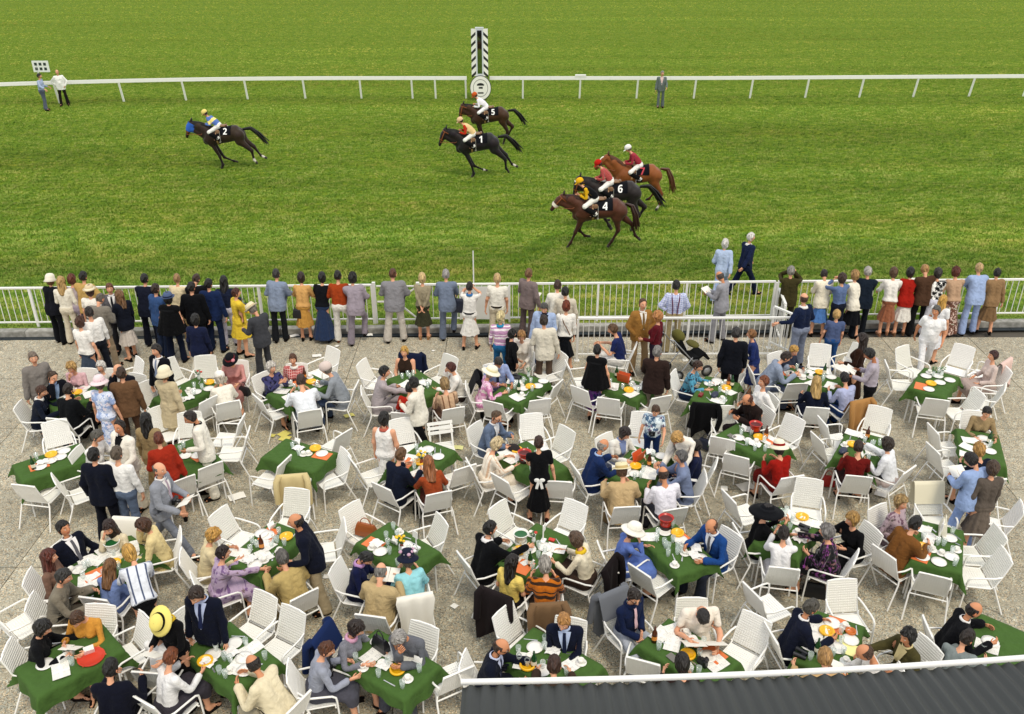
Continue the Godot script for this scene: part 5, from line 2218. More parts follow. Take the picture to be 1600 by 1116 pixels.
func ware(kind: String, x: float, z: float, yaw: float, where: String) -> void:
	var china := paint("e8e6e0", 0.25)
	match kind:
		"plate":
			var o := put("plate", "plate", "white plate " + where, "white plates on the tables", x, z)
			part(o, "dish", shape("plate", func(s): lathe(s, [Vector2(0, 0.001), Vector2(0.06, 0.001), Vector2(0.105, 0.016), Vector2(0.107, 0.02), Vector2(0.062, 0.008), Vector2(0, 0.007)], 20)), china)
		"cup":
			var o := put("cup", "cup", "white coffee cup " + where, "coffee cups on the tables", x, z, yaw)
			part(o, "saucer", shape("saucer", func(s): lathe(s, [Vector2(0, 0.001), Vector2(0.04, 0.001), Vector2(0.072, 0.012), Vector2(0.07, 0.016), Vector2(0.0, 0.007)], 16)), china)
			part(o, "bowl", shape("cup", func(s): lathe(s, [Vector2(0.02, 0.008), Vector2(0.034, 0.03), Vector2(0.04, 0.066), Vector2(0.036, 0.066), Vector2(0.03, 0.03), Vector2(0, 0.02)], 14)), china)
			part(o, "handle", shape("cuph", func(s): tube(s, [Vector3(0.036, 0.055, 0), Vector3(0.06, 0.048, 0), Vector3(0.052, 0.025, 0), Vector3(0.032, 0.024, 0)], 0.005, 0.005, 5)), china)
		"glass":
			var o := put("drinking_glass", "glass", "clear glass " + where, "glasses on the tables", x, z)
			part(o, "tumbler", shape("glass", func(s): lathe(s, [Vector2(0, 0.002), Vector2(0.028, 0.002), Vector2(0.036, 0.115), Vector2(0.033, 0.115), Vector2(0.026, 0.012), Vector2(0, 0.012)], 14)), glass_mat())
		"drink":
			var o := put("drinking_glass", "glass", "glass of dark red drink " + where, "", x, z)
			part(o, "tumbler", shape("glass", func(s): lathe(s, [Vector2(0, 0.002), Vector2(0.028, 0.002), Vector2(0.036, 0.115), Vector2(0.033, 0.115), Vector2(0.026, 0.012), Vector2(0, 0.012)], 14)), glass_mat())
			part(o, "drink", shape("drink", func(s): lathe(s, [Vector2(0, 0.014), Vector2(0.025, 0.014), Vector2(0.030, 0.08), Vector2(0, 0.08)], 12)), paint("5a1c12", 0.2))
		"ashtray":
			var o := put("ashtray", "ashtray", "round yellow ashtray " + where, "yellow ashtrays on the tables", x, z)
			part(o, "dish", shape("ash", func(s): lathe(s, [Vector2(0, 0.002), Vector2(0.085, 0.002), Vector2(0.10, 0.022), Vector2(0.098, 0.044), Vector2(0.078, 0.046), Vector2(0.066, 0.016), Vector2(0, 0.012)], 20)), paint("eeb51c", 0.3))
		"orange_ashtray":
			var o := put("ashtray", "ashtray", "small orange ashtray " + where, "", x, z)
			part(o, "dish", shape("ash", func(s): lathe(s, [Vector2(0, 0.002), Vector2(0.085, 0.002), Vector2(0.10, 0.022), Vector2(0.098, 0.044), Vector2(0.078, 0.046), Vector2(0.066, 0.016), Vector2(0, 0.012)], 20)), paint("c46a24", 0.3), Transform3D(Basis.from_scale(Vector3(0.7, 0.9, 0.7)), V0))
		"menu":
			var o := put("menu", "menu", "orange menu card " + where, "orange menus on the tables", x, z, yaw)
			part(o, "cover", shape("menu", func(s): box(s, at(0, 0.004, 0), Vector3(0.22, 0.006, 0.30))), paint("d9733a", 0.55))
		"menustand":
			var o := put("menu", "menu", "orange menu card standing upright " + where, "", x, z, yaw)
			part(o, "cover", shape("menus", func(s):
				box(s, turn(Vector3.RIGHT, 14, Vector3(0, 0.10, 0.03)), Vector3(0.25, 0.20, 0.005))
				box(s, turn(Vector3.RIGHT, -14, Vector3(0, 0.10, -0.03)), Vector3(0.25, 0.20, 0.005))), paint("cf5a2c", 0.5))
		"paper":
			var o := put("newspaper", "paper", "white race paper " + where, "race papers on the tables", x, z, yaw)
			part(o, "sheet", shape("paper", func(s):
				for i in 6:
					var z0 := -0.14 + i * 0.28 / 6.0
					var z1 := z0 + 0.28 / 6.0
					var f := func(zz: float) -> float: return 0.006 + 0.012 * pow(absf(zz) / 0.14, 2.0)
					for lift in [0.0, 0.004]:
						quad(s, Vector3(-0.10, f.call(z1) - lift, z1), Vector3(-0.10, f.call(z0) - lift, z0), Vector3(0.10, f.call(z0) - lift, z0), Vector3(0.10, f.call(z1) - lift, z1))), print_mat())
		"yellowpaper":
			var o := put("newspaper", "paper", "pale yellow paper lying " + where, "", x, z, yaw)
			part(o, "sheet", shape("ypaper", func(s): box(s, at(0, 0.004, 0), Vector3(0.21, 0.004, 0.29))), paint("e8e29a", 0.8))
		"napkin":
			var o := put("napkin", "napkin", "crumpled napkin " + where, "napkins on the tables", x, z, yaw)
			part(o, "cloth", shape("napkin", func(s):
				s.set_smooth_group(-1)
				var f := func(i: int, j: int) -> Vector3: return Vector3(-0.09 + 0.03 * i + 0.012 * sin(j * 2.3), 0.008 + 0.022 * absf(sin(i * 2.1 + j * 1.3)) + 0.012 * absf(cos(j * 3.0 + i)), -0.075 + 0.03 * j + 0.012 * sin(i * 3.1))
				for i in 6:
					for j in 5:
						quad(s, f.call(i, j + 1), f.call(i, j), f.call(i + 1, j), f.call(i + 1, j + 1))), cloth("ecebe8"))
		"card":
			var o := put("card", "card", "folded white card " + where, "small cards on the tables", x, z, yaw)
			part(o, "leaf", shape("card", func(s):
				box(s, turn(Vector3.RIGHT, 24, Vector3(0, 0.05, 0.022)), Vector3(0.12, 0.11, 0.003))
				box(s, turn(Vector3.RIGHT, -24, Vector3(0, 0.05, -0.022)), Vector3(0.12, 0.11, 0.003))), paint("ecece8", 0.6))
		"cardstand":
			var o := put("card_stand", "card stand", "white stand card " + where, "card stands on the tables", x, z, yaw)
			part(o, "base", shape("csb", func(s): box(s, at(0, 0.014, 0), Vector3(0.11, 0.028, 0.07))), paint("eeeeea", 0.4))
			part(o, "stem", shape("css", func(s): tube(s, [Vector3(0, 0.02, 0), Vector3(0, 0.30, 0)], 0.012, 0.010, 6)), paint("eeeeea", 0.4))
			part(o, "plaque", shape("csp", func(s): box(s, at(0, 0.26, 0.014), Vector3(0.10, 0.12, 0.008))), paint("f0f0ec", 0.4))
		"bottle", "brownbottle":
			var g := kind == "bottle"
			var o := put("bottle", "bottle", ("green bottle " if g else "brown bottle ") + where, "bottles on the tables", x, z)
			part(o, "glass", shape("bottle", func(s): lathe(s, [Vector2(0, 0.002), Vector2(0.036, 0.002), Vector2(0.037, 0.14), Vector2(0.030, 0.17), Vector2(0.014, 0.205), Vector2(0.013, 0.255), Vector2(0, 0.256)], 14)), paint("16401c" if g else "4a2410", 0.12))
			part(o, "label", shape("blabel", func(s): lathe(s, [Vector2(0.0375, 0.05), Vector2(0.0378, 0.11)], 14)), paint("e6dfc8" if g else "d98a3a", 0.6))
		"bucket", "greenbucket":
			var red := kind == "bucket"
			var o := put("ice_bucket", "ice bucket", ("red ice bucket " if red else "white ice bucket with green inside ") + where, "", x, z)
			part(o, "pail", shape("pail", func(s): lathe(s, [Vector2(0, 0.003), Vector2(0.075, 0.003), Vector2(0.085, 0.10), Vector2(0.112, 0.19), Vector2(0.116, 0.19), Vector2(0.118, 0.196), Vector2(0.106, 0.198), Vector2(0.08, 0.10), Vector2(0.07, 0.03), Vector2(0, 0.02)], 20)), paint("b3241a" if red else "e6e6e0", 0.3))
			part(o, "lining", shape("pailin", func(s): lathe(s, [Vector2(0.097, 0.165), Vector2(0.08, 0.155), Vector2(0, 0.15)], 18)), paint("571310" if red else "1d5a2c", 0.3))
			part(o, "base_ring", shape("pailb", func(s): lathe(s, [Vector2(0.090, 0.004), Vector2(0.094, 0.05), Vector2(0.0865, 0.06)], 18)), paint("241010" if red else "e6e6e0", 0.4))
		"redround":
			var o := put("tray", "tray", "round red tray " + where, "", x, z, yaw)
			part(o, "dish", shape("tray", func(s): lathe(s, [Vector2(0, 0.004), Vector2(0.15, 0.004), Vector2(0.165, 0.03), Vector2(0.158, 0.032), Vector2(0.145, 0.012), Vector2(0, 0.012)], 24)), paint("c93a22", 0.4))
		"flowers", "greens", "redflowers":
			var o := put("flower_vase", "vase", {"flowers": "vase of yellow flowers ", "greens": "green-leaved vase ", "redflowers": "vase with a red flower "}[kind] + where, "", x, z)
			part(o, "vase", shape("vase", func(s): lathe(s, [Vector2(0, 0.002), Vector2(0.026, 0.002), Vector2(0.032, 0.05), Vector2(0.022, 0.10), Vector2(0.027, 0.12), Vector2(0.022, 0.118), Vector2(0, 0.05)], 12)), paint("8c3f26" if kind == "flowers" else "dfe6e2", 0.2))
			var r := RandomNumberGenerator.new()
			r.seed = int(absf(x * 100.0))
			for i in 7:
				var a := i * TAU / 7.0 + r.randf()
				var tip := Vector3(cos(a) * r.randf_range(0.03, 0.075), r.randf_range(0.17, 0.24), sin(a) * r.randf_range(0.03, 0.075))
				var s := st()
				tube(s, [Vector3(0, 0.09, 0), tip], 0.0035, 0.003, 4)
				for k in 3:
					var q := Vector3(0, 0.09, 0).lerp(tip, 0.45 + 0.2 * k)
					var w := Vector3(cos(a + k * 2.0), 0.3, sin(a + k * 2.0)) * 0.04
					var side := w.cross(Vector3.UP).normalized() * 0.012
					quad(s, q, q + w * 0.5 - side, q + w, q + w * 0.5 + side)
				part(o, "stem", done(s), paint("2f6a2a", 0.6))
				if kind == "flowers" or (kind == "redflowers" and i < 2):
					s = st()
					ball(s, tip, Vector3(0.026, 0.018, 0.026), 5, 8)
					part(o, "flower", done(s), paint("e9bf1e" if kind == "flowers" else "c43a2a", 0.6))
		"handbag", "blackbag", "whitebag", "redbook", "book", "wallet", "cap":
			var spec: Array = {"handbag": ["handbag", "handbag", "navy clutch bag ", "232b42"], "blackbag": ["handbag", "handbag", "glossy black handbag with a loop handle ", "15151a"], "whitebag": ["handbag", "handbag", "cream handbag with a loop handle ", "dcd8c6"], "redbook": ["purse", "purse", "small dark red purse ", "7a1a1e"], "book": ["photograph", "card", "small dark printed card ", "6d6a64"], "wallet": ["wallet", "wallet", "small brown wallet ", "4a352a"], "cap": ["cap", "cap", "dark brown cap ", "3a3434"]}[kind]
			var o := put(spec[0], spec[1], spec[2] + where, "", x, z, yaw)
			match kind:
				"handbag":
					var s := st()
					ball(s, Vector3(0, 0.045, 0), Vector3(0.12, 0.05, 0.07), 6, 10)
					part(o, "pouch", done(s), paint(spec[3], 0.5))
				"blackbag", "whitebag":
					bag_parts(o, spec[3], 0.24, 0.20)
				"redbook", "book", "wallet":
					var s := st()
					box(s, at(0, 0.012, 0), {"redbook": Vector3(0.13, 0.06, 0.07), "book": Vector3(0.14, 0.01, 0.10), "wallet": Vector3(0.11, 0.024, 0.08)}[kind])
					part(o, "cover", done(s), paint(spec[3], 0.5))
				"cap":
					var s := st()
					ball(s, Vector3(0, 0.03, 0), Vector3(0.13, 0.045, 0.11), 6, 12)
					part(o, "crown", done(s), cloth(spec[3]))
		"binoc":
			var o := put("binoculars", "binoculars", "black binoculars lying " + where, "binoculars on the tables", x, z, yaw)
			for sg in [-1.0, 1.0]:
				part(o, "barrel", shape("barrel%s" % sg, func(s): tube(s, [Vector3(sg * 0.045, 0.032, 0.07), Vector3(sg * 0.045, 0.034, 0.0), Vector3(sg * 0.055, 0.036, -0.09)], 0.024, 0.034, 10)), paint("14161c", 0.4))
			part(o, "bridge", shape("bridge", func(s): box(s, at(0, 0.036, 0.02), Vector3(0.07, 0.02, 0.05))), paint("14161c", 0.4))
		"camera":
			var o := put("camera", "camera", "black camera lying " + where, "", x, z, yaw)
			part(o, "camera_body", shape("cam", func(s):
				box(s, at(0, 0.045, 0), Vector3(0.14, 0.09, 0.05))
				box(s, at(0, 0.10, 0), Vector3(0.05, 0.025, 0.04))), paint("16171b", 0.4))
			part(o, "lens", shape("lens", func(s): lathe(s, [Vector2(0.032, 0), Vector2(0.034, 0.07), Vector2(0.0, 0.07)], 12, turn(Vector3.RIGHT, -90, Vector3(0, 0.045, -0.02)))), paint("22242a", 0.25))
		"fork", "knife":
			var o := put(kind, kind, "steel " + kind + " " + where, "cutlery on the tables", x, z, yaw * 3.0)
			part(o, "handle", shape("handle", func(s): box(s, at(0, 0.004, 0.05), Vector3(0.012, 0.005, 0.10))), paint("c9cac8", 0.25, 0.8))
			part(o, "prongs" if kind == "fork" else "blade", shape("tip" + kind, func(s): box(s, at(0, 0.005, -0.04), Vector3(0.022 if kind == "fork" else 0.016, 0.004, 0.08))), paint("c9cac8", 0.25, 0.8))
		"redpack":
			var o := put("packet", "packet", "small red and white packet " + where, "", x, z, yaw)
			part(o, "box", shape("pack", func(s): box(s, at(0, 0.012, 0), Vector3(0.06, 0.024, 0.09))), paint("c8352a", 0.5))

func print_mat() -> StandardMaterial3D:
	if not mats.has("print"):
		var n := 96
		var im := Image.create(n, n, false, Image.FORMAT_RGB8)
		im.fill(Color(0.92, 0.915, 0.89))
		var r := RandomNumberGenerator.new()
		r.seed = 2
		for y in range(8, n - 6, 5):
			for x in range(6, n - 6):
				if r.randf() < 0.55 and x % 31 > 3:
					im.set_pixel(x, y, Color(0.62, 0.62, 0.62))
					im.set_pixel(x, y + 1, Color(0.74, 0.74, 0.74))
		var m := StandardMaterial3D.new()
		m.albedo_texture = ImageTexture.create_from_image(im)
		m.uv1_triplanar = true
		m.uv1_scale = Vector3(3.2, 3.2, 3.2)
		m.roughness = 0.85
		m.resource_name = "print"
		mats["print"] = m
	return mats["print"]

func bag_parts(o: Node3D, hex: String, w: float, h: float) -> void:
	var s := st()
	var m := paint(hex, 0.35)
	var prof := [[0.004, 1.0, 0.055], [h * 0.45, 1.0, 0.052], [h * 0.85, 0.88, 0.034], [h, 0.80, 0.018]]
	s.set_smooth_group(-1)
	for k in 3:
		var a: Array = prof[k]
		var b: Array = prof[k + 1]
		var ca := []
		var cb := []
		for sg in [[-1, -1], [1, -1], [1, 1], [-1, 1]]:
			ca.append(Vector3(sg[0] * w * 0.5 * a[1], a[0], sg[1] * a[2]))
			cb.append(Vector3(sg[0] * w * 0.5 * b[1], b[0], sg[1] * b[2]))
		for i in 4:
			var j := (i + 1) % 4
			quad(s, ca[j], cb[j], cb[i], ca[i])
		if k == 2:
			quad(s, cb[3], cb[0], cb[1], cb[2])
	part(o, "pouch", done(s), m)
	s = st()
	var pts := []
	for k in 9:
		var a := PI * k / 8.0
		pts.append(Vector3(cos(a) * w * 0.27, h * 0.94 + sin(a) * 0.12, 0))
	tube(s, pts, 0.008, 0.008, 5)
	part(o, "handle", done(s), m)

func bag(x: float, y: float, z: float, yaw: float, hex: String, label: String, w := 0.30, h := 0.26) -> void:
	var o := thing("bag", label, "bag", "", Vector3(x, y, z), yaw)
	bag_parts(o, hex, w, h)

func litter(x: float, z: float, yaw: float, hex: String, label: String, w := 0.16, l := 0.20) -> void:
	var s := st()
	for i in 4:
		var z0 := -l * 0.5 + l * i / 4.0
		var z1 := z0 + l / 4.0
		var a := 0.008 + 0.012 * absf(sin(i * 1.9))
		var b := 0.008 + 0.012 * absf(sin((i + 1) * 1.9))
		quad(s, Vector3(-w * 0.5, b, z1), Vector3(-w * 0.5, a, z0), Vector3(w * 0.5, a + 0.006, z0), Vector3(w * 0.5, b + 0.004, z1))
	var o := part(self, "paper_scrap", done(s), paint(hex, 0.85), Transform3D(Basis(Vector3.UP, deg_to_rad(-yaw)), Vector3(x, 0.004, z)))
	tag(o, label, "litter", "papers dropped on the terrace")

func stroller(x: float, z: float, yaw: float) -> void:
	var o := thing("pushchair", "folding pushchair with dark seat and olive hood by the woman in dark red", "pushchair", "", Vector3(x, 0, z), yaw)
	var al := paint("b9bcc0", 0.3, 0.7)
	for sg in [-1.0, 1.0]:
		var s := st()
		tube(s, [Vector3(sg * 0.22, 0.13, -0.36), Vector3(sg * 0.22, 0.50, 0.05), Vector3(sg * 0.22, 1.0, 0.50), Vector3(sg * 0.18, 1.02, 0.58)], 0.013, 0.013, 6)
		part(o, "push_bar", done(s), al)
		s = st()
		tube(s, [Vector3(sg * 0.23, 0.13, 0.32), Vector3(sg * 0.23, 0.52, 0.0)], 0.013, 0.013, 6)
		part(o, "strut", done(s), al)
		for zz in [-0.38, 0.34]:
			s = st()
			lathe(s, [Vector2(0.10, -0.022), Vector2(0.132, -0.018), Vector2(0.132, 0.018), Vector2(0.10, 0.022)], 16, turn(Vector3.BACK, 90, Vector3(sg * 0.25, 0.132, zz)))
			var w := part(o, "wheel", done(s), paint("17181a", 0.7))
			s = st()
			lathe(s, [Vector2(0, -0.012), Vector2(0.095, -0.010), Vector2(0.095, 0.010), Vector2(0, 0.012)], 12, turn(Vector3.BACK, 90, Vector3(sg * 0.25, 0.132, zz)))
			part(w, "hub", done(s), paint("a9acb0", 0.4, 0.3))
	var s := st()
	var prof := [Vector3(0, 0.96, 0.30), Vector3(0, 0.66, 0.14), Vector3(0, 0.46, 0.02), Vector3(0, 0.44, -0.20), Vector3(0, 0.52, -0.34), Vector3(0, 0.36, -0.46)]
	for k in 5:
		bar(s, prof[k], prof[k + 1], 0.36, 0.05)
	part(o, "seat", done(s), cloth("15181c"))
	s = st()
	ball(s, Vector3(0, 0.98, 0.26), Vector3(0.20, 0.13, 0.12), 6, 10)
	part(o, "hood", done(s), cloth("6d6a34"))
	s = st()
	ball(s, Vector3(0, 0.72, -0.12), Vector3(0.20, 0.05, 0.12), 6, 10)
	part(o, "tray", done(s), cloth("6a6636"))

# ---------------------------------------------------------------- who and what stands where (metres from the point below the camera)
func runners() -> void:
	horse(Vector3(-10.94, TURF_Y, -33.96), -92, "stretch", "2c2019", "16100e", "14100f", "2", "f0f0ee", "hbha", "hood", "leading dark brown horse in a blue hood, number 2")
	person(-11.04, -33.96, -92, "m:1 p:ride s:0.93 w:5f7fcc.band.f0dc8a t:eceae6 a:helmet.ecd680 h:short.3a261a B:17171a sh:17171a", "jockey in blue and yellow with a pale cap", "riding in the race", "jockeys in the race", TURF_Y + 1.1)
	horse(Vector3(-1.31, TURF_Y, -32.71), -92, "stretch", "1d1a1b", "121012", "121011", "1", "f0f0ee", "fbhb", "plain", "black horse with orange bridle, number 1")
	person(-1.41, -32.71, -92, "m:1 p:ride s:0.93 w:d63a20 V:e8c890 t:f0eee8 a:helmet.e8c49a h:short.3a261a B:17171a sh:17171a", "jockey in red and peach with a peach cap", "riding in the race", "jockeys in the race", TURF_Y + 1.1)
	horse(Vector3(-0.97, TURF_Y, -37.61), -92, "gather", "3a2519", "1c1310", "15110f", "5", "f0f0ee", "", "plain", "dark bay horse passing the finishing post, number 5")
	person(-1.07, -37.61, -92, "m:1 p:ride s:0.93 w:e9e8ee t:f0eff0 a:helmet.d9632c h:short.3a261a B:17171a sh:17171a", "jockey all in white with an orange cap", "riding in the race", "jockeys in the race", TURF_Y + 1.06)
	horse(Vector3(2.50, TURF_Y, -25.12), -88, "reach", "4a2a1c", "2a1812", "5a2c16", "4", "f0f0ee", "", "noseband", "bay horse with a white noseband, number 4")
	person(2.40, -25.12, -88, "m:1 p:ride s:0.93 w:ecb81e V:15151a t:f0eee6 a:helmet.edb622 h:short.3a261a B:17171a sh:17171a", "jockey in yellow and black with a yellow cap", "riding in the race", "jockeys in the race", TURF_Y + 1.0)
	horse(Vector3(3.09, TURF_Y, -26.62), -88, "gather", "221c1c", "141112", "121012", "6", "f0f0ee", "", "browband", "dark horse half hidden between two others, number 6")
	person(2.99, -26.62, -88, "m:1 p:rideup s:0.93 w:c65a54.check.a8464a t:f2f0ea a:helmet.d2281c h:short.3a261a B:17171a sh:17171a", "jockey in faded red with a red cap", "riding in the race", "jockeys in the race", TURF_Y + 1.06)
	horse(Vector3(4.03, TURF_Y, -28.69), -88, "high", "7a4520", "4a2612", "8a5226", "7", "b8283a", "haha", "blaze", "chestnut horse with a white blaze and white hind sock")
	person(4.13, -28.69, -88, "m:1 p:rideup s:0.93 w:b83c4c t:f0eeea a:helmet.ecebe6 h:short.8a7a6a B:17171a sh:17171a", "jockey in crimson with a white cap", "riding in the race", "jockeys in the race", TURF_Y + 1.02)

func tables() -> void:
	table(-8.33, -14.99, -42, "of the soft pink blouse", 3)
	table(-6.28, -15.13, -56, "of the white turban", 4)
	table(-5.47, -12.87, 50, "beside the white suit", 5)
	table(-7.79, -12.70, -39, "unoccupied at the terrace edge", 6)
	table(-3.65, -12.92, 25, "unoccupied in the open aisle", 7)
	table(-4.11, -15.25, -50, "of the purple and black print", 8)
	table(-1.87, -15.44, 51, "of the brown tank top", 9)
	table(0.16, -15.28, -59, "of the pink print dress", 10)
	table(2.16, -15.39, 38, "of the black fringed shawl", 11)
	table(3.94, -15.14, -63, "of the turquoise print blouse", 12)
	table(5.96, -15.72, 36, "of the long blonde hair", 13)
	table(8.33, -15.52, -52, "with green bottles, no guests", 14)
	table(4.23, -13.35, 50, "of the white hat banded red", 15)
	table(6.05, -13.13, -58, "of the dark red sweater", 16)
	table(8.15, -13.18, -71, "of the light blue suit", 17)
	table(-1.54, -12.76, -58, "of the rust sweater", 18)
	table(0.33, -12.73, 51, "of the waitress in black", 19)
	table(2.14, -12.58, -58, "of the straw boater", 20)
	table(-5.80, -10.11, -50, "of the girl in blue sweater", 21)
	table(-5.53, -8.28, -46, "with the round red tray", 22)
	table(-3.61, -10.46, -64, "of the lilac flowered dress", 23)
	table(-3.53, -8.33, 40, "crowded with dishes", 24)
	table(-1.68, -10.45, 41, "of the flowered navy hat", 25)
	table(-1.52, -8.21, 36, "of the pink scarf", 26)
	table(0.34, -10.39, -55, "of the yellow scarf", 27)
	table(0.50, -8.23, 38, "between two navy suits", 28)
	table(2.40, -10.46, 63, "of the cornflower blue dress", 29)
	table(2.22, -8.38, 45, "of the newspaper reader", 30)
	table(4.15, -10.81, -55, "of the huge black hat", 31)
	table(6.27, -10.51, -65, "of the tobacco jacket", 32)
	table(4.06, -8.55, -61, "of the olive jacket", 33)
	table(6.16, -8.45, -50, "of the balding black jacket", 34)

func people() -> void:
	person(-10.50, -18.78, 5, "f:1 p:lean v:16181f j:1a1c26 t:16181f h:bob.8a5a34 a:cloche.e8e2d2", "woman in black with a white cloche hat", "leaning on the railing", "race-goers along the railing")
	person(-10.15, -18.73, 0, "f:1 p:stand w:e6e0d0 t:dcd2bc h:long.c9a468", "woman with long blonde hair in cream trousers", "watching at the railing", "race-goers along the railing")
	person(-9.99, -18.79, 0, "f:1 p:lean w:b3a6ac t:a294a2 h:curly.7c3f28", "auburn woman in dusty lilac", "leaning on the railing", "race-goers along the railing")
	person(-9.71, -18.80, 8, "m:1 p:reach j:c9a562 t:4a4238 h:short.1c1714", "dark man in a mustard jacket with one arm out", "at the railing", "race-goers along the railing")
	person(-9.31, -18.20, 0, "f:1 p:stand e:efeae0 t:5a5450 h:bob.5a2f22 a:fedora.dcc9a6.efe6cf", "woman in a pale straw hat and white top", "in the second row by the railing", "people standing among the tables")
	person(-8.87, -17.55, 8, "m:1 p:read j:8c857a.tweed.6b665e t:a8957c h:receding.6f665c", "man in grey tweed jacket and tan trousers", "behind the white straw hat", "people standing among the tables")
	person(-8.87, -18.31, 160, "m:1 p:stand j:6c6a70 u:e4e2e0 i:23252e t:3a3a40 h:short.7a4a2a s:0.97", "young man in grey with a dark tie", "turned from the railing", "race-goers along the railing")
	person(-8.54, -17.96, -55, "f:1 p:hold j:1d2232 k:d9cfc6 h:long.8a6440 y:5a8ac0", "woman in navy blazer and white skirt", "walking along the railing", "people standing among the tables")
	person(-8.71, -16.87, -40, "m:1 p:hold w:eceae6 t:1f2430 h:short.2a1a12", "dark man in white shirt and navy trousers", "beside the denim skirt", "people standing among the tables")
	person(-8.79, -16.55, 15, "f:1 p:stand e:efece6 k:4a566a h:curly.5c3826 z:e9e6e0", "woman in white tee and blue denim skirt", "with her back turned on the terrace", "people standing among the tables")
	person(-8.28, -18.60, 0, "m:1 p:lean j:1e2336 t:1c2030 h:short.14110f", "dark man in navy suit", "at the railing beside the striped blue hat", "race-goers along the railing")
	person(-7.81, -18.10, 25, "m:1 p:stand j:3f5f94 t:2c3a58 h:short.3c2618", "man in a mid blue jacket", "at the railing behind the black cape", "race-goers along the railing")
	person(-7.44, -17.77, 0, "f:1 p:stand q:0e0f13 t:16203a h:bob.1c1714 a:fedora.5a6c92.222c48 wd:1.12", "woman in a black cape and blue striped hat", "standing with legs apart", "race-goers along the railing")
	person(-7.65, -18.85, 0, "f:1 p:lean w:e3d3ae t:b39a70 h:short.b08a5c", "fair woman in cream blouse and tan trousers", "leaning on the railing", "race-goers along the railing")
	person(-7.04, -18.19, 8, "m:1 p:stand j:101218 t:14161c h:short.1a120e wd:1.08", "broad man in black jacket", "standing behind the railing row", "race-goers along the railing")
	person(-7.11, -18.66, 0, "m:1 p:read j:191a20 t:1c1c22 h:short.4a2e1c x:paper", "brown-haired man in black with a raised white card", "at the railing", "race-goers along the railing")
	person(-6.72, -18.40, 12, "m:1 p:hold j:1f3260 t:1c2a4c h:short.16120f", "dark man in royal navy suit holding a card", "at the railing", "race-goers along the railing")
	person(-6.51, -18.69, 0, "f:1 p:lean w:232c48 t:c8c4d2 h:long.15110f", "woman with long black hair and pale flared trousers", "at the railing", "race-goers along the railing")
	person(-6.06, -18.12, 55, "f:1 p:fold o:e9c83e h:short.5a2a18 sh:1c1715", "woman in a bright yellow coat", "standing by the railing", "race-goers along the railing")
	person(-5.30, -17.06, -60, "m:1 p:read j:4c4e54 t:48494e h:short.8a8278 a:fedora.e4d8b8.c8b48a", "old man in a cream hat and dark grey suit", "reading on the terrace", "people standing among the tables")
	person(-6.51, -16.68, 5, "f:1 p:stand j:20284a k:ece6d6 h:bob.15120f", "woman in navy jacket over a white dress", "standing behind the tall white chair", "people standing among the tables")
	person(-8.92, -14.83, 140, "m:1 p:stand j:8b8580 t:6e6a68 h:short.8a7a6c", "man in a taupe jacket", "at the terrace edge beside the railing end", "people standing among the tables")
	person(-8.76, -14.97, 130, "m:1 p:sitchin j:171a26 u:9db7dd t:22242c h:receding.5a4636", "man in dark suit and blue shirt, hand at chin", "seated", "guests seated at the tables")
	person(-8.50, -15.51, 185, "f:1 p:sitchin w:e3b9bf k:c8a2a8 h:curly.c9a060", "blonde woman in a soft pink blouse", "seated facing the stand", "guests seated at the tables")
	person(-7.98, -15.49, 190, "f:1 p:sit w:c9c2bc k:8a8480 h:curly.d9d4cc s:0.9", "white-haired woman half hidden by the balding man", "seated", "guests seated at the tables")
	person(-7.50, -15.30, 200, "m:1 p:sitchin j:1b1e2a u:e8e6e2 i:30303a t:22242c h:bald.8a7a68", "balding man in dark suit", "seated behind the brown jacket", "guests seated at the tables")
	person(-8.85, -14.43, 85, "f:1 p:sittable j:1c2438 t:20242e h:short.5a3420 y:e9e6e2", "brown-haired woman in navy with a white collar", "seated at the terrace edge", "guests seated at the tables")
	person(-8.16, -14.19, 10, "m:1 p:sittable j:14171c t:1a1a1e h:short.33241a", "man in a black leather jacket", "seated with his back turned", "guests seated at the tables")
	person(-7.35, -13.99, 5, "f:1 p:stand e:9fb4e0.blotch.d9e0f2 M:9fb4e0.blotch.d9e0f2 h:bob.5a4030 a:wide.ecd6da.e8c8d0", "woman in blue tie-dyed dress and pale pink hat", "standing by the table", "people standing among the tables")
	person(-7.03, -14.18, -15, "m:1 p:hold j:7a5a40 t:5a4030 h:short.4a3220", "man in a brown jacket", "standing beside the pale pink hat", "people standing among the tables")
	person(-6.70, -15.16, 205, "m:1 p:stand j:12151f u:eceae8 i:8a98b4 t:15171f h:short.231812", "dark man in black suit and silver tie", "standing face on behind the beige coat", "people standing among the tables")
	person(-6.32, -14.36, 25, "f:1 p:hold o:cdbd9a M:cdbd9a h:bob.9a7448 a:cloche.efe4c6", "woman in a long beige coat dress and cream cloche", "standing by the table", "people standing among the tables")
	person(-5.57, -15.86, 180, "f:1 p:sittable w:d99a94 k:b9827c h:short.3a261a a:wide.1b1c22.8a3038.e0909a", "woman in rose blouse and black hat with pink flower", "seated face on", "guests seated at the tables")
	person(-5.43, -14.76, -25, "f:1 p:sitlean j:ece6d8 t:e2dccc h:bob.cabfae a:turban.f1ede4", "woman in white jacket and white turban", "bending over the table", "guests seated at the tables")
	person(-7.12, -12.82, 95, "m:1 p:sittable w:efece8 t:3a3a40 h:short.6a665f", "grey-haired man in a white shirt", "seated beside the white dinner jacket", "guests seated at the tables")
	person(-6.35, -12.39, 200, "m:1 p:hold j:efe9dc u:15151a t:e4dccb h:receding.2a1c14 c:b", "man in a white dinner jacket and black shirt", "standing face on", "people standing among the tables")
	person(-6.04, -12.70, 5, "f:1 p:stand j:a8926a M:a08a62 h:long.0f0d0c", "woman with long black hair and an olive coat", "standing with her back turned", "people standing among the tables")
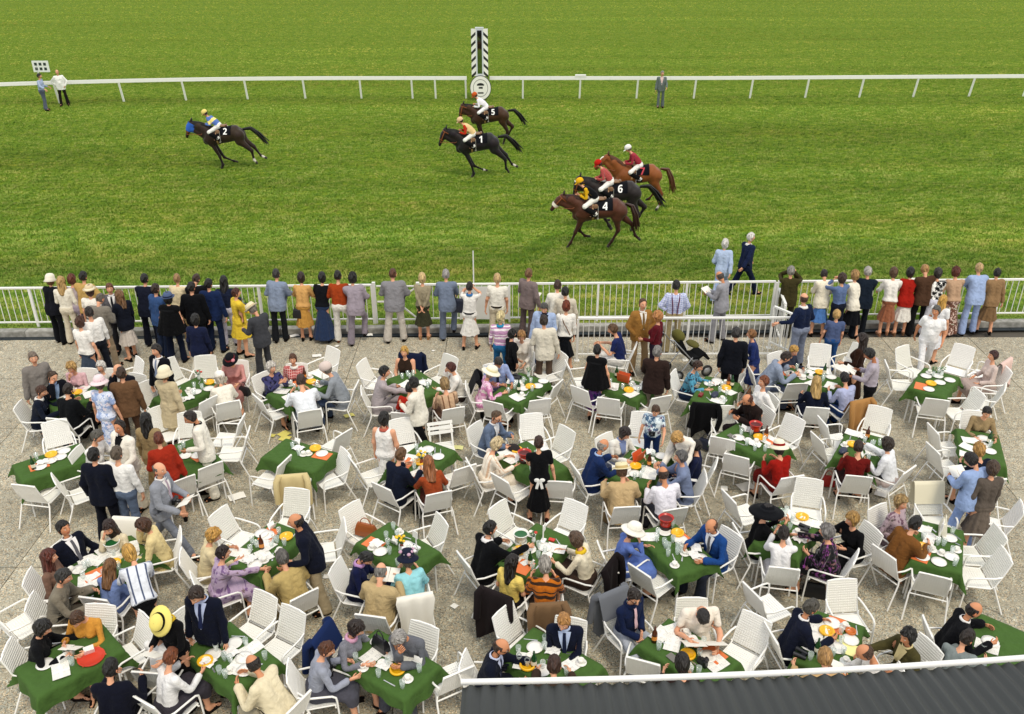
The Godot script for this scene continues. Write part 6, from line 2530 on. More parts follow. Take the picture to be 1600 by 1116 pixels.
	person(-5.59, -12.07, -25, "f:1 p:hold b:14 o:b3341f h:short.7a3a22", "woman in a long red coat", "bending beside the table", "people standing among the tables")
	person(-6.39, -11.51, 5, "m:1 p:stand j:151a2c t:151826 h:short.17120f wd:1.06", "man in a dark navy suit", "standing beside the white shirt", "people standing among the tables")
	person(-6.08, -11.57, 10, "m:1 p:hold w:ecebe8 t:6a7a94 h:short.6e6050", "man in white shirt and blue grey flared trousers", "standing with his back turned", "people standing among the tables")
	person(-5.37, -11.22, 100, "m:1 p:walkhold j:9a9ea8 u:e6e4e2 i:b9a4b4 t:8c92a0 h:bald.6a6258 x:camera+paper wd:1.06", "balding man in light grey suit striding past", "with a camera and papers", "people standing among the tables")
	person(-5.17, -12.74, -110, "m:1 p:hold b:8 j:eee9dc u:1a1a20 t:e9e4d6 h:receding.2c1e16 n:0,24 c:b", "man in a white suit looking down", "at the end of the table", "people standing among the tables")
	person(-4.73, -15.40, 130, "f:1 p:sithands w:4a4a80.floral.1a1a30 k:1f2030 h:curly.cfc9c0", "grey-haired woman in purple and black print", "seated", "guests seated at the tables")
	person(-4.32, -15.72, 175, "f:1 p:sit w:c25a58.check.e8c8c4 k:8a4a48 h:short.6a4228 y:ece8e0", "woman in a red check blouse", "seated face on", "guests seated at the tables")
	person(-3.32, -15.19, -85, "m:1 p:sittable b:8 j:9aa0a8 t:4a5a78 h:short.8a8074 a:turban.d9c8c0", "man in grey jacket and a pale cloth hat", "seated in profile", "guests seated at the tables")
	person(-3.82, -14.47, -20, "m:1 p:sitlean w:e4e8ee t:6e747a h:short.4a2f1e wd:1.14", "stout man in a white shirt", "seated with his back turned", "guests seated at the tables")
	person(-2.13, -16.04, 190, "f:1 p:sit v:3a2a20 k:4a3830 h:updo.d0a24c x:sunglasses", "blonde woman in brown tank top, sunglasses on her head", "seated face on", "guests seated at the tables")
	person(-2.56, -15.00, 80, "m:1 p:sitreach j:b7adb0 t:a89ea2 h:short.16120f", "dark man in pale lilac grey suit", "seated in profile", "guests seated at the tables")
	person(-1.69, -14.01, -62, "m:1 p:walkhold j:e9e4d6 t:14141a h:short.17120f s:0.97", "waiter in an ivory jacket and black trousers", "walking past the red sweater", "people standing among the tables")
	person(-1.95, -14.39, 10, "f:1 p:sittable w:c02a1c k:4a2a24 h:short.17120f", "person in a red sweater", "seated behind the ivory waiter", "guests seated at the tables")
	person(-1.18, -14.55, -20, "f:1 p:sittable w:c8a888.stripe.8a6248 k:7a5a48 h:curly.a88a5c", "curly-haired woman in a brown striped blouse", "seated with her back turned", "guests seated at the tables")
	person(-1.04, -15.39, -95, "f:1 p:sitchin j:eeebe4 k:3a302c h:short.5e2418", "auburn woman in a white jacket", "seated in profile", "guests seated at the tables")
	person(-0.57, -15.16, 85, "f:1 p:sittable w:dc8cbc.blotch.f0c8e0 k:dc8cbc.blotch.f0c8e0 h:bob.b9a080 a:wide.f1ecd8.e2d8a8", "woman in pink print dress and broad cream hat", "seated in profile", "guests seated at the tables")
	person(-0.30, -15.73, 165, "m:1 p:sittable w:9fb0dc t:4a5068 h:short.2a1c14 y:c4cee6 i:2c3450 n:0,18 c:b", "dark man in a light blue shirt", "seated looking down", "guests seated at the tables")
	person(-5.40, -18.90, 0, "m:1 p:lean j:8d9bb4 t:23262c h:short.3a3634", "man in blue grey jacket and black trousers", "watching at the railing", "race-goers along the railing")
	person(-4.81, -18.91, 0, "f:1 p:lean w:d9a866 k:cf9a4c h:bob.3a2218 sh:1a1514", "woman in an apricot dress", "watching at the railing", "race-goers along the railing")
	person(-4.37, -18.92, 5, "f:1 p:lean w:15181f K:2f4268.tweed.24345a h:bob.1a1816", "woman in black top and long blue skirt", "at the railing", "race-goers along the railing")
	person(-3.94, -18.80, 0, "m:1 p:foot_up w:b3481e t:e6e2da h:short.1a1512 sh:8a4a22", "man in rust sweater and white trousers, foot on the kerb", "at the railing", "race-goers along the railing")
	person(-3.56, -18.67, 0, "m:1 p:foot_up j:a79ca8 t:9a909c h:curly.17120f", "man in lilac grey suit", "with one foot on the kerb", "race-goers along the railing")
	person(-2.71, -18.90, 0, "m:1 p:lean j:8e8d92.tweed.7a797e t:c9c2b8 h:receding.6a3e24 wd:1.15", "stout man in grey jacket and pale trousers", "leaning on the gate", "race-goers along the railing")
	person(-2.06, -18.97, 0, "f:1 p:back w:a59a80 k:4a4a36 h:bob.d9bc84 sh:b98a60", "blonde woman in beige waistcoat and olive skirt", "hands behind her back", "race-goers along the railing")
	person(-1.49, -18.88, 0, "m:1 p:foot_up j:7e8ba2 t:7a869c h:short.a8a4a0", "grey-haired man in a steel blue suit", "foot on the kerb", "race-goers along the railing")
	person(-0.96, -18.46, 10, "f:1 p:camera e:e9e6e0 k:e9e6e0 h:short.2a1f1a y:3a7fc0 z:2a2a30", "woman in a white dress with a blue scarf, hand raised", "by the blank board", "race-goers along the railing")
	person(-0.34, -18.70, 0, "m:1 p:stand e:e6e2d6 t:d2c6ac h:short.d2b27c z:3a2f26", "fair man in cream shirt and beige trousers", "at the railing by the blank board", "race-goers along the railing")
	person(-0.23, -16.81, 15, "f:1 p:stand w:c99ac0.bands.ece4e6 t:2a72a8 h:curly.e0cf9c y:2f9ac8", "blonde woman in a lilac striped sweater", "standing on the terrace", "people standing among the tables")
	person(0.36, -19.03, 30, "m:1 p:hold j:8c7d7c t:6f6060 h:short.8a6440 x:paper", "man in a taupe suit with a rolled white paper", "at the railing", "race-goers along the railing")
	person(1.02, -18.23, 0, "m:1 p:lean j:e6e2d6 t:d8d0c0 h:short.4a2f1e", "brown-haired man in a white jacket", "leaning on the railing", "race-goers along the railing")
	person(1.18, -18.05, 0, "m:1 p:stand j:d2c9b6 t:b8ae9c h:short.15120f s:0.97", "dark man in a beige jacket", "at the railing behind the auburn woman", "race-goers along the railing")
	person(0.67, -17.22, 190, "m:1 p:hold j:a8bce0 u:1d2438 t:3f5a8c h:short.5a5856 n:0,22", "grey man in a pale blue jacket looking down", "standing face on", "people standing among the tables")
	person(0.67, -16.45, -5, "m:1 p:hold j:dcd5c4 t:6a5648 h:short.3a2a1e", "man in an ivory jacket and brown trousers", "standing with his back turned", "people standing among the tables")
	person(1.13, -17.36, 5, "f:1 p:stand w:ece9e2 k:14171f h:curly.8a3c1a x:strap", "auburn woman in white blouse and black skirt", "shoulder bag at her side", "people standing among the tables")
	person(0.22, -16.86, 185, "f:1 p:sitclasp w:e6dfd4 t:e4ddd0 h:curly.b98a54", "fair woman all in white with clasped hands", "seated face on", "guests seated at the tables")
	person(-0.02, -16.51, 60, "f:1 p:stand w:17181e t:17181e h:curly.14110f s:0.80", "person with curly black hair", "bent behind the woman all in white", "people standing among the tables")
	person(2.74, -17.32, 165, "m:1 p:akimbo j:a8793c u:e6e2da i:8a6a3a t:b89a72 h:receding.6a4a30", "smiling man in a tan jacket and tie", "hand on hip, face on", "people standing among the tables")
	person(3.01, -16.85, -60, "f:1 p:hold w:6e1a26 t:2f2436 h:bob.c98a50", "woman with reddish blonde hair in dark red sweater", "by the pushchair", "people standing among the tables")
	person(2.29, -16.94, -75, "m:1 p:sittable e:26336c t:e4e2de h:short.6e4e30", "person in a deep blue shirt", "seated in profile beside the tan jacket", "guests seated at the tables")
	person(1.63, -15.31, 12, "f:1 p:hold q:101014 M:7a3a98.blotch.2a2a60 h:short.100e0d", "woman in a black fringed shawl and purple print skirt", "standing at the table", "people standing among the tables")
	person(2.71, -15.06, 20, "m:1 p:hold j:3a2a26 t:9a8c7c h:short.8e8a86 wd:1.05", "grey man in a dark brown jacket", "standing at the table", "people standing among the tables")
	person(3.63, -18.31, 0, "m:1 p:akimbo w:aab4dc.check.dfe4f4 t:b0a07a h:short.15120f x:braces", "man in a plaid shirt with braces", "hands on hips behind the low railing", "race-goers along the railing")
	person(4.80, -18.86, -45, "m:1 p:read j:a2a2aa t:9a9aa2 h:bald.5a504a x:paper c:b", "bald man in a light grey suit reading a card", "beside the railing", "race-goers along the railing")
	person(3.46, -15.51, 117, "f:1 p:sittable w:5aa8c8.floral.20304a k:2a3a58 h:short.4a2c1c", "woman in turquoise print blouse", "seated beneath the pushchair", "guests seated at the tables")
	person(4.38, -15.86, 5, "m:1 p:stand j:151823 t:13151c h:short.3a3836 wd:1.05", "man in a black suit", "standing before the low railing", "people standing among the tables")
	person(4.93, -16.22, -70, "f:1 p:hold b:15 w:2a3a78 k:3a4a86 h:short.9a6a3c s:0.88", "woman in a blue dress leaning forward", "behind the black suit", "people standing among the tables")
	person(5.32, -21.17, 25, "f:1 p:walk j:b4c6e4 t:9cb2dc h:bob.d9d6d0 x:paper", "white-haired woman in a pale blue suit", "walking on the turf", "people out on the turf", 0.06)
	person(5.96, -21.44, 75, "m:1 p:walk j:1e2b50 t:1d2848 h:short.e0dcd6 y:e8e6e4", "white-haired man in a navy suit", "striding on the turf", "people out on the turf", 0.06)
	person(7.33, -45.19, 180, "m:1 p:hold j:74807e u:e0c4c0 t:6f7a7c h:short.9a948c", "man in grey with a pink shirt", "standing before the running rail", "people out on the turf", 0.06)
	person(-22.76, -44.48, 80, "m:1 p:reach w:a8b8d8 t:6a7288 h:short.17120f", "dark man in a light blue shirt", "leaning on the running rail", "people out on the turf", 0.06)
	person(-22.32, -45.56, 165, "m:1 p:akimbo j:eeeeea t:2a2422 h:bald.8a6a4a", "man in a white coat", "behind the running rail", "people out on the turf", 0.06)
	person(6.41, -19.17, 10, "m:1 p:camera j:4a4426 t:3c3826 h:short.9a968e x:binoculars", "grey man in olive green with binoculars", "at the fenced corner", "race-goers along the railing")
	person(7.20, -19.18, 0, "f:1 p:read j:ece4ce k:5a8ad0 h:short.2a1a14", "woman in ivory jacket and blue skirt", "at the railing", "race-goers along the railing")
	person(7.53, -18.96, -15, "f:1 p:camera w:6a80ac t:1d2438 h:bob.4a2f20", "woman in a blue grey top, hands at her eyes", "at the railing", "race-goers along the railing")
	person(7.93, -19.05, -10, "f:1 p:lean j:ece6d6 k:14161e h:curly.b8905a wd:1.06", "blonde woman in ivory jacket and black skirt", "at the railing", "race-goers along the railing")
	person(8.13, -19.05, 5, "m:1 p:lean j:1c2838 t:171d28 h:short.b9b4ac", "grey man in a dark navy suit", "beside the ivory jacket and black skirt", "race-goers along the railing")
	person(8.81, -19.22, 10, "f:1 p:lean w:ece8e0 k:a86a4c.tweed.8a4f36 h:bob.6a4a30 sh:a8785a", "woman in white sweater and rust pleated skirt", "at the railing", "race-goers along the railing")
	person(9.18, -19.23, 10, "f:1 p:lean j:b82418 k:e6e2da h:bob.1a1512 sh:8a6448", "woman in a red jacket and white skirt", "at the railing", "race-goers along the railing")
	person(9.56, -19.24, 0, "m:1 p:read j:5a3f2e t:16161a h:short.b98c54 x:paper wd:1.04", "fair man in a brown jacket holding a white paper", "at the railing", "race-goers along the railing")
	person(9.84, -19.18, 10, "f:1 p:lean w:e9e7e2.blotch.15151a t:d2d2de h:bob.3a3230", "woman in a black and white patterned sweater", "at the railing", "race-goers along the railing")
	person(10.29, -19.25, 0, "f:1 p:lean w:c2a082 K:7a5444.floral.d9c0b4 h:curly.6e2c18 wd:1.06", "auburn woman in tan blouse and flowered skirt", "at the railing", "race-goers along the railing")
	person(10.81, -19.27, 0, "m:1 p:lean j:a3b8e0 t:9cb0da h:receding.c9a878 wd:1.05", "man in a light blue suit", "leaning on the railing", "race-goers along the railing")
	person(11.21, -19.27, 10, "f:1 p:stand j:a0805c k:8a6c4c h:short.15120f", "woman in tan tweed", "at the railing beside the light blue suit", "race-goers along the railing")
	person(6.25, -17.56, -25, "m:1 p:reachleft w:1c2a4c t:8a94ac h:bald.5a3a26 y:eceae6 wd:1.08", "balding man in a navy sweater", "one hand on the white gate", "people standing among the tables")
	person(6.88, -17.32, 5, "m:1 p:stand e:5a6a94 t:2a5a9c h:short.d0a868 s:0.84 hs:1.1", "fair boy in blue tee and jeans", "standing with his back turned", "people standing among the tables")
	person(8.86, -17.14, -165, "m:1 p:walk e:f0f0f0 t:ececee h:short.6a6864 n:40,0 c:b", "grey man all in white", "walking towards the tables", "people standing among the tables")
	person(9.34, -17.85, 50, "f:1 p:stand e:e9e9ea k:e2e4ea h:long.d9a850 s:0.9", "blonde woman in white", "walking beside the man all in white", "people standing among the tables")
	person(6.86, -15.78, -60, "f:1 p:hold w:3a2218 M:3a2218 h:long.2e1a12 x:paper", "woman with long brown hair and a brown dress", "standing at the table with a paper", "people standing among the tables")
	person(6.84, -14.99, -62, "m:1 p:read w:b9b0bc t:15151a h:short.120f0e x:paper c:c", "dark waiter in a lilac grey shirt", "taking notes at the table", "people standing among the tables")
	person(5.07, -15.81, 88, "m:1 p:sitlean j:9aa6bc t:5a6480 h:short.3a281c", "man in a grey blue jacket bent over his plate", "seated", "guests seated at the tables")
	person(5.58, -16.25, 150, "f:1 p:sittable w:3a4258 k:3a4258 h:updo.d0a050 x:sunglasses", "blonde woman with sunglasses pushed up", "seated beside the bent man", "guests seated at the tables")
	person(4.63, -14.62, -105, "m:1 p:sitback w:efedea t:3a3a44 h:short.8a4a26", "ginger man in a white shirt", "seated in profile", "guests seated at the tables")
	person(4.43, -14.14, -110, "m:1 p:sitread j:2e211e t:2a2226 h:bald.6a3a24 c:b", "balding man in dark brown looking down", "seated in profile", "guests seated at the tables")
	person(5.68, -14.59, 8, "f:1 p:sittable w:151c34 k:1c2440 h:long.c4a060", "woman with long straight blonde hair in navy", "seated with her back turned", "guests seated at the tables")
	person(6.37, -14.79, -20, "f:1 p:sittable w:b4bce0 t:2a4a86 h:short.1a1512", "dark-haired person in pale blue shirt and jeans", "seated with back turned", "guests seated at the tables")
	person(4.47, -12.36, -15, "f:1 p:sittable w:b01e14 k:7a1a14 h:bob.2a1a14 a:wide.efe6d0.a02018", "woman in red with a white hat banded in red", "seated with her back turned", "guests seated at the tables")
	person(5.69, -12.38, 10, "f:1 p:sittable w:7a1a16 k:3a2020 h:short.3a2418", "brown-haired person in a dark red sweater", "seated with back turned", "guests seated at the tables")
	person(6.33, -12.51, -40, "f:1 p:sitreach j:e6e8ec k:c9b8b4 h:bob.3a2c20", "brown-haired woman in a white jacket", "seated in profile", "guests seated at the tables")
	person(8.41, -13.84, 190, "f:1 p:sittable w:a8906a k:8a5a34 h:short.241a14", "dark-haired woman in a khaki blouse", "seated face on at the terrace edge", "guests seated at the tables")
	person(7.74, -12.28, -10, "f:1 p:sittable w:1c2236 k:20242e h:curly.c0924e", "curly blonde woman in navy", "seated behind the light blue suit", "guests seated at the tables")
	person(7.09, -11.37, -12, "m:1 p:read j:9cb4e2 t:8ea8de h:short.1c1512 x:paper n:-35,0", "dark man in a light blue suit with papers", "standing at the table", "people standing among the tables")
	person(9.58, -15.84, -90, "f:1 p:sit w:d8c4bc k:b8a49c h:short.4a1a18", "person at the terrace edge with dark red hair", "seated", "guests seated at the tables")
	person(7.27, -11.29, 0, "f:1 p:stand w:6a6058 k:7a6e64 h:bob.5a4434 sh:d8c8b4", "woman in a grey brown dress", "standing at the terrace edge", "people standing among the tables")
	person(-2.13, -12.74, 18, "f:1 p:stand v:eceae6 M:eceae6 h:bob.17120f y:d06a58", "black-haired woman in a sleeveless white dress", "standing with her back turned", "people standing among the tables")
	person(-1.91, -12.06, 35, "m:1 p:sittable j:1a2238 t:1a1e2a h:short.7a5632", "brown-haired man in a navy suit", "seated with his back turned", "guests seated at the tables")
	person(-1.26, -11.91, -20, "f:1 p:sittable w:b0502a k:5a2e22 h:long.a8683a", "girl with long ginger hair in a rust sweater", "seated with her back turned", "guests seated at the tables")
	person(-0.42, -13.50, 125, "m:1 p:sittable j:6e7f9c u:e6e6e8 t:5a6478 h:receding.6a5038 x:glasses", "older man in blue grey with glasses", "seated leaning on an elbow", "guests seated at the tables")
	person(-0.41, -12.55, 70, "f:1 p:sittable w:f0e6d6.stripe.e2bfa2 k:efe2d0 h:curly.d9c49a", "white-haired woman in a peach dress", "seated in profile", "guests seated at the tables")
	person(0.44, -12.03, 0, "f:1 p:hold e:121318 M:121318 h:short.4a2a1a bow:eeeeea sh:4a1c18", "waitress in black with a white apron bow", "standing with her back turned", "people standing among the tables")
	person(1.33, -12.44, 70, "m:1 p:sittable j:20386e u:a8c0e8 i:8a2430 t:20305c h:bald.a8a098 c:b", "grey man in blue suit and red tie", "seated in profile", "guests seated at the tables")
	person(1.80, -13.09, 140, "f:1 p:sittable j:e6e4dc u:8a9ccc k:8a94b4 h:bob.2c1614", "dark-haired woman in white cardigan and blue print", "seated", "guests seated at the tables")
	person(2.49, -13.53, 185, "m:1 p:hold e:d9e6ec.blotch.5a7a9c t:23407a h:short.5a3c22 s:0.80 hs:1.12 x:camera n:0,22", "boy in a printed tee with a camera", "standing between the chairs", "people standing among the tables")
	person(3.00, -12.83, -145, "f:1 p:stoop j:eee9de k:c8b0b8 h:bob.c99c58 n:20,10", "blonde woman in a white jacket bending low", "beside the black coat", "people standing among the tables")
	person(2.83, -12.12, -85, "m:1 p:sithands j:8492b4 t:6a7694 h:short.6a6868", "grey man in a steel blue jacket", "seated in profile, hands raised", "guests seated at the tables")
	person(3.09, -12.56, -70, "f:1 p:sit w:20284c t:20284c h:short.231712 s:0.92", "person in navy", "seated behind the steel blue jacket", "guests seated at the tables")
	person(1.75, -11.56, -5, "m:1 p:sittable j:cdb184 t:8a7454 h:short.6a4a30 a:boater.e8dcb4.c8b07a", "man in a sand jacket and straw boater", "seated with his back turned", "guests seated at the tables")
	person(2.43, -11.50, -15, "m:1 p:sittable w:e6e4ee t:4a4a54 h:bald.4a3426 c:b", "balding man in a white shirt", "seated with his back turned", "guests seated at the tables")
	person(-6.32, -10.23, 110, "m:1 p:sitback j:161b2e u:eceaea i:6a6a72 t:1a1d2a h:short.1a1410 n:10,-10 c:b", "bearded man in navy jacket and grey tie", "seated leaning back", "guests seated at the tables")
	person(-5.80, -10.55, 185, "f:1 p:sitchin w:e6d8b8 k:cabb9a h:long.3a2016", "woman with long brown hair in a cream blouse", "seated hand at cheek", "guests seated at the tables")
	person(-5.19, -10.49, -110, "f:1 p:sitchin j:e6d29a k:c8b47c h:bob.5a361e", "brown-haired woman in a pale yellow jacket", "seated in profile", "guests seated at the tables")
	person(-4.91, -9.17, -35, "f:1 p:stoop w:d8dce4.stripe.5a6684 M:101014 h:bob.d0a04c", "blonde woman in striped blouse and long black skirt", "bending over the table", "people standing among the tables")
	person(-5.56, -9.53, 10, "f:1 p:sittable w:8096cc k:5a6a98 h:long.8a6038 s:0.84 hs:1.08 z:c8d0e4", "girl with long fair hair in a blue sweater", "seated with her back turned", "guests seated at the tables")
	person(-6.40, -9.72, 80, "f:1 p:sit w:8a6a5a k:7a6054 h:long.6a2a18", "woman with long auburn hair", "seated at the terrace edge", "guests seated at the tables")
	person(-6.13, -9.23, 80, "m:1 p:sittable j:8c8474 t:5a544a h:short.3a3836", "dark-haired man in a stone jacket", "seated in profile", "guests seated at the tables")
	person(-5.49, -8.78, 185, "f:1 p:sitread w:dd9c42 k:d8ccb8 h:short.5c3a1c x:paper", "woman in an amber blouse reading", "seated face on", "guests seated at the tables")
	person(-6.01, -8.38, 80, "f:1 p:sittable j:17181c k:4a4440 h:bob.1a1614", "woman in black lace jacket", "seated at the terrace edge by the red tray", "guests seated at the tables")
	person(-4.19, -8.32, 200, "f:1 p:read w:121216 M:121216 h:bob.3a2a1c a:wide.eede7c.1c1a16 y:dcb62c n:0,20 x:paper", "woman in black with a pale yellow hat", "standing face on", "people standing among the tables")
	person(-4.38, -8.24, 5, "f:1 p:sittable w:ecebe9 k:c9c4bc h:curly.3a3836", "woman with dark grey hair in a white blouse", "seated before the pale yellow hat", "guests seated at the tables")
	person(-4.16, -7.77, 30, "f:1 p:sittable w:e9e8e8 k:4a4650 h:short.8a4a24", "red-haired person in a white shirt", "seated at the crowded table", "guests seated at the tables")
	person(-3.85, -8.57, 195, "m:1 p:stand j:141a30 u:b8c4e6 i:26305a t:12151f h:short.3c281c n:0,26", "man in navy suit with a red lapel pin", "standing face on looking down", "people standing among the tables")
	person(-2.76, -7.64, -60, "m:1 p:sitlean j:e2d6b6 t:a8a08a h:bald.2a1f18 c:b", "balding man in a cream jacket", "seated low at the crowded table", "guests seated at the tables")
	person(-4.68, -7.50, 0, "m:1 p:sittable j:15182a t:20222a h:short.14100e", "dark head at the red tray", "seated nearest the roof", "guests seated at the tables")
	person(-4.42, -10.18, 75, "f:1 p:sittable w:e2d2a8 k:c9b890 h:curly.d2a050", "blonde curly-haired woman in cream", "seated in profile", "guests seated at the tables")
	person(-4.12, -9.76, 60, "f:1 p:sitreach w:bda6c2.floral.8a6a9c k:bda6c2.floral.8a6a9c h:short.2e1712", "dark woman in a lilac flowered dress", "seated in profile", "guests seated at the tables")
	person(-2.81, -9.98, -105, "m:1 p:hold b:18 j:171c30 t:b8a88a h:bald.3a302a wd:1.06 c:b", "balding man in navy blazer and beige trousers", "leaning over the table", "people standing among the tables")
	person(-3.00, -9.54, -40, "m:1 p:sittable j:c4ac70 t:b4a070 h:short.6e6a66", "grey man in a khaki jacket", "seated with his back turned", "guests seated at the tables")
	person(-2.19, -9.82, 105, "f:1 p:sitread w:1c2450 k:1c2240 h:short.2a2a2c y:c49ad2", "dark-haired woman in navy with a lilac scarf", "seated reading", "guests seated at the tables")
	person(-1.80, -9.20, 10, "m:1 p:sitread j:c2ab7e t:8a7c60 h:bald.8a8680 x:paper wd:1.08", "bald man in a beige jacket", "seated with a booklet", "guests seated at the tables")
	person(-1.39, -9.55, -15, "f:1 p:sittable w:9cdce6 k:9cdce6 h:bob.6a5a48 a:wide.222a42.flowers.cfa8c0", "woman in aqua with a flowered navy hat", "seated with her back turned", "guests seated at the tables")
	person(-2.10, -8.44, 110, "f:1 p:sittable w:8a8c96.tweed.6a6c78 k:4c4c58 h:bob.2e1a12 y:dca6c4", "woman in grey with a pink scarf", "seated beside the black handbag", "guests seated at the tables")
	person(-2.41, -8.02, 80, "f:1 p:sittable w:a3a8b8 k:5a5a66 h:short.6a3a1c", "brown-haired woman in a pale grey sweater", "seated with a black bag", "guests seated at the tables")
	person(-1.26, -8.45, 205, "m:1 p:sitface j:72757e t:5a5c66 h:short.a8a4a0 c:b", "grey man in grey suit with a hand over his face", "seated", "guests seated at the tables")
	person(-0.42, -10.19, 60, "m:1 p:sitreach j:101218 t:14151a h:short.15110f y:eceaea", "dark man in a black suit", "seated in profile", "guests seated at the tables")
	person(-0.04, -9.58, 30, "f:1 p:sit e:eed270 t:2a2428 h:long.20140f n:40,0", "woman with long brown hair in a yellow top", "seated with her back turned", "guests seated at the tables")
	person(0.45, -9.41, -5, "f:1 p:sittable w:c8701c.bands.4a3020 k:4a3a30 h:curly.a8a29a", "grey curly-haired woman in an orange striped sweater", "seated with her back turned", "guests seated at the tables")
	person(1.06, -10.05, -60, "f:1 p:sittable w:e6dcc2 k:4a3830 h:bob.6a5240 y:e8c22c", "woman in a cream sweater with a yellow scarf", "seated in profile", "guests seated at the tables")
	person(0.69, -8.54, 195, "m:1 p:sitclasp j:161d36 u:b8c8e8 i:1e2848 t:1a1e2c h:short.c08a4c", "ginger man in a navy suit", "seated face on", "guests seated at the tables")
	person(-0.30, -8.07, 100, "m:1 p:sittable j:161c30 u:c4cce8 i:20264a t:1a1e2c h:bald.4a3426 x:glasses c:b", "balding man in navy with glasses", "seated writing", "guests seated at the tables")
	person(0.52, -7.55, 0, "m:1 p:sittable j:4a3a30 t:3a302a h:short.4a2a1a", "brown head nearest the roof", "seated with his back turned", "guests seated at the tables")
	person(1.59, -10.30, 80, "f:1 p:sitchin w:6a86d2 k:6a86d2 h:bob.6a4a34 a:wide.f0ede2.e6e2d4", "woman in cornflower blue and a broad white hat", "seated in profile", "guests seated at the tables")
	person(3.00, -10.46, -125, "m:1 p:sittable j:23529c u:e6e8ee i:6a6a70 t:2a3040 h:bald.6a4228 c:b", "balding man in a bright blue jacket", "seated in profile", "guests seated at the tables")
	person(1.53, -8.99, 150, "m:1 p:sitclasp w:1a2850 t:b4bac6 h:short.2e1e16 x:glasses y:1a2850 i:e0bcc4", "man in navy shirt, pink tie and dark glasses", "seated face on", "guests seated at the tables")
	person(2.41, -8.90, 180, "m:1 p:sitread e:ece2d4 t:d8cebe h:receding.1c1410 n:0,30 x:bigpaper wd:1.1", "dark man in a cream polo shirt", "seated reading a newspaper", "guests seated at the tables")
	person(2.00, -7.65, 0, "f:1 p:sittable w:3a2a28 k:2a2226 h:bob.1e1410", "dark brown head before the camera", "seated nearest the roof", "guests seated at the tables")
	person(3.66, -10.72, 80, "f:1 p:sithands w:121217 K:121217 h:bob.2a2020 a:huge.17191f.25272e", "woman in black with a huge black hat", "seated in profile", "guests seated at the tables")
	person(3.87, -10.14, 10, "f:1 p:sithands w:ecebec k:c4c0c4 h:short.2a1814", "dark-haired woman in a white blouse", "seated with her back turned", "guests seated at the tables")
	person(4.63, -10.24, -60, "f:1 p:sitreach w:17171c.floral.9a4a9c k:17171c.floral.9a4a9c h:curly.8a8684", "grey woman in black flowered dress", "seated in profile", "guests seated at the tables")
	person(5.09, -10.63, -110, "f:1 p:sitreach w:131318 k:131318 h:bob.b08848", "blonde woman in black", "seated in profile", "guests seated at the tables")
	person(5.79, -10.99, 150, "f:1 p:sit w:b4a0a8.floral.7a5a6c k:8a7884 h:curly.b0905c", "curly blonde woman in a mauve print blouse", "seated face on", "guests seated at the tables")
	person(5.61, -10.34, 60, "m:1 p:sittable b:6 j:8a5a2c t:16161a h:short.17110e", "dark man in a tobacco brown jacket", "seated leaning over the table", "guests seated at the tables")
	person(3.62, -8.65, 80, "m:1 p:sittable j:1b2138 u:e8e8ea t:20243a h:short.5a564e c:b", "grey-haired man in dark navy jacket", "seated in profile", "guests seated at the tables")
	person(4.98, -8.30, -110, "f:1 p:sitreach j:56502e u:d9c894 t:2c2826 h:curly.100d0d c:b", "woman with thick black hair in an olive jacket", "seated with an arm out", "guests seated at the tables")
	person(4.42, -7.93, -85, "m:1 p:sitread w:e4e2dc t:3c3838 h:bald.5a3c28 x:paper c:b", "bald man in a cream shirt", "seated reading a sheet", "guests seated at the tables")
	person(3.70, -7.67, 0, "m:1 p:sittable w:c9a878 t:4a4238 h:short.b88c54", "sandy head nearest the roof", "seated with his back turned", "guests seated at the tables")
	person(5.67, -8.68, 95, "m:1 p:sittable j:17181e u:ecebea t:1a1a20 h:bald.2a1e1a c:b", "balding man in a black jacket", "seated in profile by the terrace edge", "guests seated at the tables")
	person(5.47, -8.12, 55, "f:1 p:sittable w:8a9494 t:2a2a30 h:short.2e1e16", "brown-haired person in a pale grey sweater", "seated with back turned", "guests seated at the tables")

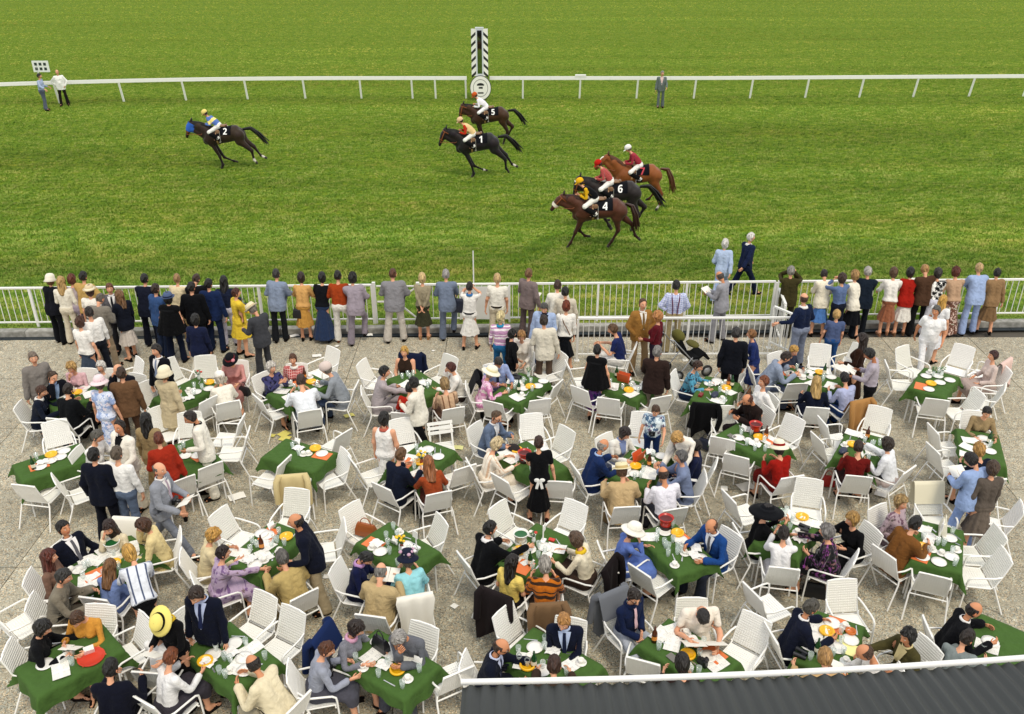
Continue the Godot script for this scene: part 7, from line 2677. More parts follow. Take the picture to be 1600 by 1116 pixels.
func chairs() -> void:
	chair(-8.76, -14.97, 130, "white woven armchair under the man in dark suit and blue shirt, hand at chin")
	chair(-8.50, -15.51, 185, "white woven armchair under the blonde woman in a soft pink blouse")
	chair(-7.98, -15.49, 190, "white woven armchair under the white-haired woman half hidden by the balding man")
	chair(-7.50, -15.30, 200, "white woven armchair under the balding man in dark suit")
	chair(-8.85, -14.43, 85, "white woven armchair under the brown-haired woman in navy with a white collar")
	chair(-8.16, -14.19, 10, "white woven armchair under the man in a black leather jacket")
	chair(-5.57, -15.86, 180, "white woven armchair under the woman in rose blouse and black hat with pink flower")
	chair(-5.43, -14.76, -25, "white woven armchair under the woman in white jacket and white turban")
	chair(-7.12, -12.82, 95, "white woven armchair under the grey-haired man in a white shirt")
	chair(-4.73, -15.40, 130, "white woven armchair under the grey-haired woman in purple and black print")
	chair(-4.32, -15.72, 175, "white woven armchair under the woman in a red check blouse")
	chair(-3.32, -15.19, -85, "white woven armchair under the man in grey jacket and a pale cloth hat")
	chair(-3.82, -14.47, -20, "white woven armchair under the stout man in a white shirt")
	chair(-2.13, -16.04, 190, "white woven armchair under the blonde woman in brown tank top, sunglasses on her head")
	chair(-2.56, -15.00, 80, "white woven armchair under the dark man in pale lilac grey suit")
	chair(-1.95, -14.39, 10, "white woven armchair under the person in a red sweater")
	chair(-1.18, -14.55, -20, "white woven armchair under the curly-haired woman in a brown striped blouse")
	chair(-1.04, -15.39, -95, "white woven armchair under the auburn woman in a white jacket")
	chair(-0.57, -15.16, 85, "white woven armchair under the woman in pink print dress and broad cream hat")
	chair(-0.30, -15.73, 165, "white woven armchair under the dark man in a light blue shirt")
	chair(0.22, -16.86, 185, "white woven armchair under the fair woman all in white with clasped hands")
	chair(2.29, -16.94, -75, "white woven armchair under the person in a deep blue shirt")
	chair(3.46, -15.51, 117, "white woven armchair under the woman in turquoise print blouse")
	chair(5.07, -15.81, 88, "white woven armchair under the man in a grey blue jacket bent over his plate")
	chair(5.58, -16.25, 150, "white woven armchair under the blonde woman with sunglasses pushed up")
	chair(4.63, -14.62, -105, "white woven armchair under the ginger man in a white shirt")
	chair(4.43, -14.14, -110, "white woven armchair under the balding man in dark brown looking down")
	chair(5.68, -14.59, 8, "white woven armchair under the woman with long straight blonde hair in navy")
	chair(6.37, -14.79, -20, "white woven armchair under the dark-haired person in pale blue shirt and jeans")
	chair(4.47, -12.36, -15, "white woven armchair under the woman in red with a white hat banded in red")
	chair(5.69, -12.38, 10, "white woven armchair under the brown-haired person in a dark red sweater")
	chair(6.33, -12.51, -40, "white woven armchair under the brown-haired woman in a white jacket")
	chair(8.41, -13.84, 190, "white woven armchair under the dark-haired woman in a khaki blouse")
	chair(7.74, -12.28, -10, "white woven armchair under the curly blonde woman in navy")
	chair(9.58, -15.84, -90, "white woven armchair under the person at the terrace edge with dark red hair")
	chair(-1.91, -12.06, 35, "white woven armchair under the brown-haired man in a navy suit")
	chair(-1.26, -11.91, -20, "white woven armchair under the girl with long ginger hair in a rust sweater")
	chair(-0.42, -13.50, 125, "white woven armchair under the older man in blue grey with glasses")
	chair(-0.41, -12.55, 70, "white woven armchair under the white-haired woman in a peach dress")
	chair(1.33, -12.44, 70, "white woven armchair under the grey man in blue suit and red tie")
	chair(1.80, -13.09, 140, "white woven armchair under the dark-haired woman in white cardigan and blue print")
	chair(2.83, -12.12, -85, "white woven armchair under the grey man in a steel blue jacket")
	chair(3.09, -12.56, -70, "white woven armchair under the person in navy")
	chair(1.75, -11.56, -5, "white woven armchair under the man in a sand jacket and straw boater")
	chair(2.43, -11.50, -15, "white woven armchair under the balding man in a white shirt")
	chair(-6.32, -10.23, 110, "white woven armchair under the bearded man in navy jacket and grey tie")
	chair(-5.80, -10.55, 185, "white woven armchair under the woman with long brown hair in a cream blouse")
	chair(-5.19, -10.49, -110, "white woven armchair under the brown-haired woman in a pale yellow jacket")
	chair(-5.56, -9.53, 10, "white woven armchair under the girl with long fair hair in a blue sweater")
	chair(-6.40, -9.72, 80, "white woven armchair under the woman with long auburn hair")
	chair(-6.13, -9.23, 80, "white woven armchair under the dark-haired man in a stone jacket")
	chair(-5.49, -8.78, 185, "white woven armchair under the woman in an amber blouse reading")
	chair(-6.01, -8.38, 80, "white woven armchair under the woman in black lace jacket")
	chair(-4.38, -8.24, 5, "white woven armchair under the woman with dark grey hair in a white blouse")
	chair(-4.16, -7.77, 30, "white woven armchair under the red-haired person in a white shirt")
	chair(-2.76, -7.64, -60, "white woven armchair under the balding man in a cream jacket")
	chair(-4.68, -7.50, 0, "white woven armchair under the dark head at the red tray")
	chair(-4.42, -10.18, 75, "white woven armchair under the blonde curly-haired woman in cream")
	chair(-4.12, -9.76, 60, "white woven armchair under the dark woman in a lilac flowered dress")
	chair(-3.00, -9.54, -40, "white woven armchair under the grey man in a khaki jacket")
	chair(-2.19, -9.82, 105, "white woven armchair under the dark-haired woman in navy with a lilac scarf")
	chair(-1.80, -9.20, 10, "white woven armchair under the bald man in a beige jacket")
	chair(-1.39, -9.55, -15, "white woven armchair under the woman in aqua with a flowered navy hat")
	chair(-2.10, -8.44, 110, "white woven armchair under the woman in grey with a pink scarf")
	chair(-2.41, -8.02, 80, "white woven armchair under the brown-haired woman in a pale grey sweater")
	chair(-1.26, -8.45, 205, "white woven armchair under the grey man in grey suit with a hand over his face")
	chair(-0.42, -10.19, 60, "white woven armchair under the dark man in a black suit")
	chair(-0.04, -9.58, 30, "white woven armchair under the woman with long brown hair in a yellow top")
	chair(0.45, -9.41, -5, "white woven armchair under the grey curly-haired woman in an orange striped sweater")
	chair(1.06, -10.05, -60, "white woven armchair under the woman in a cream sweater with a yellow scarf")
	chair(0.69, -8.54, 195, "white woven armchair under the ginger man in a navy suit")
	chair(-0.30, -8.07, 100, "white woven armchair under the balding man in navy with glasses")
	chair(0.52, -7.55, 0, "white woven armchair under the brown head nearest the roof")
	chair(1.59, -10.30, 80, "white woven armchair under the woman in cornflower blue and a broad white hat")
	chair(3.00, -10.46, -125, "white woven armchair under the balding man in a bright blue jacket")
	chair(1.53, -8.99, 150, "white woven armchair under the man in navy shirt, pink tie and dark glasses")
	chair(2.41, -8.90, 180, "white woven armchair under the dark man in a cream polo shirt")
	chair(2.00, -7.65, 0, "white woven armchair under the dark brown head before the camera")
	chair(3.66, -10.72, 80, "white woven armchair under the woman in black with a huge black hat")
	chair(3.87, -10.14, 10, "white woven armchair under the dark-haired woman in a white blouse")
	chair(4.63, -10.24, -60, "white woven armchair under the grey woman in black flowered dress")
	chair(5.09, -10.63, -110, "white woven armchair under the blonde woman in black")
	chair(5.79, -10.99, 150, "white woven armchair under the curly blonde woman in a mauve print blouse")
	chair(5.61, -10.34, 60, "white woven armchair under the dark man in a tobacco brown jacket")
	chair(3.62, -8.65, 80, "white woven armchair under the grey-haired man in dark navy jacket")
	chair(4.98, -8.30, -110, "white woven armchair under the woman with thick black hair in an olive jacket")
	chair(4.42, -7.93, -85, "white woven armchair under the bald man in a cream shirt")
	chair(3.70, -7.67, 0, "white woven armchair under the sandy head nearest the roof")
	chair(5.67, -8.68, 95, "white woven armchair under the balding man in a black jacket")
	chair(5.47, -8.12, 55, "white woven armchair under the brown-haired person in a pale grey sweater")
	chair(-7.82, -16.04, -132, "empty white woven armchair behind the balding man in dark suit")
	chair(-6.78, -16.03, 124, "empty white woven armchair between the silver tie and the tall white chair")
	chair(-6.26, -16.08, 172, "empty tall-backed white chair facing the stand before the navy jacket")
	chair(-6.91, -15.04, 124, "empty white woven armchair behind the beige coat dress, drawn up to the table")
	chair(-6.32, -14.08, 140, "empty white woven armchair beyond the red coat")
	chair(-5.83, -13.80, 168, "empty white woven armchair beside the man in the white suit")
	chair(-5.95, -14.77, -56, "empty white woven armchair seen from behind beside the white turban")
	chair(-5.19, -13.89, -88, "empty white woven armchair in profile, rear of a close pair in the open aisle")
	chair(-4.96, -13.42, -95, "empty white woven armchair in profile, front of a close pair in the open aisle")
	chair(-5.19, -12.63, -40, "empty white woven armchair pushed in at the table with one orange menu")
	chair(-5.53, -12.24, -40, "empty white woven armchair in front of the long red coat")
	chair(-8.07, -13.53, 150, "empty white woven armchair above the bare green table by the terrace edge")
	chair(-7.76, -12.13, 10, "empty white woven armchair with its back to the stand at the terrace edge table")
	chair(-7.15, -12.19, 55, "empty white woven armchair beside the dark navy suit and the terrace edge table")
	chair(-4.99, -8.64, -136, "empty white woven armchair facing the red tray")
	chair(-4.22, -11.00, 116, "empty white woven armchair above the blonde curly-haired woman in cream")
	chair(-3.47, -11.41, 190, "empty white woven armchair behind the balding man in navy blazer")
	chair(-2.81, -10.73, -105, "empty white woven armchair behind the beige trousers, facing the table")
	chair(-3.48, -9.04, -150, "empty white woven armchair in the aisle before the khaki jacket, turned to the roof")
	chair(-3.04, -8.75, -150, "empty white woven armchair overlapping another, above the balding cream jacket")
	chair(-4.13, -8.78, 120, "empty white woven armchair in front of the navy suit with a red lapel pin")
	chair(-2.28, -11.09, 131, "white chair holding a tan leather bag")
	chair(-1.33, -10.80, -120, "empty white woven armchair beside the flowered navy hat")
	chair(-0.80, -8.21, -30, "white chair by the bare green corner at the roof edge")
	chair(0.01, -11.11, 130, "empty white woven armchair behind the dark man in black suit")
	chair(0.82, -11.11, -145, "empty white woven armchair above the yellow scarf")
	chair(0.12, -8.81, 130, "empty white woven armchair facing the roof between two navy suits")
	chair(2.01, -10.00, 48, "empty white woven armchair below the woman in cornflower blue")
	chair(3.70, -11.64, 70, "empty white woven armchair behind the huge black hat")
	chair(3.54, -9.50, 65, "empty white woven armchair in the aisle beyond the newspaper reader")
	chair(3.00, -8.64, -140, "empty white woven armchair facing the table with a camera and orange menu")
	chair(1.72, -8.41, 20, "empty white woven armchair with a folded white cloth at the roof edge")
	chair(4.57, -9.27, 175, "empty white woven armchair facing the stand in the open aisle by the black bag")
	chair(5.98, -9.96, 22, "empty white woven armchair with its back turned below the cups and saucers")
	chair(6.92, -10.65, -90, "empty white woven armchair beside the coffee cups, farther of a pair")
	chair(6.76, -10.16, -85, "empty white woven armchair beside the coffee cups, nearer of a pair")
	chair(7.57, -11.37, -70, "empty white woven armchair at the terrace edge behind the grey brown dress")
	chair(6.67, -11.48, 178, "white chair with a cream cloth over it behind the coffee cups")
	chair(4.73, -11.69, -165, "empty white woven armchair above the table with many small glasses")
	chair(4.89, -13.74, -130, "empty white woven armchair beyond the white hat banded in red")
	chair(3.93, -14.01, 175, "empty white woven armchair beside the black coat, above the red ice bucket")
	chair(3.78, -13.51, 22, "empty white woven armchair with its back turned below the red ice bucket")
	chair(3.91, -12.95, 25, "empty white woven armchair with papers under it below the red ice bucket")
	chair(5.89, -13.85, 82, "empty white woven armchair under the camel coat, farther of a pair")
	chair(5.62, -13.35, 75, "empty white woven armchair beside the dark red sweater, nearer of a pair")
	chair(6.64, -14.02, -150, "empty white woven armchair beyond the table of the dark red sweater")
	chair(7.77, -13.58, 85, "empty white woven armchair facing the terrace edge, farther of a pair")
	chair(7.50, -12.97, 80, "empty white woven armchair facing the terrace edge, nearer of a pair")
	chair(8.05, -14.89, 15, "empty white woven armchair with its back turned at the table with green bottles")
	chair(8.58, -14.83, -95, "empty white woven armchair seen from the side below the table with green bottles")
	chair(9.20, -15.23, -60, "empty white woven armchair behind the khaki blouse")
	chair(8.33, -16.54, 150, "empty white woven armchair beside the legs of the man all in white")
	chair(7.87, -15.98, 100, "empty white woven armchair facing the table with green bottles, by the note taker")
	chair(9.31, -16.62, -140, "empty white woven armchair above the table with green bottles")
	chair(9.74, -16.33, -40, "white chair draped in pale pink at the terrace edge")
	chair(3.63, -14.68, 8, "white chair with a black coat thrown over its back")
	chair(0.77, -16.35, -120, "empty white woven armchair beside the ivory jacket and brown trousers")
	chair(0.62, -15.37, -60, "empty white woven armchair in the aisle beside the pink dress table")
	chair(0.45, -14.88, -15, "empty white woven armchair with its back turned at the pink dress table")
	chair(-0.23, -14.77, 25, "empty white woven armchair above the older man in blue grey")
	chair(1.49, -15.26, 40, "empty white woven armchair below the black fringed shawl")
	chair(1.89, -14.92, 15, "empty white woven armchair with its back turned by the purple print skirt")
	chair(1.43, -16.08, 80, "empty white woven armchair behind the black fringed shawl")
	chair(2.71, -14.98, -20, "empty white woven armchair behind the boy with a camera")
	chair(2.34, -13.80, 190, "empty white woven armchair in front of the boy with a camera")
	chair(0.40, -13.74, 170, "empty white woven armchair beyond the waitress in black")
	chair(0.74, -13.35, -130, "empty white woven armchair beside the waitress in black")
	chair(0.02, -12.26, 45, "empty white woven armchair below the white-haired woman in peach")
	chair(0.78, -12.24, 5, "empty white woven armchair at the hem of the waitress in black")
	chair(-1.91, -13.58, 160, "empty white woven armchair beside the sleeveless white dress")
	chair(-2.39, -12.68, 60, "empty white woven armchair left of the navy suit, below the white dress")
	chair(-0.93, -12.61, -30, "empty white woven armchair seen from behind beside the rust sweater")
	chair(-1.46, -16.15, -140, "empty white woven armchair between the brown tank top and the auburn woman")
	chair(-2.76, -16.02, 110, "empty white woven armchair behind the pale lilac grey suit")
	chair(-4.55, -14.86, 50, "white chair with a crumpled blue paper on its seat")
	chair(-3.93, -16.50, -140, "empty white woven armchair behind the pale cloth hat")
	chair(-4.09, -12.63, -70, "empty white woven armchair turned away from the unoccupied table")
	chair(-3.61, -12.38, -8, "white chair with a cream coat hanging from its back")
	chair(-3.08, -12.63, -125, "empty white woven armchair turned aside by the unoccupied table")
	chair(-3.21, -13.58, -55, "empty white woven armchair tucked in beside the yellow ashtray of the unoccupied table")
	chair(5.50, -15.51, -5, "white chair with a black bag slung from it beside the ginger man")
	chair(6.45, -16.61, -170, "empty tall-backed white chair before the fair boy in jeans")
	chair(7.06, -16.72, -120, "empty white woven armchair behind the woman in the brown dress")
	chair(4.44, -16.02, -150, "empty white woven armchair in front of the black suit")
	chair(-6.65, -9.18, 40, "empty white woven armchair tilted beside the amber blouse")

func tableware() -> void:
	wares("of the soft pink blouse", [["paper", -8.38, -15.13, -72], ["paper", -8.12, -15.00, -35], ["paper", -8.69, -14.98, -58], ["ashtray", -8.38, -15.07, -54], ["plate", -8.32, -15.28, -54], ["glass", -8.46, -15.10, -54], ["napkin", -8.47, -14.91, -72]])
	wares("of the white turban", [["redflowers", -6.20, -15.62, -61], ["plate", -5.89, -15.23, -61], ["plate", -6.10, -15.10, -68], ["napkin", -6.15, -14.85, -33], ["ashtray", -5.95, -15.47, -61], ["glass", -6.01, -15.42, -61], ["glass", -6.19, -15.29, -68], ["glass", -6.02, -15.23, -51], ["glass", -6.10, -15.00, -58], ["glass", -6.54, -14.98, -65], ["glass", -6.32, -14.87, -48], ["paper", -6.18, -15.10, -33], ["cup", -6.26, -15.16, -61], ["cup", -6.25, -14.78, -68], ["fork", -6.47, -15.22, -61], ["fork", -6.60, -15.08, -68], ["knife", -6.16, -15.51, -61]])
	wares("beside the white suit", [["plate", -5.38, -12.88, 52], ["plate", -5.58, -12.87, 45], ["menu", -5.36, -12.86, 132], ["glass", -5.70, -13.16, 52], ["glass", -5.71, -13.02, 45]])
	wares("unoccupied at the terrace edge", [["plate", -7.72, -13.02, -30], ["plate", -7.70, -12.83, -37], ["plate", -7.81, -12.72, -44], ["plate", -7.90, -12.53, -51], ["ashtray", -7.88, -12.89, -30], ["menu", -7.94, -12.57, 54], ["bottle", -7.98, -12.48, -30], ["glass", -8.08, -12.79, -30], ["napkin", -7.92, -12.67, -30]])
	wares("unoccupied in the open aisle", [["ashtray", -3.40, -13.09, 17], ["menu", -3.25, -12.89, 109], ["plate", -3.26, -12.94, 17], ["card", -3.76, -13.25, 27], ["glass", -3.80, -13.12, 17], ["glass", -3.65, -12.91, 34], ["cup", -3.49, -12.93, 17], ["cup", -3.57, -12.91, 34], ["napkin", -3.69, -13.09, 27]])
	wares("of the purple and black print", [["paper", -3.80, -15.43, -55], ["paper", -4.45, -15.14, -78], ["paper", -4.24, -14.86, -41], ["ashtray", -3.95, -15.49, -51], ["menu", -4.18, -15.50, 45], ["brownbottle", -4.11, -15.65, -51], ["glass", -3.69, -15.40, -51], ["glass", -4.32, -15.37, -58], ["glass", -3.80, -15.31, -41], ["glass", -4.22, -15.23, -48], ["glass", -4.12, -15.20, -55], ["glass", -4.00, -14.98, -62], ["cup", -4.02, -15.70, -51], ["cup", -4.34, -15.39, -58], ["cup", -4.14, -15.02, -41], ["fork", -4.31, -15.03, -51], ["fork", -4.14, -14.90, -58], ["knife", -4.11, -15.42, -51]])
	wares("of the brown tank top", [["glass", -1.97, -15.79, 57], ["glass", -2.08, -15.76, 50], ["glass", -2.03, -15.67, 43], ["glass", -2.18, -15.66, 60], ["glass", -1.64, -15.28, 53], ["glass", -1.90, -15.23, 46], ["paper", -2.09, -15.42, 39], ["napkin", -1.71, -15.42, 39], ["card", -1.64, -15.42, 39], ["plate", -1.75, -15.49, 57], ["cup", -1.89, -15.47, 57], ["cup", -1.77, -15.23, 50], ["fork", -1.76, -15.59, 57], ["fork", -1.95, -15.32, 50], ["knife", -1.82, -15.11, 57]])
	wares("of the pink print dress", [["greens", 0.33, -15.72, -70], ["ashtray", 0.36, -15.30, -70], ["plate", 0.62, -15.54, -70], ["plate", 0.50, -15.34, -53], ["plate", 0.22, -15.24, -60], ["paper", 0.04, -15.51, -78], ["paper", 0.10, -14.89, -41], ["bottle", 0.13, -15.14, -70], ["glass", 0.23, -15.49, -70], ["glass", 0.37, -15.48, -53], ["glass", 0.07, -15.37, -60], ["glass", 0.05, -15.25, -67], ["glass", 0.39, -15.16, -50], ["glass", -0.07, -15.07, -57], ["binoc", 0.11, -15.67, -70], ["cup", 0.17, -15.39, -70], ["cup", 0.19, -14.98, -53], ["fork", 0.25, -15.66, -70], ["fork", 0.29, -15.03, -53], ["knife", -0.05, -15.23, -70]])
	wares("of the black fringed shawl", [["bottle", 2.08, -15.72, 34], ["paper", 1.98, -15.32, 12], ["paper", 2.29, -15.02, 49], ["ashtray", 2.26, -15.16, 34], ["plate", 2.27, -15.64, 34], ["plate", 2.44, -15.26, 27], ["menustand", 2.19, -15.52, 34], ["glass", 1.85, -15.57, 34], ["glass", 1.93, -15.45, 27], ["glass", 2.32, -15.26, 44], ["glass", 2.54, -15.24, 37], ["glass", 2.15, -15.23, 30], ["glass", 2.43, -15.09, 47], ["cup", 2.36, -15.42, 34], ["cup", 2.57, -15.40, 27], ["cup", 1.99, -15.22, 44], ["fork", 2.27, -15.40, 34], ["fork", 2.22, -15.30, 27], ["knife", 2.09, -15.35, 34]])
	wares("of the turquoise print blouse", [["redbook", 3.62, -14.97, -60], ["handbag", 3.88, -14.94, -60], ["paper", 4.19, -15.12, -36], ["paper", 3.92, -14.77, -59], ["ashtray", 4.16, -15.25, -60], ["brownbottle", 4.23, -15.37, -60], ["bottle", 4.29, -15.32, -60], ["plate", 4.05, -15.55, -60], ["plate", 3.87, -15.43, -67], ["napkin", 4.00, -15.43, -36], ["glass", 3.85, -15.31, -60], ["glass", 4.09, -15.30, -67], ["glass", 4.01, -15.12, -74], ["glass", 4.12, -15.00, -57], ["glass", 4.01, -14.70, -64], ["cup", 4.20, -15.47, -60], ["cup", 4.00, -14.83, -67], ["fork", 3.82, -15.07, -60], ["fork", 3.75, -14.82, -67], ["knife", 3.64, -15.08, -60]])
	wares("of the long blonde hair", [["menu", 5.55, -15.85, 126], ["plate", 5.85, -15.97, 46], ["plate", 5.57, -15.90, 39], ["plate", 5.77, -15.77, 32], ["plate", 6.35, -15.71, 25], ["glass", 5.77, -16.07, 46], ["glass", 5.88, -15.84, 39], ["glass", 5.49, -15.75, 32], ["glass", 6.18, -15.66, 25], ["glass", 6.15, -15.57, 42], ["glass", 6.01, -15.35, 35], ["ashtray", 6.18, -15.89, 46], ["bottle", 6.25, -15.83, 46], ["paper", 5.92, -15.47, 56], ["paper", 6.23, -15.36, 33], ["napkin", 5.99, -15.89, 56], ["cup", 5.94, -15.70, 46], ["cup", 5.77, -15.65, 39], ["fork", 6.15, -15.75, 46], ["fork", 6.10, -15.30, 39], ["knife", 5.98, -16.03, 46]])
	wares("with green bottles, no guests", [["plate", 8.26, -15.75, -59], ["plate", 8.49, -15.75, -42], ["plate", 8.66, -15.58, -49], ["plate", 8.42, -15.48, -56], ["plate", 8.09, -15.21, -63], ["ashtray", 8.22, -15.42, -59], ["menu", 7.99, -15.34, 29], ["greens", 8.58, -15.78, -59], ["greens", 8.40, -15.75, -42], ["glass", 8.58, -15.91, -59], ["cup", 8.39, -15.90, -59]])
	wares("of the white hat banded red", [["bucket", 4.33, -13.63, 50], ["ashtray", 4.36, -13.45, 50], ["plate", 4.24, -13.73, 50], ["plate", 4.00, -13.45, 43], ["card", 4.13, -13.70, 56], ["book", 3.89, -13.50, 50], ["napkin", 4.16, -13.32, 56], ["napkin", 4.25, -13.21, 33], ["brownbottle", 4.48, -13.45, 50], ["paper", 4.51, -13.37, 56], ["menu", 4.52, -13.32, 142], ["glass", 4.25, -13.56, 50], ["glass", 4.07, -13.56, 43], ["glass", 4.42, -13.32, 60], ["glass", 4.09, -13.22, 53], ["glass", 4.19, -13.05, 46], ["glass", 4.36, -13.03, 39], ["cup", 4.28, -13.31, 50], ["cup", 4.46, -13.18, 43], ["fork", 3.89, -13.37, 50], ["fork", 3.99, -13.26, 43], ["knife", 4.26, -13.44, 50]])
	wares("of the dark red sweater", [["paper", 6.09, -13.61, -59], ["paper", 6.22, -12.98, -82], ["handbag", 5.69, -12.98, -51], ["napkin", 6.21, -13.47, -59], ["glass", 6.18, -13.32, -51], ["glass", 6.41, -13.23, -58], ["glass", 6.28, -13.19, -65], ["glass", 6.06, -13.08, -48], ["glass", 6.04, -12.75, -55], ["ashtray", 5.94, -13.21, -51], ["plate", 5.94, -13.26, -51], ["plate", 6.17, -13.11, -58], ["brownbottle", 6.26, -13.43, -51], ["card", 6.00, -12.87, -59], ["cup", 6.08, -13.21, -51], ["cup", 5.79, -13.20, -58], ["fork", 6.28, -13.29, -51], ["fork", 6.19, -13.22, -58], ["knife", 5.99, -13.48, -51]])
	wares("of the light blue suit", [["paper", 8.06, -13.37, -79], ["paper", 7.93, -13.14, -42], ["paper", 7.81, -12.90, -65], ["plate", 8.31, -13.42, -81], ["plate", 8.19, -13.21, -64], ["plate", 8.23, -13.01, -71], ["glass", 8.30, -13.16, -81], ["bottle", 8.33, -13.27, -81]])
	wares("of the rust sweater", [["plate", -1.45, -13.07, -61], ["plate", -1.26, -12.84, -68], ["plate", -1.47, -12.49, -51], ["paper", -1.74, -12.82, -73], ["paper", -1.57, -12.29, -36], ["ashtray", -1.56, -12.66, -61], ["menu", -1.77, -12.67, 27], ["glass", -1.65, -13.07, -61], ["glass", -1.60, -12.87, -68], ["glass", -1.39, -12.80, -51], ["glass", -1.64, -12.60, -58], ["glass", -1.83, -12.59, -65], ["glass", -1.79, -12.50, -48], ["glass", -1.63, -12.47, -55], ["napkin", -1.55, -13.01, -73], ["flowers", -1.52, -12.63, -61], ["cup", -1.50, -12.83, -61], ["cup", -1.62, -12.75, -68], ["fork", -1.23, -12.99, -61], ["fork", -1.55, -12.41, -68], ["knife", -1.33, -13.05, -61]])
	wares("of the waitress in black", [["ashtray", 0.08, -13.04, 55], ["paper", -0.05, -12.98, 29], ["paper", -0.09, -12.95, 66], ["paper", 0.01, -12.77, 43], ["bucket", 0.21, -12.71, 55], ["card", 0.23, -12.65, 29], ["cap", 0.03, -13.09, 55], ["glass", 0.29, -12.88, 55], ["glass", 0.41, -12.86, 48], ["glass", 0.59, -12.82, 41], ["glass", 0.32, -12.44, 58], ["cup", 0.13, -12.89, 55], ["cup", 0.56, -12.62, 48], ["fork", 0.07, -12.67, 55], ["fork", 0.36, -12.60, 48], ["knife", 0.29, -13.05, 55]])
	wares("of the straw boater", [["menustand", 2.14, -12.71, -47], ["ashtray", 2.07, -12.54, -47], ["plate", 2.15, -12.91, -47], ["plate", 2.55, -12.86, -54], ["plate", 1.93, -12.66, -61], ["plate", 2.03, -12.33, -68], ["napkin", 2.38, -12.97, -87], ["cup", 2.37, -12.71, -47], ["cup", 1.92, -12.47, -54], ["cup", 1.88, -12.31, -61], ["brownbottle", 2.30, -12.57, -47], ["wallet", 2.47, -12.62, -47], ["paper", 1.81, -12.48, -87], ["paper", 2.31, -12.41, -50], ["paper", 2.24, -12.29, -73], ["glass", 2.41, -12.86, -47], ["glass", 2.39, -12.53, -54], ["glass", 2.18, -12.40, -61], ["glass", 2.11, -12.22, -68], ["glass", 2.01, -12.19, -51], ["fork", 2.16, -12.59, -47], ["fork", 1.90, -12.57, -54], ["knife", 2.05, -12.85, -47]])
	wares("of the girl in blue sweater", [["greenbucket", -5.80, -10.34, -56], ["ashtray", -5.69, -10.07, -56], ["glass", -5.76, -10.49, -56], ["glass", -5.77, -10.27, -39], ["glass", -6.03, -10.02, -46], ["glass", -6.06, -9.98, -53], ["glass", -5.59, -9.98, -60], ["glass", -5.76, -9.98, -43], ["glass", -5.73, -9.82, -50], ["glass", -6.00, -9.77, -57], ["plate", -5.75, -10.22, -56], ["plate", -6.14, -9.95, -39], ["menu", -5.88, -9.85, 48], ["paper", -5.58, -10.44, -26], ["paper", -5.92, -10.33, -49], ["paper", -6.00, -10.15, -72], ["paper", -6.11, -10.11, -35], ["paper", -5.81, -9.75, -58], ["paper", -5.94, -9.69, -21], ["cup", -5.48, -10.29, -56], ["cup", -6.24, -9.93, -39], ["fork", -5.39, -10.21, -56], ["fork", -5.51, -10.19, -39], ["knife", -5.89, -10.07, -56]])
	wares("with the round red tray", [["redround", -5.27, -8.29, -45], ["menu", -5.29, -8.32, 43], ["card", -5.32, -8.36, -29], ["card", -5.58, -8.23, -52], ["plate", -5.80, -8.18, -45], ["paper", -5.56, -8.08, -29], ["glass", -5.52, -8.34, -45], ["glass", -5.58, -8.31, -52], ["glass", -5.46, -8.18, -35]])
	wares("of the lilac flowered dress", [["paper", -3.62, -10.50, -54], ["paper", -3.94, -10.32, -77], ["paper", -3.59, -10.26, -40], ["paper", -3.82, -10.20, -63], ["plate", -3.75, -10.76, -56], ["plate", -3.66, -10.72, -63], ["plate", -3.67, -10.05, -70], ["menu", -3.64, -10.74, 16], ["card", -3.62, -10.89, -54], ["glass", -3.49, -10.76, -56], ["glass", -3.52, -10.59, -63], ["glass", -3.47, -10.56, -70], ["glass", -3.83, -10.53, -53], ["glass", -3.35, -10.50, -60], ["glass", -3.53, -10.46, -67], ["glass", -3.75, -10.46, -74], ["glass", -3.81, -10.35, -57], ["ashtray", -3.36, -10.67, -56], ["napkin", -3.77, -10.16, -54], ["brownbottle", -3.66, -10.41, -56], ["cup", -3.39, -10.35, -56], ["cup", -3.56, -10.14, -63], ["fork", -3.74, -10.62, -56], ["fork", -3.46, -10.22, -63], ["knife", -3.26, -10.73, -56]])
	wares("crowded with dishes", [["ashtray", -3.82, -8.22, 31], ["plate", -3.55, -8.53, 31], ["plate", -3.76, -8.34, 48], ["plate", -3.36, -8.29, 41], ["plate", -3.29, -8.08, 34], ["paper", -3.31, -8.44, 43], ["paper", -3.41, -8.16, 20], ["napkin", -3.54, -8.37, 43], ["napkin", -3.78, -8.20, 20], ["glass", -3.39, -8.51, 31], ["glass", -3.70, -8.50, 48], ["glass", -3.74, -8.42, 41], ["glass", -3.09, -8.28, 34], ["glass", -3.59, -8.26, 51], ["glass", -3.51, -8.23, 44], ["glass", -3.59, -8.04, 37], ["glass", -3.50, -7.98, 30], ["cup", -3.78, -8.65, 31], ["cup", -3.47, -8.08, 48], ["fork", -3.18, -8.19, 31], ["fork", -3.70, -8.12, 48], ["knife", -3.52, -8.66, 31]])
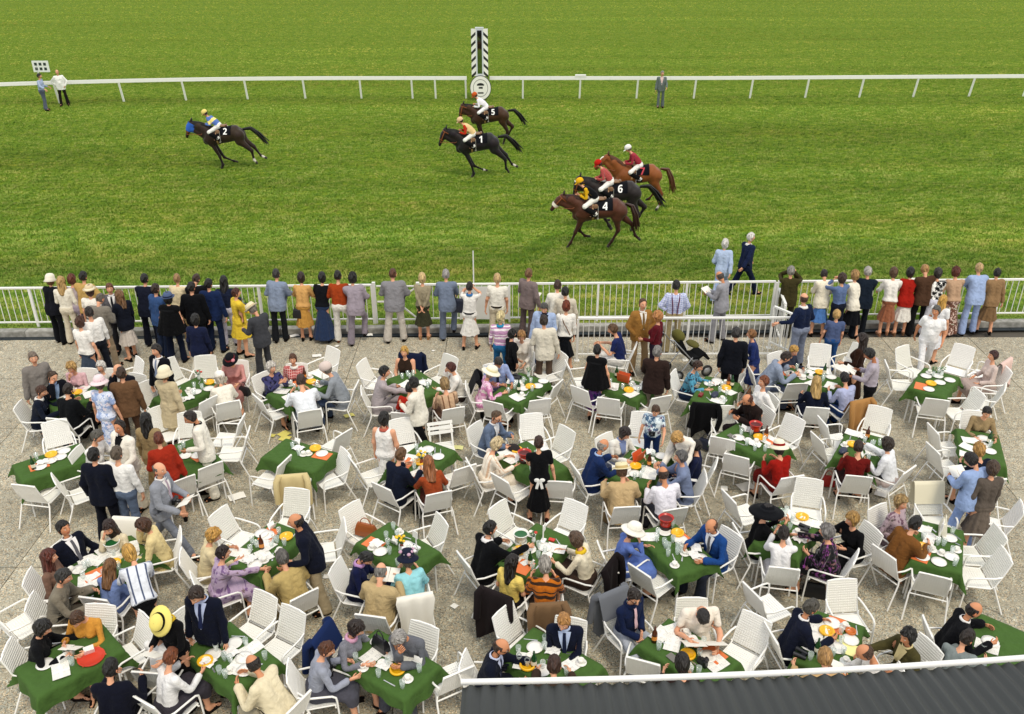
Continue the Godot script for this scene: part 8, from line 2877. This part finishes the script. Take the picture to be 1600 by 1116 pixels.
	wares("of the flowered navy hat", [["menu", -2.04, -10.53, 123], ["napkin", -1.99, -10.52, 37], ["plate", -1.56, -10.48, 39], ["plate", -1.92, -10.34, 32], ["card", -1.74, -10.53, 37], ["glass", -1.79, -10.88, 39], ["glass", -1.71, -10.69, 32], ["glass", -1.87, -10.66, 49], ["glass", -1.83, -10.50, 42], ["glass", -1.50, -10.34, 35], ["glass", -1.78, -10.31, 52], ["glass", -1.61, -10.30, 45], ["glass", -1.63, -10.05, 38], ["flowers", -1.61, -10.40, 39], ["cardstand", -1.40, -10.43, 39], ["drink", -1.39, -10.29, 39], ["cup", -1.69, -10.79, 39], ["cup", -2.05, -10.43, 32], ["fork", -1.47, -10.54, 39], ["fork", -1.44, -10.17, 32], ["knife", -1.57, -10.67, 39]])
	wares("of the pink scarf", [["blackbag", -1.66, -8.44, 41], ["paper", -1.53, -8.42, 25], ["paper", -1.44, -8.37, 62], ["paper", -1.76, -8.32, 39], ["paper", -1.33, -8.26, 16], ["glass", -1.95, -8.25, 41], ["glass", -1.54, -8.18, 34], ["glass", -1.14, -8.07, 27], ["glass", -1.63, -7.99, 44], ["glass", -1.32, -7.82, 37], ["ashtray", -1.41, -8.08, 41], ["napkin", -1.59, -8.16, 25], ["cup", -1.75, -8.56, 41], ["cup", -1.84, -8.12, 34], ["cup", -1.27, -7.94, 27], ["card", -1.18, -8.18, 25], ["fork", -1.30, -8.36, 41], ["fork", -1.83, -8.22, 34], ["knife", -1.48, -7.88, 41]])
	wares("of the yellow scarf", [["greenbucket", 0.13, -10.54, -67], ["ashtray", 0.11, -10.35, -67], ["plate", 0.48, -10.44, -67], ["plate", 0.25, -10.39, -50], ["cardstand", 0.46, -10.58, -67], ["redflowers", 0.32, -10.56, -67], ["paper", 0.65, -10.42, -73], ["paper", 0.17, -10.19, -36], ["menu", 0.17, -10.01, 29], ["bottle", 0.26, -10.05, -67], ["napkin", 0.50, -10.23, -73], ["glass", 0.13, -10.47, -67], ["glass", 0.39, -10.44, -50], ["glass", 0.48, -10.32, -57], ["glass", 0.03, -10.29, -64], ["glass", 0.38, -10.22, -47], ["glass", 0.20, -10.19, -54], ["glass", 0.29, -9.96, -61], ["redpack", 0.59, -10.61, -67], ["cup", 0.29, -10.74, -67], ["fork", 0.69, -10.55, -67], ["fork", 0.38, -10.04, -50], ["knife", 0.21, -10.30, -67]])
	wares("between two navy suits", [["plate", 0.50, -8.48, 33], ["plate", 0.29, -8.46, 26], ["plate", 0.37, -8.08, 43], ["napkin", 0.52, -8.40, 13], ["paper", 0.13, -8.23, 13], ["paper", 0.75, -8.19, 50], ["glass", 0.42, -8.56, 33], ["glass", 0.41, -8.44, 26], ["glass", 0.08, -8.38, 43], ["glass", 0.09, -8.23, 36], ["glass", 0.19, -8.16, 29], ["glass", 0.38, -8.13, 46], ["glass", 0.67, -8.01, 39], ["ashtray", 0.19, -8.15, 33], ["cup", 0.22, -8.29, 33], ["cup", 0.86, -8.21, 26], ["cup", 0.52, -8.17, 43], ["bottle", 0.27, -8.15, 33], ["fork", 0.78, -8.35, 33], ["fork", 0.53, -8.28, 26], ["knife", 0.25, -8.60, 33]])
	wares("of the cornflower blue dress", [["plate", 2.29, -10.80, 65], ["plate", 2.50, -10.61, 58], ["plate", 2.72, -10.19, 51], ["bucket", 2.32, -10.91, 65], ["ashtray", 2.48, -10.76, 65], ["menu", 2.56, -10.61, 149], ["paper", 2.04, -10.69, 91], ["glass", 2.43, -10.93, 65], ["glass", 2.18, -10.74, 58], ["glass", 2.14, -10.59, 51], ["glass", 2.38, -10.57, 68], ["glass", 2.24, -10.51, 61], ["glass", 2.25, -10.44, 54], ["glass", 2.29, -10.41, 71], ["glass", 2.42, -10.41, 64], ["glass", 2.46, -10.34, 57], ["glass", 2.40, -10.30, 74], ["glass", 2.26, -10.26, 67], ["napkin", 2.69, -10.41, 91], ["napkin", 2.64, -10.26, 68], ["cup", 2.53, -10.51, 65], ["cup", 2.51, -10.30, 58], ["cup", 2.32, -10.04, 51], ["fork", 2.46, -10.21, 65], ["fork", 2.34, -10.20, 58], ["knife", 2.59, -10.37, 65]])
	wares("of the newspaper reader", [["ashtray", 2.21, -8.33, 54], ["menu", 2.54, -8.36, 142], ["paper", 2.13, -8.79, 66], ["paper", 1.92, -8.69, 43], ["paper", 2.05, -8.53, 20], ["paper", 2.54, -8.19, 57], ["book", 2.01, -8.29, 54], ["brownbottle", 1.82, -8.57, 54], ["glass", 2.44, -8.52, 54], ["glass", 2.23, -8.50, 47], ["glass", 2.21, -8.45, 40], ["glass", 1.86, -8.44, 33], ["glass", 2.35, -8.32, 50], ["glass", 2.29, -8.04, 43], ["glass", 2.19, -8.04, 36], ["napkin", 2.32, -8.56, 66], ["plate", 2.46, -8.31, 54], ["camera", 2.36, -8.18, 54], ["cup", 2.25, -8.71, 54], ["cup", 2.10, -8.20, 47], ["cup", 2.18, -8.14, 40], ["fork", 1.94, -8.56, 54], ["fork", 2.26, -8.21, 47], ["knife", 2.13, -8.62, 54]])
	wares("of the huge black hat", [["ashtray", 4.46, -11.15, -63], ["paper", 4.32, -11.21, -41], ["paper", 4.58, -11.02, -64], ["paper", 4.34, -10.69, -27], ["glass", 4.25, -11.28, -63], ["glass", 4.16, -11.22, -46], ["glass", 4.15, -11.09, -53], ["glass", 4.29, -11.08, -60], ["glass", 4.09, -11.05, -67], ["glass", 4.19, -10.87, -50], ["glass", 3.96, -10.79, -57], ["glass", 3.83, -10.65, -64], ["glass", 4.05, -10.60, -47], ["binoc", 4.41, -10.86, -63], ["plate", 4.36, -11.05, -63], ["napkin", 4.26, -10.63, -41], ["cup", 3.82, -10.81, -63], ["cup", 4.28, -10.79, -46], ["fork", 4.50, -10.97, -63], ["fork", 4.03, -10.85, -46], ["knife", 3.93, -10.97, -63]])
	wares("of the tobacco jacket", [["ashtray", 6.02, -10.43, -66], ["menu", 5.93, -10.26, 34], ["plate", 6.22, -10.69, -66], ["plate", 6.51, -10.65, -73], ["plate", 5.93, -10.23, -56], ["plate", 6.35, -10.23, -63], ["plate", 6.12, -10.11, -70], ["cup", 6.14, -10.38, -66], ["cup", 6.49, -10.37, -73], ["cup", 6.24, -10.30, -56], ["glass", 6.60, -10.77, -66], ["glass", 6.11, -10.64, -73], ["glass", 6.27, -10.51, -56], ["glass", 6.35, -10.49, -63], ["glass", 6.40, -10.32, -70], ["glass", 6.06, -10.32, -77], ["glass", 6.32, -10.05, -60], ["napkin", 6.16, -10.56, -58], ["whitebag", 6.47, -10.81, -66], ["paper", 6.19, -10.89, -58], ["cardstand", 6.33, -10.62, -66], ["fork", 6.35, -10.87, -66], ["fork", 6.55, -10.55, -73], ["knife", 6.64, -10.68, -66]])
	wares("of the olive jacket", [["menu", 4.24, -8.86, 29], ["plate", 4.20, -8.89, -55], ["plate", 3.90, -8.64, -62], ["plate", 4.34, -8.59, -69], ["plate", 3.78, -8.50, -52], ["plate", 4.13, -8.45, -59], ["paper", 4.05, -8.91, -61], ["paper", 3.96, -8.79, -84], ["ashtray", 4.08, -8.73, -55], ["napkin", 4.05, -8.53, -61], ["napkin", 3.95, -8.48, -84], ["bottle", 3.84, -8.37, -55], ["glass", 4.26, -8.72, -55], ["glass", 4.20, -8.54, -62], ["glass", 4.17, -8.36, -69], ["glass", 4.03, -8.33, -52], ["glass", 3.84, -8.28, -59], ["glass", 3.73, -8.27, -66], ["glass", 4.06, -8.11, -73], ["binoc", 3.64, -8.33, -55], ["yellowpaper", 4.25, -8.45, -61], ["orange_ashtray", 4.39, -8.73, -55], ["redpack", 4.07, -8.56, -55], ["cup", 4.35, -8.83, -55], ["cup", 4.16, -8.23, -62], ["fork", 4.48, -8.76, -55], ["knife", 3.81, -8.60, -55]])
	wares("of the balding black jacket", [["paper", 6.04, -8.48, -57], ["plate", 6.12, -8.56, -61], ["glass", 5.95, -8.41, -61]])

func small_things() -> void:
	drape(-2.13, -16.04, 190, "1c2748", "navy jacket hung behind the blonde woman in brown", 0.5)
	drape(-1.04, -15.39, -95, "14141a", "black coat hung on the chair of the auburn woman in white", 0.75)
	drape(-1.39, -9.55, -15, "ece8dd", "white cloth hung on the chair of the woman in aqua", 0.72)
	drape(0.45, -9.41, -5, "8a6c4e", "tan leather coat hung behind the orange striped sweater", 0.7)
	drape(1.06, -10.05, -60, "1d1517", "very dark brown coat hung behind the yellow scarf", 0.8)
	drape(1.53, -8.99, 150, "7c8088", "grey jacket hung behind the navy shirt and pink tie", 0.75)
	drape(-2.10, -8.44, 110, "1f3468", "navy coat hung behind the woman in grey with a pink scarf", 0.55)
	drape(-5.80, -10.55, 185, "efebe0", "white shawl hung behind the cream blouse", 0.5)
	drape(-0.04, -9.58, 30, "2a2224", "dark jacket hung behind the yellow top", 0.72)
	drape(6.37, -14.79, -20, "b98850", "camel coat hung behind the pale blue shirt", 0.85)
	drape(3.63, -14.68, 8, "101014", "black coat thrown over the chair by the bending blonde woman", 0.6)
	drape(-3.61, -12.38, -8, "d8c592", "cream coat hung on a chair of the unoccupied table", 0.7)
	drape(6.67, -11.48, 178, "e3dcc2", "cream cloth over the chair behind the coffee cups", 0.5)
	drape(9.74, -16.33, -40, "e2c4ba", "pale pink cloth over the chair at the terrace edge", 0.6)
	bag(4.47, 0.00, -10.24, 15, "15151a", "black leather bag standing on the ground by the flowered dress", 0.34, 0.24)
	bag(-2.25, 0.45, -11.10, 20, "9a5222", "tan leather bag lying on a chair seat", 0.34, 0.22)
	bag(5.25, 0.12, -15.43, 0, "17171c", "black bag hanging beside the ginger man", 0.16, 0.2)
	bag(-4.94, 0.62, -18.84, 10, "1a1a20", "black bag held by the woman in apricot", 0.2, 0.22)
	bag(-5.99, 1.00, -18.39, 30, "202228", "black handbag held by the woman in the yellow coat", 0.24, 0.18)
	bag(-1.22, 0.72, -18.93, 10, "1d2236", "navy shoulder bag of the woman in white by the board", 0.26, 0.34)
	bag(1.21, 0.82, -17.74, 10, "b98a54", "beige shoulder bag of the auburn woman in white", 0.28, 0.24)
	bag(3.62, 0.05, -14.19, 40, "1c2236", "navy bag on the ground behind the grey steel blue jacket", 0.28, 0.2)
	bag(-2.30, 0.55, -8.25, 80, "17171c", "black bag on the lap of the pale grey sweater", 0.26, 0.22)
	bag(5.55, 0.02, -13.04, 10, "a82420", "red bag on the ground by the dark red sweater", 0.24, 0.2)
	bag(-5.30, 0.46, -15.50, 20, "17171c", "black handbag beside the woman in a white turban", 0.22, 0.18)
	litter(-4.76, -12.71, 60, "eeeae0", "white sheet dropped in the open aisle by the pushed-in chair", 0.2, 0.28)
	litter(-4.42, -18.09, 80, "eceae4", "white scrap on the terrace above the purple print table", 0.14, 0.2)
	litter(-4.40, -14.75, 40, "e8de7a", "yellow paper dropped above the unoccupied table", 0.2, 0.22)
	litter(-4.35, -14.59, 20, "e8de7a", "second yellow paper dropped above the unoccupied table", 0.2, 0.2)
	litter(-4.61, -14.69, 20, "e8de7a", "small yellow scrap beside the two yellow papers", 0.1, 0.12)
	litter(-3.26, -15.45, 60, "e8de7a", "yellow paper dropped behind the pale cloth hat chair", 0.14, 0.2)
	litter(-1.07, -14.27, 95, "e4e4a0", "pale yellow strip on the terrace beside the slatted chair", 0.14, 0.3)
	litter(6.42, -12.81, 30, "eceae4", "white sheet under the chair of the white jacket", 0.2, 0.24)
	litter(4.12, -13.00, 70, "eae8e2", "papers dropped under the chair below the red ice bucket", 0.24, 0.3)
	litter(3.72, -12.95, 10, "eae8e2", "white box lying below the red ice bucket table", 0.12, 0.16)
	litter(-4.05, -18.59, 30, "eae8e2", "small white scrap behind the rust sweater man", 0.09, 0.12)
	litter(-1.80, -18.34, 30, "eae8e2", "tiny white scrap on the open terrace", 0.07, 0.08)
	litter(9.43, -19.56, 10, "e9eef0", "white cup lying by the kerb under the white skirt", 0.12, 0.1)
	litter(-0.84, -10.01, 40, "eceae4", "white crumpled scrap between the aqua dress and yellow top", 0.1, 0.1)
	litter(2.36, -10.58, 10, "e6dce0", "pink-white scrap under the cornflower dress table", 0.1, 0.08)
	litter(-2.81, -10.65, 90, "eceae4", "white scrap beside the beige trousers", 0.1, 0.13)
	litter(-3.12, -10.38, 40, "e4ecee", "pale scrap by the khaki jacket chair", 0.09, 0.12)
	litter(-5.17, -19.14, 60, "eceae4", "white paper at the foot of the blue grey jacket", 0.14, 0.24)
	litter(-3.39, -19.19, 80, "eceae4", "white paper in the channel beside the lilac grey suit", 0.14, 0.16)
	litter(5.08, -19.96, 20, "e8e8e4", "white scrap behind the boy with a camera", 0.1, 0.1)
	slat_chair(-1.25, -13.57, 165, "white folding chair with wooden slats, unlike the woven ones")
	stroller(3.77, -17.23, 68)
